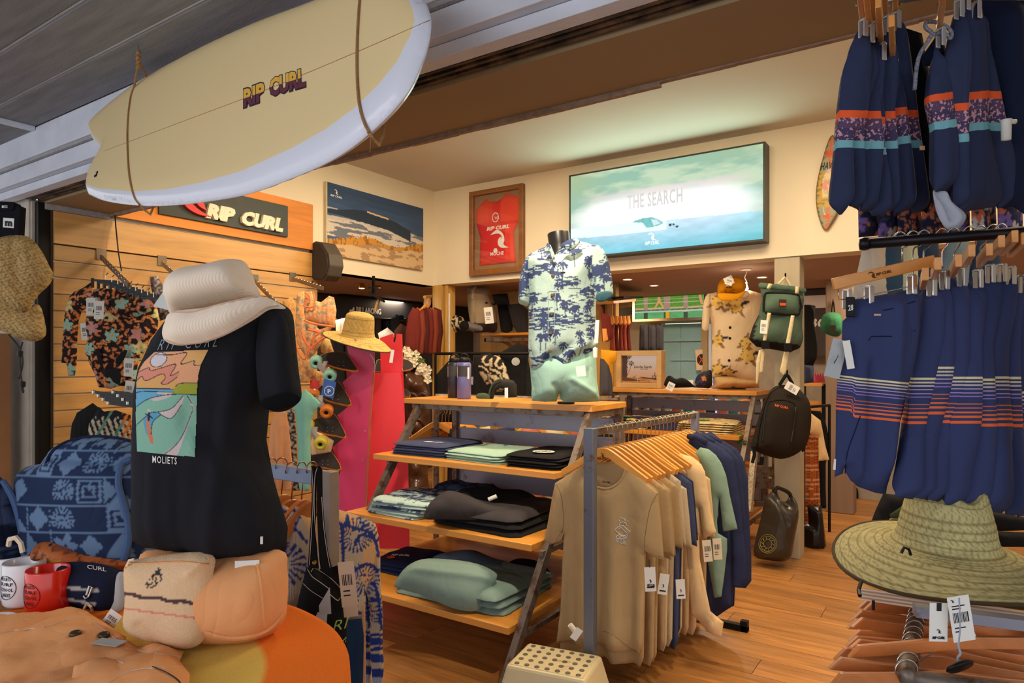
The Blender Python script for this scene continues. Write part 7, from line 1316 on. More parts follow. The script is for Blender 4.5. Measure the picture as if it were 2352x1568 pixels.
for i,(x,y,d_,r_) in enumerate(((317,370,3.85,0),(388,395,3.7,-3),(265,575,3.95,5),(630,865,3.7,-3),(640,1050,3.8,-8))): tt = thing('price_tag','white barcode tag on the dark floral swimwear, %s from the top' % ('highest','large second','third','fourth','lowest')[i],'tag',P(*Z16([(x,y)])[0],d_));tag(tt,*Z16([(x,y)])[0],d_,.052,.10,rot=r_,col=(206,200,190))
m_bkp = M('black_plastic',(20,18,18),.3,bump=0)
for i in range(9):
    x = 330+48*i;y = 225+18*i;q = P(*Z16([(x,y)])[0],4.05-.03*i);t = thing('swimwear_hanger','small black clip hanger, %s from the left over the dark floral swimwear' % (['first']+nth)[i],'hanger',q,'black hangers over the dark floral swimwear')
    B().beam(q,q+RT*.16+UP*-.01,.008,.014).mk('bar',m_bkp,t);B().box(q[0]-.008,q[0]+.008,q[1]-.006,q[1]+.006,q[2]-.045,q[2]+.012).mk('clip',m_bkp,t);B().tube([q+RT*.08,q+RT*.08+UP*.03,q+RT*.095+UP*.045],.003,5).mk('hook',m_steel,t)
# lower left: black wetsuit tops with geometric panels
hung('wetsuit_top','black long-sleeved top below the floral swimwear',[(330,1230),(200,1310),(160,1400),(140,1560),(520,1600),(420,1300)],3.8,m_bk,z=16,cat='wetsuit',res=.014)
def pgeo(c):
    col = pal(c,(30,32,40));X = c.PX;Y = c.PY;k = np.mod((X-Y*.35)/13,1);put(col,(k < .55) & (Y > 968-np.mod(X,17)*.8),(196,180,150));put(col,(np.mod((X+Y*.6)/41,1) < .16),(96,140,124));put(col,(X > 282) & (np.mod((X+Y*.5)/15,1) < .5),(206,120,56));return col
hung('rash_vest','rash vest with cream, teal and orange shards, lower left of the slatwall',[(300,1400),(340,1340),(380,1260),(420,1300),(520,1290),(640,1330),(660,1600),(280,1600)],3.7,z=16,paint=pgeo,cat='swimwear',res=.007)
for i in range(8): q = P(*Z16([(340+40*i,1140+30*(i % 4))])[0],3.75);t = thing('swimwear_hanger','small black hanger with chrome end, %s from the left over the shard-print vests' % (['first']+nth)[i],'hanger',q,'black hangers over the shard-print vests');B().beam(q,q+RT*.15-UP*.02,.010,.016).mk('bar',m_bkp,t);B().lathe([(.001,-.012),(.01,-.008),(.01,.008),(.001,.012)],q,8).mk('end_cap',m_steel,t)
# orange floral swimwear right of the tee, peach and mint garments
OF = tropic((232,186,142),[(236,150,80)],[(150,160,140),(240,170,96)],.03,6);g2 = 'orange floral swimwear on the slatwall'
fo_ = hung('bikini_top','orange floral crop top with coral trim, highest on the right slatwall arm',[(380,410),(420,400),(440,460),(480,470),(530,430),(560,440),(575,520),(565,618),(480,605),(380,580),(372,500)],4.75,z=4,paint=OF,res=.010,cat='swimwear',group=g2);fo2_ = hung('swimsuit','orange floral swimsuit behind the crop top',[(330,420),(375,400),(380,560),(470,640),(560,610),(500,700),(440,790),(395,830),(330,720),(320,600)],4.85,z=4,paint=OF,res=.010,cat='swimwear',group=g2)
m_cor = fab('coral_trim',(240,130,84))
B().tube([P(*p,4.70) for p in spl(Z4([(380,410),(410,440),(372,490),(430,500),(440,450),(428,400)]),3)],.006,5).tube([P(*p,4.70) for p in spl(Z4([(375,580),(420,600),(480,612),(565,622)]),3)],.008,5).tube([P(*p,4.72) for p in spl(Z4([(360,650),(375,700),(425,765),(435,690),(470,660),(400,640)]),3)],.008,5).tube([P(*p,4.72) for p in spl(Z4([(318,700),(340,780),(380,825),(400,770),(500,690)]),3)],.008,5).mk('coral_trim',m_cor,fo2_)
for i,(pp_,cc_,lb_,d_) in enumerate((([(240,460),(300,440),(325,480),(320,700),(270,720),(255,560)],(224,170,90),'mustard floral slip left of the crop top',4.95),([(330,800),(400,820),(440,890),(400,970),(340,970)],(232,190,130),'orange floral shorts under the swimsuit',4.95),([(400,880),(470,900),(530,870),(560,960),(520,1050),(420,1010)],(226,206,140),'pale yellow skirt behind the skateboards',5.1),([(470,700),(530,690),(560,780),(520,800),(480,780)],(206,196,130),'fringed straw-coloured top behind the mint wheels',5.1))):
    hung('swimwear',lb_,pp_,d_,z=4,paint=tropic(cc_,[(236,160,90)],[(200,150,110)],.03,i),cat='swimwear',res=.014)
m_pd = fab('peach_chiffon',(236,164,110));m_md = fab('mint_muslin',(140,200,178))
hung('peach_dress','long peach dress hanging behind the black tee',[(150,1460),(160,1250),(200,1140),(260,1150),(280,1250),(300,1470),(290,1640),(160,1640)],3.6,m_pd,z=4,cat='dress',amp=.02,res=.014);hung('patterned_dress','narrow black and white patterned dress right of the peach one',[(265,1130),(310,1130),(325,1300),(330,1480),(345,1640),(300,1640),(285,1300)],3.8,z=4,paint=tropic((60,52,48),[(190,176,150)],[(200,190,170)],.04,2),cat='dress',res=.01)
hung('mint_dress','mint muslin dress behind the skateboard wheels',[(330,1050),(380,1010),(430,1050),(478,1100),(440,1150),(420,1200),(412,1300),(415,1480),(405,1640),(330,1640),(335,1400),(325,1220),(310,1120)],4.1,m_md,z=4,cat='dress',amp=.016,res=.013);hung('cream_blouse','cream blouse between the mint dress and the stand',[(440,1270),(500,1290),(560,1330),(540,1400),(420,1420),(412,1340)],4.6,fab('cream_jersey'),z=4,cat='blouse')
t = thing('slat_clip','red price clip on the slatwall behind the skateboards','tag',P(725,885,5.0));B().fbox(frv(725,883,5.0),-.04,.03,-.03,.03,0,.01).mk('clip_card',M('red_enamel'),t)
# ------------------------------------------------------------------ rail with blue and peach ribbed shirts, black dungarees
rr = thing('clothes_rail','pale blue steel clothes rail right of the black tee with copper hangers','rail',np.array([-2.2,1.55,0]));YR = 1.55
B().box(-2.9,-1.80,YR-.018,YR+.018,1.075,1.125).mk('hanging_bar',M('pale_blue_steel',(132,146,172),.45,.4,var=.1,bump=.1),rr,bevel=.003);B().box(-1.80,-1.757,YR-.022,YR+.022,0,1.127).mk('end_post',M('tan_grey_steel',(150,136,126),.5,.3,bump=.1),rr,bevel=.003)
B().box(-2.94,-2.9,YR-.022,YR+.022,0,1.127).mk('end_post',M('pale_blue_steel'),rr,bevel=.003)
for x in (-1.78,-2.92): B().box(x-.02,x+.02,YR-.2,YR+.22,0,.035).mk('foot',M('pale_blue_steel'),rr)
def pblue(c):
    X = (c.PX-600)/.3367;Y = (c.PY-1040)/.3367;col = pal(c,(196,180,160));ink = (44,62,140)
    h = fbm(c.U*5,c.V*5,3,2);put(col,h > .56,(226,180,130));put(col,h < .40,(166,172,196))
    for cx,cy,r0,r1,n,ph in ((700,860,15,110,22,0),(150,760,30,160,18,.4),(860,420,60,200,34,.2),(800,1060,10,100,26,.1),(560,1000,20,110,20,.3),(640,560,30,120,24,.7)):
        dx = X-cx;dy = Y-cy;r = np.hypot(dx,dy);a = np.mod((np.arctan2(dy,dx)/(2*PI)+ph)*n,1);put(col,(r > r0) & (r < r1) & (a < .25+.25*(r/r1)),ink)
    for p in ([(530,480),(640,510),(760,560),(800,700)],[(550,500),(560,740)],[(590,430),(580,500)],[(600,820),(690,770),(740,760),(800,800)],[(640,620),(680,560),(760,580)],[(180,560),(230,520),(310,610)],[(200,380),(260,420),(230,500)],[(740,1240),(820,1240)],[(750,1340),(825,1330)],[(770,880),(800,1000),(820,1200)],[(590,1100),(680,1090)]): put(col,dline(X,Y,spl(p,4)) < 11,ink)
    put(col,(Y > 1260) & (Y < 1310),ink);put(col,(Y > 1370) & (Y < 1430),ink);put(col,(Y > 1470) & (Y < 1530),ink);return col
m_rib = ribmat('ribbed_knit',None,230,1,vc=True)
rs = thing('ribbed_shirt','blue and cream ribbed long-sleeved shirt, foremost on the pale blue rail','shirt',np.array([-1.88,YR,.7]));fR = frY(-1.88)
Z15 = lambda l: Zp(15,l)
bs_ = pillow('shirt_body',Z15([(165,470),(240,360),(330,420),(420,380),(530,385),(700,440),(780,480),(800,560),(810,700),(808,850),(745,900),(710,935),(715,1010),(690,1142),(580,1142),(400,1140),(240,1060),(165,1030)]),fR,.03,m_rib,rs,paint=pblue,res=.0065,w=.06,wr=wrk(.012,6,4,4))
pillow('sleeve',spl(Z15([(770,620),(806,700),(810,860),(820,1000),(826,1200),(824,1660),(770,1660),(748,1350),(745,1250),(752,1150),(750,1050),(715,940),(740,860)]),2,True),fR.shift(.02),.03,m_rib,rs,paint=pblue,res=.0065,w=.04,wr=wrk(.01,8,8,7))
for i in range(4):
    c = dup(rs,(-1.935-.055*i,YR-.01,.7),math.radians(3*math.sin(i*2.2)),label='blue and cream ribbed shirt, %s behind the foremost on the pale blue rail' % (['first']+nth)[i],group='ribbed shirts on the pale blue rail')
hung('denim_trousers','dark blue trousers hanging below the ribbed shirts',[(585,1140),(685,1130),(700,1250),(690,1660),(585,1660)],2.45,fab('deep_blue'),z=15,cat='trousers',amp=.012);hung('peach_trousers','narrow peach and grey striped garment beside the blue trousers',[(676,1060),(708,1030),(712,1300),(714,1660),(686,1660)],2.5,fab('peach_linen'),z=15,cat='clothing')
m_cop = wood('copper_hanger',(196,112,52),.7,2,.3,.08,1,coat=.4)
arm2 = spl([(-.20,-.10),(-.13,-.06),(-.06,-.005),(0,.02),(.06,-.005),(.13,-.06),(.20,-.10)],4);lw2 = spl([(.19,-.13),(.12,-.10),(.05,-.05),(0,-.03),(-.05,-.05),(-.12,-.10),(-.19,-.13)],4)
for i in range(9):
    x = -1.87-.055*i;t = thing('copper_hanger','reddish wooden hanger, %s from the right on the pale blue rail' % (['first']+nth)[i],'hanger',np.array([x,YR,1.0]),'reddish hangers on the pale blue rail') if i == 0 else None
    if i == 0:
        c0h = t;B().prism(frY(x,YR,1.0),arm2+lw2,-.009,.009).mk('hanger_body',m_cop,t,bevel=.003)
        B().tube([(x,YR,1.02)]+[(x,YR+.024*math.sin(a),1.125+.026*math.cos(a)) for a in np.linspace(2.8,-2.0,12)],.0022,6).mk('hook',M('copper_wire',(150,110,90),.3,.95,bump=0),t,smooth=True)
    else: dup(c0h,(x,YR,1.0-.006*(i % 3)),math.radians(9*math.sin(i*1.9)),label='reddish wooden hanger, %s from the right on the pale blue rail' % (['first']+nth)[i],group='reddish hangers on the pale blue rail')
dg = thing('black_dungarees','black dungarees with white stitching hooked over the end of the pale blue rail','dungarees',P(740,1300,2.15));m_den = fab('black_denim',(26,25,26));fd = frv(745,1300,2.18,0)
dgb = pillow('bib',Z15([(308,780),(340,775),(370,790),(395,800),(470,775),(560,750),(572,900),(578,1100),(586,1250),(592,1440),(620,1700),(300,1700),(300,1300),(240,1060),(262,960)]),fd,.03,m_den,dg,res=.010,wr=lambda c: wrk(.007,7,7,5)(c)+ridge(c,(.3,.95),(.75,.75),.03,.012),w=.04)
s1_ = pillow('strap',Z15([(338,90),(362,84),(378,100),(376,300),(372,520),(384,700),(392,790),(330,782),(318,770),(336,500),(346,300)]),fd.shift(.035),.005,m_den,dg,res=.01);s2_ = pillow('strap',Z15([(372,92),(400,88),(416,110),(418,300),(432,500),(456,680),(482,780),(470,850),(400,800),(388,600),(380,400),(378,200)]),fd.shift(.045),.005,m_den,dg,res=.01)
m_wst = fab('white_thread',(196,186,174))
for base_,pts in ((s1_,[(344,95),(354,300),(344,520),(328,765)]),(s2_,[(382,100),(366,180),(364,420),(392,700),(402,790)]),(s2_,[(412,300),(428,520),(452,690),(470,780)]),(dgb,[(315,790),(345,840),(400,880),(462,925)]),(dgb,[(395,800),(470,850),(540,920),(552,938)]),(dgb,[(480,775),(550,755)]),(dgb,[(286,890),(340,940),(420,990)]),(dgb,[(470,965),(520,1005),(540,985)]),(dgb,[(320,775),(360,770),(340,810)]),(dgb,[(410,800),(465,785),(440,825)])): B().tube(onpx(base_,Z15(spl(pts,4)),.002),.0012,4).mk('stitching',m_wst,dg)
text('RI',fd,Z15([(486,1222)])[0],Z15([(574,1196)])[0],24,M('lime_print',(160,196,100),.6,bump=0),dg,base=dgb,name='lime_lettering',sh=.35,bold=-.01);B().tube(onpx(dgb,Z15([(545,1295),(580,1255),(575,1290)]),.003),.002,4).mk('lime_mark',M('lime_print'),dg)
B().prism(frv(730,1400,2.08),[frv(730,1400,2.08).px(*p) for p in Z15([(468,915),(478,1095),(398,1105),(394,1040)])],0,.0012).mk('grey_tag',M('frosted_card'),dg);B().prism(frv(730,1400,2.1),[frv(730,1400,2.1).px(*p) for p in Z15([(385,1085),(450,1100),(446,1170),(360,1145)])],0,.001).mk('grey_tag',M('frosted_card'),dg)
tt = thing('price_tag','long cream barcode tag beside the black dungarees','tag',P(797,1290,2.1));tag(tt,*Z15([(575,742)])[0],2.1,.05,.14,rot=6,col=(226,200,170));tag(tt,*Z15([(592,900)])[0],2.12,.045,.10,rot=6,col=(220,196,168),code=False)
B().lathe([(.001,.0),(.006,.001),(.006,.012),(.001,.016)],P(*Z15([(368,742)])[0],2.1),10,A=axes(-FW,RT)).mk('bib_button',m_brass,dg)
# ------------------------------------------------------------------ alcove behind the corner post
al = thing('alcove_shelf','wooden wall shelf with hanging rails in the pine alcove','shelf',(-4.0,6.2,1.8));B().box(-4.42,-3.55,6.0,6.39,1.775,1.80).mk('shelf_board',m_shelf,al); 
for z,x1 in ((1.73,-3.3),(1.56,-3.55),(1.40,-3.7)): B().box(-4.42,x1,6.05,6.07,z-.02,z+.02).box(-4.42,-4.40,6.05,6.395,z-.02,z+.02).mk('hanging_rail',m_leg,al)
P6 = lambda l: Zp(6,l)
def pbk(c): col = pal(c,(176,156,128));put(col,c.PY > 500+.2934*820,(66,58,58));put(col,(c.PX < 960+.2934*440) & (c.PX > 960+.2934*415),(200,182,152));return col
t = thing('beige_backpack','beige roll-top backpack with a dark base on the alcove shelf','backpack',P(1105,760,7.2));bb_ = pillow('bag_body',spl(P6([(385,560),(405,545),(470,540),(540,548),(570,580),(575,640),(612,720),(618,800),(614,890),(540,895),(420,890),(405,800),(392,700)]),3,True),frv(1105,715,7.25,10),.14,VC(),t,paint=pbk,res=.014,wr=wrk(.012,8,8,4));B().tube(onpx(bb_,P6([(530,665),(600,680)]),.005),.01,6).mk('zip',m_bk,t);B().tube(onpx(bb_,P6([(428,640),(432,570),(450,545)]),.004),.016,6).mk('strap',fab('tan_strap',(196,178,150)),t);tag(t,*P6([(548,700)])[0],7.0,.09,.17,rot=6)
def pzeb(c): a = np.sin(c.U*95+5*fbm(c.U*16,c.V*16,3)*3+c.V*60);col = pal(c,(206,186,150));put(col,a > .0,(34,30,30));return col
t = thing('zebra_bag','black and cream zebra-striped wash bag on the alcove shelf','bag',P(1040,760,7.1));pillow('bag_body',spl(P6([(198,755),(230,752),(330,770),(365,800),(360,850),(300,895),(245,895),(215,830)]),3,True),frv(1040,742,7.1,0),.07,VC(),t,paint=pzeb,res=.009)
t = thing('rolled_towel','rolled black and grey bag lying in front of the beige backpack','bag',P(1085,755,7.0));pillow('roll',spl(P6([(345,825),(390,812),(450,830),(500,850),(500,885),(400,885),(350,870)]),3,True),frv(1085,750,7.0),.05,M('grey_mesh',(110,104,104),.7),t,res=.012);B().lathe([(.001,.02),(.05,.015),(.055,0),(.001,0)],P(1066,748,6.93),14,A=axes(-FW-.4*RT,RT)).mk('end_disc',m_dark,t)
for i,(pp_,mt) in enumerate((([(620,680),(700,670),(760,700),(740,880),(700,905),(650,890)],0),([(700,680),(800,670),(860,720),(860,900),(780,905),(740,840)],1),([(580,600),(700,590),(720,680),(600,680)],0))): hung('black_jacket','black jacket hanging right of the beige backpack, %s' % ('left one','right one','upper one')[i],pp_,7.3-.1*i,(m_bk,m_char,m_bk)[i],z=6,cat='jacket',seed=i)
for i,pp_ in enumerate(([(140,1230),(230,1130),(300,1080),(400,1090),(470,1180),(530,1290),(520,1600),(130,1600)],[(640,1060),(720,1010),(780,980),(860,1000),(870,1420),(720,1600),(700,1300)],[(440,1080),(560,1060),(680,1120),(700,1600),(420,1600)],[(860,1100),(900,1300),(1000,1420),(1030,1600),(820,1600),(840,1300)])):
    hung('black_wetsuit','black wetsuit hanging behind the top shelf, %s' % ('left of the bottles','between the cap and the palm shirt','behind the mesh cap','below the palm shirt')[i],pp_,6.1-.15*i,m_bk,z=6,seed=i)
    if i < 2: q = P(*P6([((430,1275),(765,1125))[i]])[0],5.85-.15*i);B().lathe([(.001,.003),(.035,.002)],q,16,A=axes(-FW,RT)).mk('chest_badge',fab('grey_canvas'),bpy.data.objects['black_wetsuit' if i == 0 else 'black_wetsuit.001'])
hung('zebra_wetsuit','zebra-striped wetsuit top behind the mesh cap, left one',[(470,1170),(500,1080),(550,1075),(590,1140),(600,1270),(540,1310),(490,1240)],5.6,z=6,paint=pzeb,res=.011);hung('zebra_wetsuit','zebra-striped wetsuit top behind the mesh cap, right one',[(560,1110),(600,1075),(640,1090),(690,1170),(715,1250),(720,1360),(600,1360),(560,1280)],5.4,z=6,paint=pzeb,res=.011)
# hangers glimpsed through the shelf unit
for i in range(16):
    q = P(1000+8*i+(140 if i > 9 else 0),978+(i % 3),4.9+.03*i);c = dup(hgr,tuple(q),math.radians(60+4*(i % 5)),label='honey hanger behind the steel back panels of the middle unit, %s from the left' % (['first']+nth)[i],group='hangers behind the middle unit')
rl3 = thing('clothes_rail','rail glimpsed behind the steel back panels of the middle unit','rail',P(1150,955,5.0)*[1,1,0]);B().tube([P(1000,943,4.9)+[0,0,.11],P(1420,950,5.4)+[0,0,.11]],.014,8).mk('hanging_bar',m_leg,rl3)
for px_,d_ in ((1002,4.9),(1418,5.4)): q = P(px_,943,d_);B().box(q[0]-.015,q[0]+.015,q[1]-.015,q[1]+.015,0,q[2]+.11).mk('upright',m_leg,rl3)
for i in range(7): x = 1030+56*i;hung('hanging_tshirt','t-shirt glimpsed behind the middle unit, %s from the left' % (['first']+nth)[i],[(x,985),(x+40,978),(x+52,1240),(x-6,1240)],4.95+.06*i,fab('glimpse_tee_%d' % i,((60,54,56),(200,180,150),(50,54,80),(190,110,84),(206,186,150),(196,104,84),(36,36,40))[i]),.03,cat='t-shirt',seed=i)
# ------------------------------------------------------------------ right of the palm shirt: suits, poster, picture, second unit
Z17 = lambda l: Zp(17,l);m_oc = fab('light_orange',(232,156,84))
hung('wetsuit_top','maroon and orange wetsuit top right of the palm shirt sleeve',[(0,390),(15,380),(40,480),(130,520),(175,820),(100,870),(20,870)],6.2,m_mar[0],z=17);hung('wetsuit_top','maroon jacket hem with orange panel right of the palm shirt',[(20,690),(80,690),(105,850),(30,880)],6.1,m_oc,z=17)
for i in range(5): x = 135+55*i;hung('kids_wetsuit','maroon wetsuit with orange shoulders, %s from the left under the dark rail' % (['first']+nth)[i],[(x,520),(x+40,515),(x+65,640),(x+50,720),(x+70,1000),(x-10,1000),(x,700),(x-15,620)],6.9+.1*i,m_mar[(i+1) % 3],z=17,group='maroon and orange suits',seed=i);hung('orange_shoulder','orange shoulder panel on the %s maroon suit under the dark rail' % (['first']+nth)[i],[(x,520),(x+45,515),(x+60,610),(x+30,640),(x-10,620)],6.8+.1*i,m_oc,.02,z=17,cat='wetsuit')  # the orange pieces are the shoulder panels of the maroon suits
t = thing('wall_rack','dark wall rack with short arms above the maroon and orange suits','rack',P(1430,712,7.6));B().beam(P(*Z17([(150,470)])[0],7.3),P(*Z17([(415,445)])[0],8.0),.03,.09).beam(P(*Z17([(20,420)])[0],7.0),P(*Z17([(185,408)])[0],7.6),.03,.09).mk('rack_bar',M('dark_oak',(64,42,30),.6),t);B().beam(P(*Z17([(0,335)])[0],6.6),P(*Z17([(315,305)])[0],7.0),.28,.025).mk('orange_shelf',m_shelf,t);B().beam(P(*Z17([(150,262)])[0],6.9),P(*Z17([(440,262)])[0],7.8),.25,.02).mk('dark_shelf',m_dark,t)
hung('yellow_bodysuit','yellow swimsuit hanging left of the framed picture',[(0,980),(60,985),(220,1000),(225,1120),(160,1180),(150,1320),(60,1280),(0,1200)],5.9,fab('golden_yellow',(232,160,40)),z=17,cat='swimwear'); 
for i in range(2): hung('grey_wetsuit','grey wetsuit with orange seams left of the framed picture, %s' % ('front','rear')[i],[(0-i*10,1100),(40,1110),(110,1200),(150,1350),(165,1480),(165,1620),(-20,1620)],5.6+.15*i,fab('grey_neoprene',(76,72,76)),z=17)
for i in range(3): x = 530+110*i;hung('dark_wetsuit','dark wetsuit over the framed picture, %s from the left' % (['first']+nth)[i],[(x+10,660),(x+30,630),(x+70,650),(x+100,628),(x+120,680),(x+120,1000),(x,1000)],7.4+.1*i,fab('dark_neoprene',(50,48,54)),z=17,group='dark wetsuits over the picture',seed=i)
fP = frX(7.9);t = thing('pier_lightbox','green lit photo of a wooden pier with walkers above the blue door','lightbox',P(1540,700,8.4))
u0,v1 = fP.px(*Z17([(478,190)])[0]);u1,v0 = fP.px(*Z17([(1420,530)])[0]);v1 = min(v1+.05,2.285)
def ppier(c):
    x = c.A*2;y = c.B;col = pal(c,(96,150,50))*(.6+.8*fbm(x*22,y*22,3))[:,None];low = y < .50;col[low] = (lin((96,170,110))*(.8+.5*fbm(x*5,y*12,5))[:,None])[low];put(col,(y > .44) & (y < .52),(206,176,132));put(col,(y > .36) & (y < .44) & (fbm(x*40,y*6,4) > .4),(70,100,84));put(col,(y > .30) & (y < .36),(190,206,180))
    for px_,w_ in ((.32,.06),(.96,.09),(1.5,.06)): put(col,(np.abs(x-px_) < w_) & (y > .42),(176,140,120));put(col,(np.abs(x-px_) < w_) & (y < .3),(60,80,60))
    put(col,(np.abs(x-.98) < .06) & (y < .3),(226,170,40));put(col,(np.abs(y-.72-.0*x) < .012) | (np.abs(y-.88) < .01),(190,190,160));put(col,(dline(x,y,[(.62,.55),(.70,.75),(.72,1.0)]) < .03) | (dline(x,y,[(.84,.55),(.76,.75),(.72,1.0)]) < .03) | (dline(x,y,[(1.96,.6),(1.9,1.0)]) < .035),(230,160,110));put(col,dline(x,y,[(1.1,.36),(1.5,.28),(1.95,.38)]) < .012,(230,200,150));return col
panel('lit_print',fP,u0,u1,v0,v1,150,60,ppier,VC('lit_print_soft',emit=.6),t,0,.02);B().fbox(fP,u0-.03,u0,v0-.03,v1,-.05,.02).fbox(fP,u0,u1,v0-.03,v0,-.05,.02).mk('steel_frame',m_steel,t)
# second unit: framed picture, caps, floral shirt torso
fF = frX(5.72);t = thing('framed_picture','light wooden box frame with a sunset boat photo reading Live the Search','picture frame',P(1475,890,5.9)*[1,1,0]+[0,0,1.25])
u0 = fF.px(*Z17([(222,1400)])[0])[0];u1 = fF.px(*Z17([(843,1400)])[0])[0];v0 = 1.252;v1 = fF.px(*Z17([(500,995)])[0])[1];w_ = .045;m_lf_ = wood('light_frame_wood',(206,168,112),.8,2)
for a,b,c_,d_ in ((u0,u0+w_,v0,v1),(u1-w_,u1,v0,v1),(u0+w_,u1-w_,v1-w_,v1),(u0+w_,u1-w_,v0,v0+w_)): B().fbox(fF,a,b,c_,d_,-.10,.01).mk('frame_rail',m_lf_,t,bevel=.003)
def plv(c):
    x = c.A;y = c.B;g = np.clip(y*1.2,0,1)[:,None];col = lin((236,150,70))*(1-g)+lin((238,206,184))*g;put(col,(y < .2) & (fbm(x*8,y*40,3) > .45),(206,120,50));dk = (84,50,40)
    put(col,(x < .12+.05*fbm(x*0,y*14,3)) & (y > .2),dk);put(col,(y < .24-.3*x) & (y > .06) & (x < .5),(110,60,36)); 
    for px_,py_,h_ in ((.20,.98,0),(.26,.72,0)): put(col,dline(x,y,[(.12,.2),(px_-.03,py_-.2),(px_,py_)]) < .006,dk);r = np.hypot(x-px_,(y-py_)*.8);a = np.arctan2(y-py_,x-px_);put(col,(r < .075) & (np.abs(np.sin(a*3.5)) > .55),dk)
    put(col,inpoly(x,y,[(.48,.22),(.62,.17),(1,.12),(1,.20),(.82,.19),(.6,.22)]),dk);put(col,(y > .19) & (y < .26) & (x > .84) & (np.mod(x*14,1) < .3),dk);put(col,(y > .25) & (y < .27) & (x > .84),dk);put(col,inpoly(x,y,[(.3,.2),(.34,.2),(.42,.28),(.40,.27)]),dk);put(col,dline(x,y,[(.92,.26),(.92,.38)]) < .008,dk);put(col,(dline(x,y,[(.44,.02),(.44,.24)]) < .008),(238,210,180));return col
panel('print',fF,u0+w_,u1-w_,v0+w_,v1-w_,110,90,plv,VC('lit_print_warm',emit=.42),t,-.02,.02)
text('Live the Search',fF,Z17([(452,1238)])[0],Z17([(692,1238)])[0],6.5,INK,t,n=-.019,name='print_lettering',bold=.01);text('RIP CURL',fF,Z17([(542,1258)])[0],Z17([(640,1258)])[0],2.2,INK,t,n=-.019,name='print_lettering')
pillow('crumpled_hat',spl(Z17([(905,1500),(905,1380),(955,1340),(1040,1385),(1120,1370),(1200,1400),(1290,1480),(1310,1500)]),3,True),frv(1563,876,5.85),.06,m_bk,label='crumpled black cap right of the framed picture',cat='cap',res=.012,wr=wrk(.012,12,12,4));tt = thing('price_tag','white tag on the crumpled black cap','tag',P(1545,885,5.7));tag(tt,*Z17([(990,1440)])[0],5.7,.06,.07,rot=-25)
pillow('floral_hat',spl(Z17([(1303,1440),(1330,1350),(1400,1290),(1470,1270),(1535,1280),(1535,1500),(1400,1510),(1325,1500)]),3,True),frv(1618,872,5.85),.08,VC(),label='navy cap with orange flowers left of the floral shirt',cat='cap',res=.010,paint=lambda c: put(tropic((44,46,70),[(70,70,96)],[(232,150,60),(214,130,60)],.05,3)(c),c.PX > 1622,(44,38,40)))
mt_ = thing('mannequin','headless torso wearing the cream floral shirt on the rear unit','mannequin',P(1680,890,5.95)*[1,1,0]+[0,0,1.252]);B().lathe([(.09,-.1),(.06,-.02),(.058,.06),(.001,.062)],P(1672,680,5.95),20).mk('neck',m_sk,mt_,smooth=True);B().lathe([(.001,0),(.12,0),(.12,.012),(.001,.014)],P(1680,890,5.95)*[1,1,0]+[0,0,1.252],20).mk('base_plate',m_sk,mt_)
def pfl(c):
    col = pal(c,(228,204,168));X = (c.PX-1360)/.2551;Y = (c.PY-600)/.2551
    for cx,cy,s in ((1130,370,70),(1290,400,80),(1200,350,50),(1130,710,60),(1390,740,70),(1400,850,80),(1130,970,60),(1230,1010,50)):
        for dx,dy,rr_ in ((-1.1,.5,.8),(.9,1.1,.8),(.2,-1.2,.7),(1.3,-.4,.6)): a = math.atan2(dy,dx);u = (X-cx-dx*s*.6)*math.cos(a)+(Y-cy-dy*s*.6)*math.sin(a);v = -(X-cx-dx*s*.6)*math.sin(a)+(Y-cy-dy*s*.6)*math.cos(a);put(col,(u/(s*.8))**2+(v/(s*.2))**2 < 1,(150,112,78) if rr_ > .65 else (50,52,66))
        r = np.hypot(X-cx,Y-cy);a = np.arctan2(Y-cy,X-cx);put(col,r < s*(.55+.4*np.abs(np.cos(2.5*a+cx))),(222,186,100));put(col,(r < s*.9) & (np.abs(r-s*(.52+.4*np.abs(np.cos(2.5*a+cx)))) < 3),(90,70,50));put(col,r < s*.12,(170,90,50))
    return col
fs9 = thing('floral_shirt','cream floral short-sleeved shirt on the rear torso, left of the cream column','shirt',P(1690,880,5.8));Z10 = lambda l: Zp(10,l)
s9 = pillow('shirt_body',Z10([(1140,270),(1060,290),(1030,330),(1050,440),(1075,560),(1080,700),(1075,900),(1080,1050),(1180,1035),(1290,1045),(1330,1080),(1400,1100),(1480,1110),(1520,1080),(1500,900),(1490,600),(1530,400),(1525,290),(1420,262),(1330,280),(1220,320)]),frv(1690,770,5.85,5),.12,VC(),fs9,paint=pfl,res=.013,wr=wrk(.010,5,4,4))
pillow('sleeve',spl(Z10([(1060,290),(1020,320),(1000,400),(990,520),(990,610),(1035,628),(1055,560),(1060,420)]),2,True),frv(1620,710,5.8,-10),.04,VC(),fs9,paint=pfl,res=.013)
pillow('collar',Z10([(1330,290),(1350,262),(1400,262),(1420,300),(1380,330),(1340,320)]),frv(1705,675,5.7),.01,fab('cream_linen',(230,208,172)),fs9,res=.012)
for x,y in ((1242,595),(1240,692),(1234,892)): q = onpx(s9,Z10([(x,y)]),.004)[0];B().lathe([(.001,.003),(.011,.002),(.012,0)],q,8,A=axes(-FW,RT)).mk('button',m_dark,fs9)
pillow('beige_shorts',Z10([(1090,1020),(1500,1040),(1508,1140),(1380,1145),(1300,1150),(1262,1135),(1230,1145),(1090,1148),(1060,1138),(1090,1110)]),frv(1690,875,5.86,5),.11,fab('beige_cotton',(196,160,112)),label='beige shorts under the cream floral shirt',cat='shorts',res=.015,wr=wrk(.012,6,6,3))
cp_ = thing('snapback_hat','mustard yellow cap with black slogan on the floral shirt torso','cap',P(1680,690,5.65));m_mus = fab('mustard_cotton',(222,150,20));fc_ = frv(1680,660,5.72)
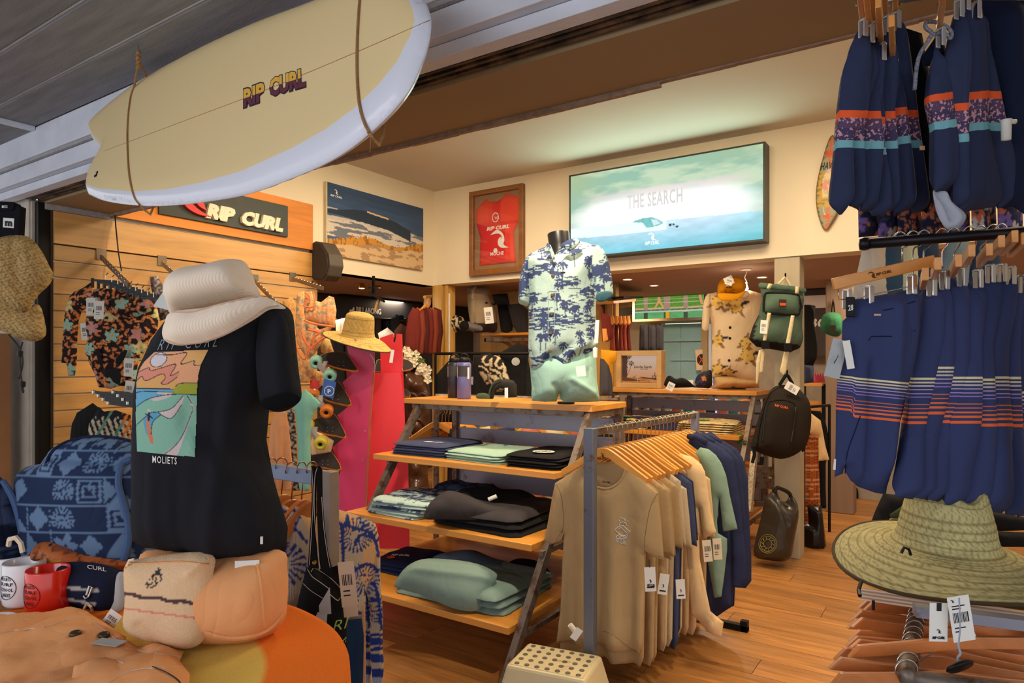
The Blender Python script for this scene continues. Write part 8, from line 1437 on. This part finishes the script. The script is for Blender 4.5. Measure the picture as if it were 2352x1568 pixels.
cb_ = pillow('cap_crown',spl(Z10([(1143,290),(1130,240),(1145,190),(1190,150),(1250,138),(1320,140),(1370,175),(1390,220),(1375,265),(1340,295),(1250,305)]),3,True),fc_,.10,m_mus,cp_,res=.012);pillow('cap_peak',spl(Z10([(1143,285),(1140,330),(1180,352),(1250,353),(1320,335),(1372,290),(1380,262),(1300,292)]),3,True),frv(1675,682,5.60,0,15),.012,m_mus,cp_,res=.012)
text('RIP CURL',fc_,Z10([(1205,240)])[0],Z10([(1262,242)])[0],3,INK,cp_,base=cb_,name='slogan_lettering',bold=.03)
for k in range(4): B().tube(onpx(cb_,Z10([(1190+6*(k % 2),250+9*k),(1285-10*(k % 3),254+9*k)]),.002),.0022,4).mk('slogan_line',INK,cp_)
tag(cp_,*Z10([(1215,140)])[0],5.55,.075,.07,rot=25);tag(cp_,*Z10([(1245,150)])[0],5.53,.06,.06,rot=-20)
def stack2(lab,x0,x1,y0,y1,z,paint,n=4,cat='shirt'):
    for k in range(n): a = fold('folded_shirt','',x0,x1,y0,y1,z+.018*k,.016,VC(),1,3*k-4,paint=paint,res=.02,cat=cat,wra=.008);a[0]['label'] = ('bottom' if k == 0 else 'top' if k == n-1 else nth[k-1]+' from the bottom')+' '+lab
stack2('cream floral folded shirt in the pile on the rear unit',-1.98,-1.52,5.36,5.8,.915,tropic((232,212,164),[(196,160,110),(60,60,70)],[(230,200,130)],.09,3),5)
stack2('navy folded shirt with orange flowers on the rear unit',-2.72,-2.2,5.36,5.8,.915,tropic((40,42,66),[(60,60,90)],[(230,150,50),(220,180,120)],.10,5),5);fold('folded_tshirt','plain navy folded t-shirt on the rear unit between the floral piles',-2.3,-2.0,5.4,5.8,.915,.03,fab('navy_fleece'))
for nm_,x,y,z in (('green size flag on the navy floral pile',-2.45,5.45,1.012),('green size flag on the cream floral pile',-1.78,5.45,1.012)): mk('size_flag',B().box(x-.06,x+.06,y-.03,y+.03,z,z+.004).v,B().box(0,1,0,1,0,1).f,M('green_card',(60,140,60),.6,bump=0),smooth=False,label=nm_,cat='tag')
t = thing('size_flag','green hanging size flag under the second shelf of the rear unit','tag',P(1698,1000,5.45));B().prism(frv(1698,1005,5.3),[frv(1698,1005,5.3).px(*p) for p in Zp(18,[(1158,485),(1206,488),(1206,595),(1156,595)])],0,.004).mk('flag_card',M('green_card'),t)
for k in range(3): fold('folded_tshirt',('bottom','middle','top')[k]+' oatmeal t-shirt on the third shelf of the rear unit',-1.75,-1.5,5.15,5.5,.597+.05*k,.045,fab('oatmeal',(206,176,140)),1,4*k,res=.02,puff=.04)
rl4 = thing('clothes_rail','rail of zebra-print clothes glimpsed behind the rear unit','rail',P(1600,925,6.6)*[1,1,0]);B().tube([P(1440,912,6.7),P(1760,912,6.4)],.014,8).mk('hanging_bar',m_leg,rl4);q = P(1440,912,6.7);B().box(q[0]-.015,q[0]+.015,q[1]-.015,q[1]+.015,0,q[2]).mk('upright',m_leg,rl4)
for i in range(12): x = 1440+26*i;hung('rail_garment','garment glimpsed between the sheets of the rear unit, %s from the left' % (['first']+nth)[i],[(x,918),(x+20,915),(x+26,1150),(x-4,1150)],6.55+.05*(i % 4),None if i < 4 else fab('rail_g_%d' % (i % 4),((200,90,70),(60,120,110),(206,130,60),(50,50,60))[i % 4]),.03,cat='clothing',paint=pzeb if i < 4 else None,seed=i)
# leaflet on the frame, door notice
t = thing('leaflet','cream notice with a dark round emblem hanging beside the blue door','notice',P(1608,830,8.23));f = frv(1608,825,8.23);B().prism(f,[f.px(*p) for p in Z17([(1305,985),(1445,975),(1475,1260),(1325,1268)])],0,.004).mk('paper',M('cream_paper',(206,180,156),.7,bump=0),t);q = f.w(*f.px(*Z17([(1392,1120)])[0]),.005);B().lathe([(.001,0),(.055,0),(.055,.001)],q,20,A=np.stack([f.U,f.V*1.25,f.N],1)).mk('round_emblem',INK,t);B().beam(q-UP*.05-RT*.03,q+UP*.05+RT*.03,.006,.008).beam(q-UP*.05+RT*.03,q+UP*.05-RT*.03,.006,.008).mk('crossed_mark',M('orange_print'),t)
# ------------------------------------------------------------------ column: green roll-top, black backpack, dry bag
fc5 = frX(5.34);m_grn = fab('bottle_green_canvas',(84,106,90));m_crm = fab('cream_webbing',(216,200,160))
gb = thing('green_backpack','green roll-top backpack with cream straps hung high on the cream column','backpack',P(1790,800,4.95))
gbb = pillow('bag_body',Z10([(1515,215),(1600,225),(1740,240),(1830,250),(1905,265),(1905,330),(1890,480),(1885,600),(1900,700),(1870,780),(1780,820),(1600,788),(1480,768),(1412,700),(1450,580),(1500,480),(1530,330)]),frv(1790,730,5.0,5),.13,VC(),gb,paint=lambda c: put(put(pal(c,(84,106,90)),((c.PY-(c.PX-1725)*.12) > 600+.2551*700) | (c.PX < 1360+.2551*(1500-(c.PY-722)*.9*.9)) & (c.PY > 725),(34,32,32)),c.PX > 2000,(0,0,0)),res=.010,wr=lambda c: wrk(.008,6,6,4)(c)+ridge(c,(.25,.92),(.95,.85),.03,-.02))
pillow('roll_top',spl(Z10([(1498,215),(1515,192),(1600,200),(1740,215),(1830,225),(1925,245),(1918,285),(1830,275),(1700,260),(1560,250),(1510,240)]),2,True),frv(1790,660,4.9,5),.05,m_grn,gb,res=.012)
pk_ = pillow('front_pocket',spl(Z10([(1550,300),(1600,282),(1830,295),(1868,330),(1862,470),(1840,485),(1560,462),(1540,440)]),2,True),frv(1790,700,4.86,5),.05,m_grn,gb,res=.012)
B().tube(onpx(pk_,spl(Z10([(1545,450),(1552,310),(1600,285),(1830,298),(1866,335),(1860,478),(1560,462)]),2),.002),.009,6).mk('zip_piping',m_bk,gb)
B().prism(frv(1790,695,4.78,5),[frv(1790,695,4.78,5).px(*p) for p in Z10([(1683,342),(1748,345),(1746,406),(1684,402)])],0,.004).mk('logo_patch',M('dark_print',(52,34,30),.8),gb);B().prism(frv(1790,695,4.775,5),[frv(1790,695,4.775,5).px(*p) for p in Z10([(1689,374),(1743,376),(1741,400),(1690,398)])],0,.004).mk('patch_motif',M('orange_red_print',(206,84,44),.8),gb)
for pp_,nm_ in (([(1580,462),(1612,465),(1560,760),(1535,1010),(1502,1005),(1530,760)],'strap'),([(1792,485),(1824,488),(1780,760),(1748,1000),(1720,1030),(1690,990),(1740,760)],'strap'),([(1592,198),(1626,203),(1600,250),(1570,245)],'strap'),([(1832,226),(1862,228),(1860,290),(1828,288)],'strap'),([(1478,900),(1505,800),(1530,795),(1505,1000),(1490,1110),(1475,1105)],'strap')): pillow(nm_,Z10(pp_),frv(1790,750,4.78,5),.006,m_crm,gb,res=.015)
for x,y in ((1555,750),(1757,775)): f = frv(*Z10([(x,y)])[0],4.76);B().fbox(f,-.028,.028,-.03,.03,.008,.014).mk('buckle',m_dark,gb,bevel=.003)
B().tube([P(*p,4.98) for p in spl(Z10([(1672,205),(1705,175),(1740,140),(1760,175),(1785,215)]),3)],.009,6).mk('grab_loop',m_crm,gb);tag(gb,*Z10([(1550,530)])[0],4.76,.05,.095,rot=-4)
t = B().tube([P(1804,636,5.13),P(1804,634,4.97),P(1804,628,4.95)],.006,6).mk('wall_hook',m_dark,label='black hook on the column holding the green backpack',cat='hook')
bb2 = thing('black_backpack','black backpack with orange RIP CURL lettering hung low on the cream column','backpack',P(1795,1050,4.95));Z11 = lambda l: Zp(11,l)
fk = frv(1795,960,4.92,12);kb = pillow('bag_body',spl(Z11([(500,95),(545,98),(600,120),(632,170),(640,260),(628,350),(600,410),(560,445),(500,460),(420,440),(372,415),(356,400),(372,330),(395,250),(430,160),(460,112)]),3,True),fk,.16,fab('black_cordura',(44,38,32)),bb2,res=.012,wr=wrk(.010,5,5,6))
pk2 = pillow('front_pocket',spl(Z11([(440,180),(480,165),(555,175),(580,220),(560,400),(520,440),(420,415),(395,390),(410,280)]),3,True),frv(1780,985,4.74,12),.05,fab('black_cordura'),bb2,res=.012)
B().tube(onpx(pk2,spl(Z11([(412,370),(432,200),(480,170),(555,180),(576,225),(548,410)]),4),.002),.006,6).tube(onpx(kb,spl(Z11([(385,400),(400,290),(440,150),(500,105),(570,118),(600,160)]),4),.002),.006,6).mk('zip_line',m_bkp,bb2)
text('RIP CURL',fk,Z11([(474,200)])[0],Z11([(541,214)])[0],5.5,M('orange_print'),bb2,base=pk2,name='orange_lettering',bold=.03)
B().tube([P(*p,4.9) for p in spl(Z11([(496,95),(515,65),(532,45),(550,70),(568,105)]),4)],.012,6).mk('grab_loop',m_bk,bb2);tag(bb2,*Z11([(528,92)])[0],4.76,.06,.10,rot=60);pillow('side_pocket',spl(Z11([(600,160),(628,200),(640,300),(620,420),(600,400),(590,250)]),2,True),frv(1845,980,4.95,30),.06,m_bk,bb2,res=.014);B().tube([P(*p,4.85) for p in Z11([(370,410),(372,440),(362,480)])],.012,6).tube([P(*p,4.85) for p in Z11([(410,450),(405,490)])],.014,6).mk('strap_end',m_bk,bb2)
B().tube([P(1808,850,5.13),P(1808,858,4.9),P(1808,852,4.88)],.006,6).mk('wall_hook',m_dark,label='black hook on the column holding the black backpack',cat='hook')
db = thing('dry_bag','black roll-top dry bag with a round print standing at the foot of the column','bag',P(1780,1280,5.0)*[1,1,0])
dbb = pillow('bag_body',spl(Z11([(415,700),(430,650),(475,610),(490,640),(500,665),(530,670),(550,640),(580,670),(585,730),(565,830),(550,920),(530,965),(440,960),(372,940),(378,860),(400,770)]),3,True),frv(1785,1210,4.92,5),.15,M('black_tarpaulin',(48,42,34),.35,var=.05,bump=.2,bsc=30,coat=.2),db,res=.013,wr=lambda c: wrk(.014,6,5,4)(c)+ridge(c,(.4,.9),(.55,.6),.04,-.02))
B().tube([P(*p,4.9) for p in spl(Z11([(470,625),(485,603),(515,612),(545,630),(552,650)]),4)],.014,8).mk('carry_handle',m_bkp,db);q0_ = Z11([(438,880)])[0];mo2 = M('olive_gold_print',(120,108,56),.6,bump=0)
for r in (44,36,20): B().tube(onpx(dbb,Z11([(438+r*math.cos(a),880+(r+2)*math.sin(a)) for a in np.linspace(0,2*PI,28)[:-1]]),.003),.0028,4,closed=True).mk('round_print',mo2,db)
for k in range(10): a = k*.628;B().tube(onpx(dbb,Z11([(438+22*math.cos(a),880+24*math.sin(a)),(438+34*math.cos(a+.2),880+36*math.sin(a+.2))]),.003),.003,4).mk('print_ray',mo2,db)
# behind the column
hung('black_backpack','tall black backpack behind the green one, right of the column',[(1895,390),(1960,390),(2012,400),(2000,560),(2030,700),(2030,860),(1990,940),(1895,930)],5.9,m_bk,.12,z=10,cat='backpack');hung('blue_jeans','blue jeans under the tall black backpack',[(1895,930),(1995,910),(2000,1090),(1895,1100)],6.3,fab('faded_denim',(70,76,104)),.05,z=10,cat='trousers')
for i in range(4): x = 2000+22*i;hung('pink_tshirt','pink folded t-shirt, %s from the left beyond the column' % (['first']+nth)[i],[(x-18,1075),(x,1010),(x+14,1005),(x+30,1070),(x+28,1098),(x-14,1098)],6.9+.05*i,fab('pink_jersey',(232,104,130)),.03,z=10,cat='t-shirt',group='pink t-shirts beyond the column')
t = thing('wooden_display','orange wooden slatted display beyond the cream column','shelf',P(1870,930,6.9)*[1,1,0]);q0 = P(1846,882,6.95);q1 = P(1893,882,6.85)
for zz,hh in ((0,.03),(-.22,.10),(-.40,.10),(-.62,.12)): B().beam(q0+UP*zz,q1+UP*zz,.30 if zz == 0 else .03,hh).mk('board',m_shelf,t)
for q in (q0,q1): B().beam(q,q*[1,1,0],.04,.04).mk('leg',m_dark,t)
ocv = lambda c: put(put(pal(c,(196,104,50)),np.mod(c.PX/5.5,1) < .35,(120,60,36)),np.mod(c.PY/11,1) < .2,(226,170,120))
hung('cream_tshirt','cream t-shirt hanging right of the black backpack',[(632,250),(650,232),(700,270),(725,400),(742,465),(690,470),(690,350),(640,330)],5.6,fab('cream_jersey'),.05,z=11,cat='t-shirt');hung('black_tshirt','black t-shirt behind the cream one right of the column',[(650,220),(700,225),(725,280),(750,400),(738,420),(722,500),(728,700),(700,700),(690,400)],5.9,m_bk,.05,z=11,cat='t-shirt')
hung('plaid_shirt','orange plaid shirt hanging beside the foot of the column',[(610,420),(640,330),(690,350),(695,690),(640,690),(655,780),(612,785),(608,600)],5.7,z=11,paint=ocv,cat='shirt',res=.014);hung('shopping_bag','dark fabric bag standing behind the column foot',[(635,690),(705,690),(728,890),(710,910),(680,920),(610,915),(612,790),(640,780)],5.45,m_bkp,.10,z=11,cat='bag')
hung('dark_bag','black bag on the floor beyond the brown timber column',[(835,590),(880,580),(888,640),(880,685),(836,690)],7.4,m_bk,.1,z=11,cat='bag')
cpn = thing('green_beanie','green beanie hanging on a hook on the brown timber column','beanie',P(1910,745,6.2));pillow('beanie_body',spl(Z10([(2060,540),(2075,490),(2120,462),(2180,458),(2235,480),(2258,530),(2258,620),(2220,675),(2150,670),(2090,640),(2055,590)]),3,True),frv(1911,745,6.5),.08,fab('green_wool',(56,112,80)),cpn,res=.014,wr=wrk(.02,10,10,4));tag(cpn,*Z10([(2168,575)])[0],6.15,.05,.08,code=False,col=(60,48,40));B().tube([P(*p,6.62) for p in Z10([(2150,480),(2165,380),(2168,340),(2175,380),(2185,480)])],.006,5).mk('hanging_loop',m_dark,cpn)
# shelves of the rear unit's right neighbour (slatted rack under the column)
t = thing('speckled_leg_rack','dark rack with speckled leg between the rear unit and the dry bag','rack',P(1740,1100,5.3)*[1,1,0]);B().beam(P(*Z11([(372,425)])[0],5.2),P(*Z11([(345,720)])[0],5.1),.04,.05).mk('speckled_leg',M('speckled_steel',(206,190,160),.6,var=.6,sc=70,bump=.2),t)
for y in (520,580,680,770): B().beam(P(*Z11([(375,y)])[0],5.5),P(*Z11([(470,y+4)])[0],5.5),.03,.08 if y < 600 else .04).mk('rack_slat',m_leg if y < 700 else m_shelf,t)
B().beam(P(*Z11([(470,440)])[0],5.5),P(*Z11([(470,900)])[0],5.5),.03,.03).mk('rack_post',m_leg,t)
# plain rails that carry the glimpsed rows
def brail(lab,a,b):
    p,q = P(*a),P(*b);q[2] = p[2];t = thing('clothes_rail',lab,'rail',p*[1,1,0]);B().tube([p,q],.013,8).mk('hanging_bar',m_dark,t)
    for e in (p,q): B().tube([e,[e[0],e[1],ZS if e[2] > 1.75 else 0]],.012,8).mk('upright',m_dark,t)
brail('dark rail over the garments under the neighbouring fascia',(760,731,8.0),(975,731,8.3))
brail('dark rail over the black wetsuits behind the bottles',(1000,812,6.1),(1240,806,5.8));brail('dark rail over the shirts beside the column',(1846,935,5.65),(1905,935,5.9))
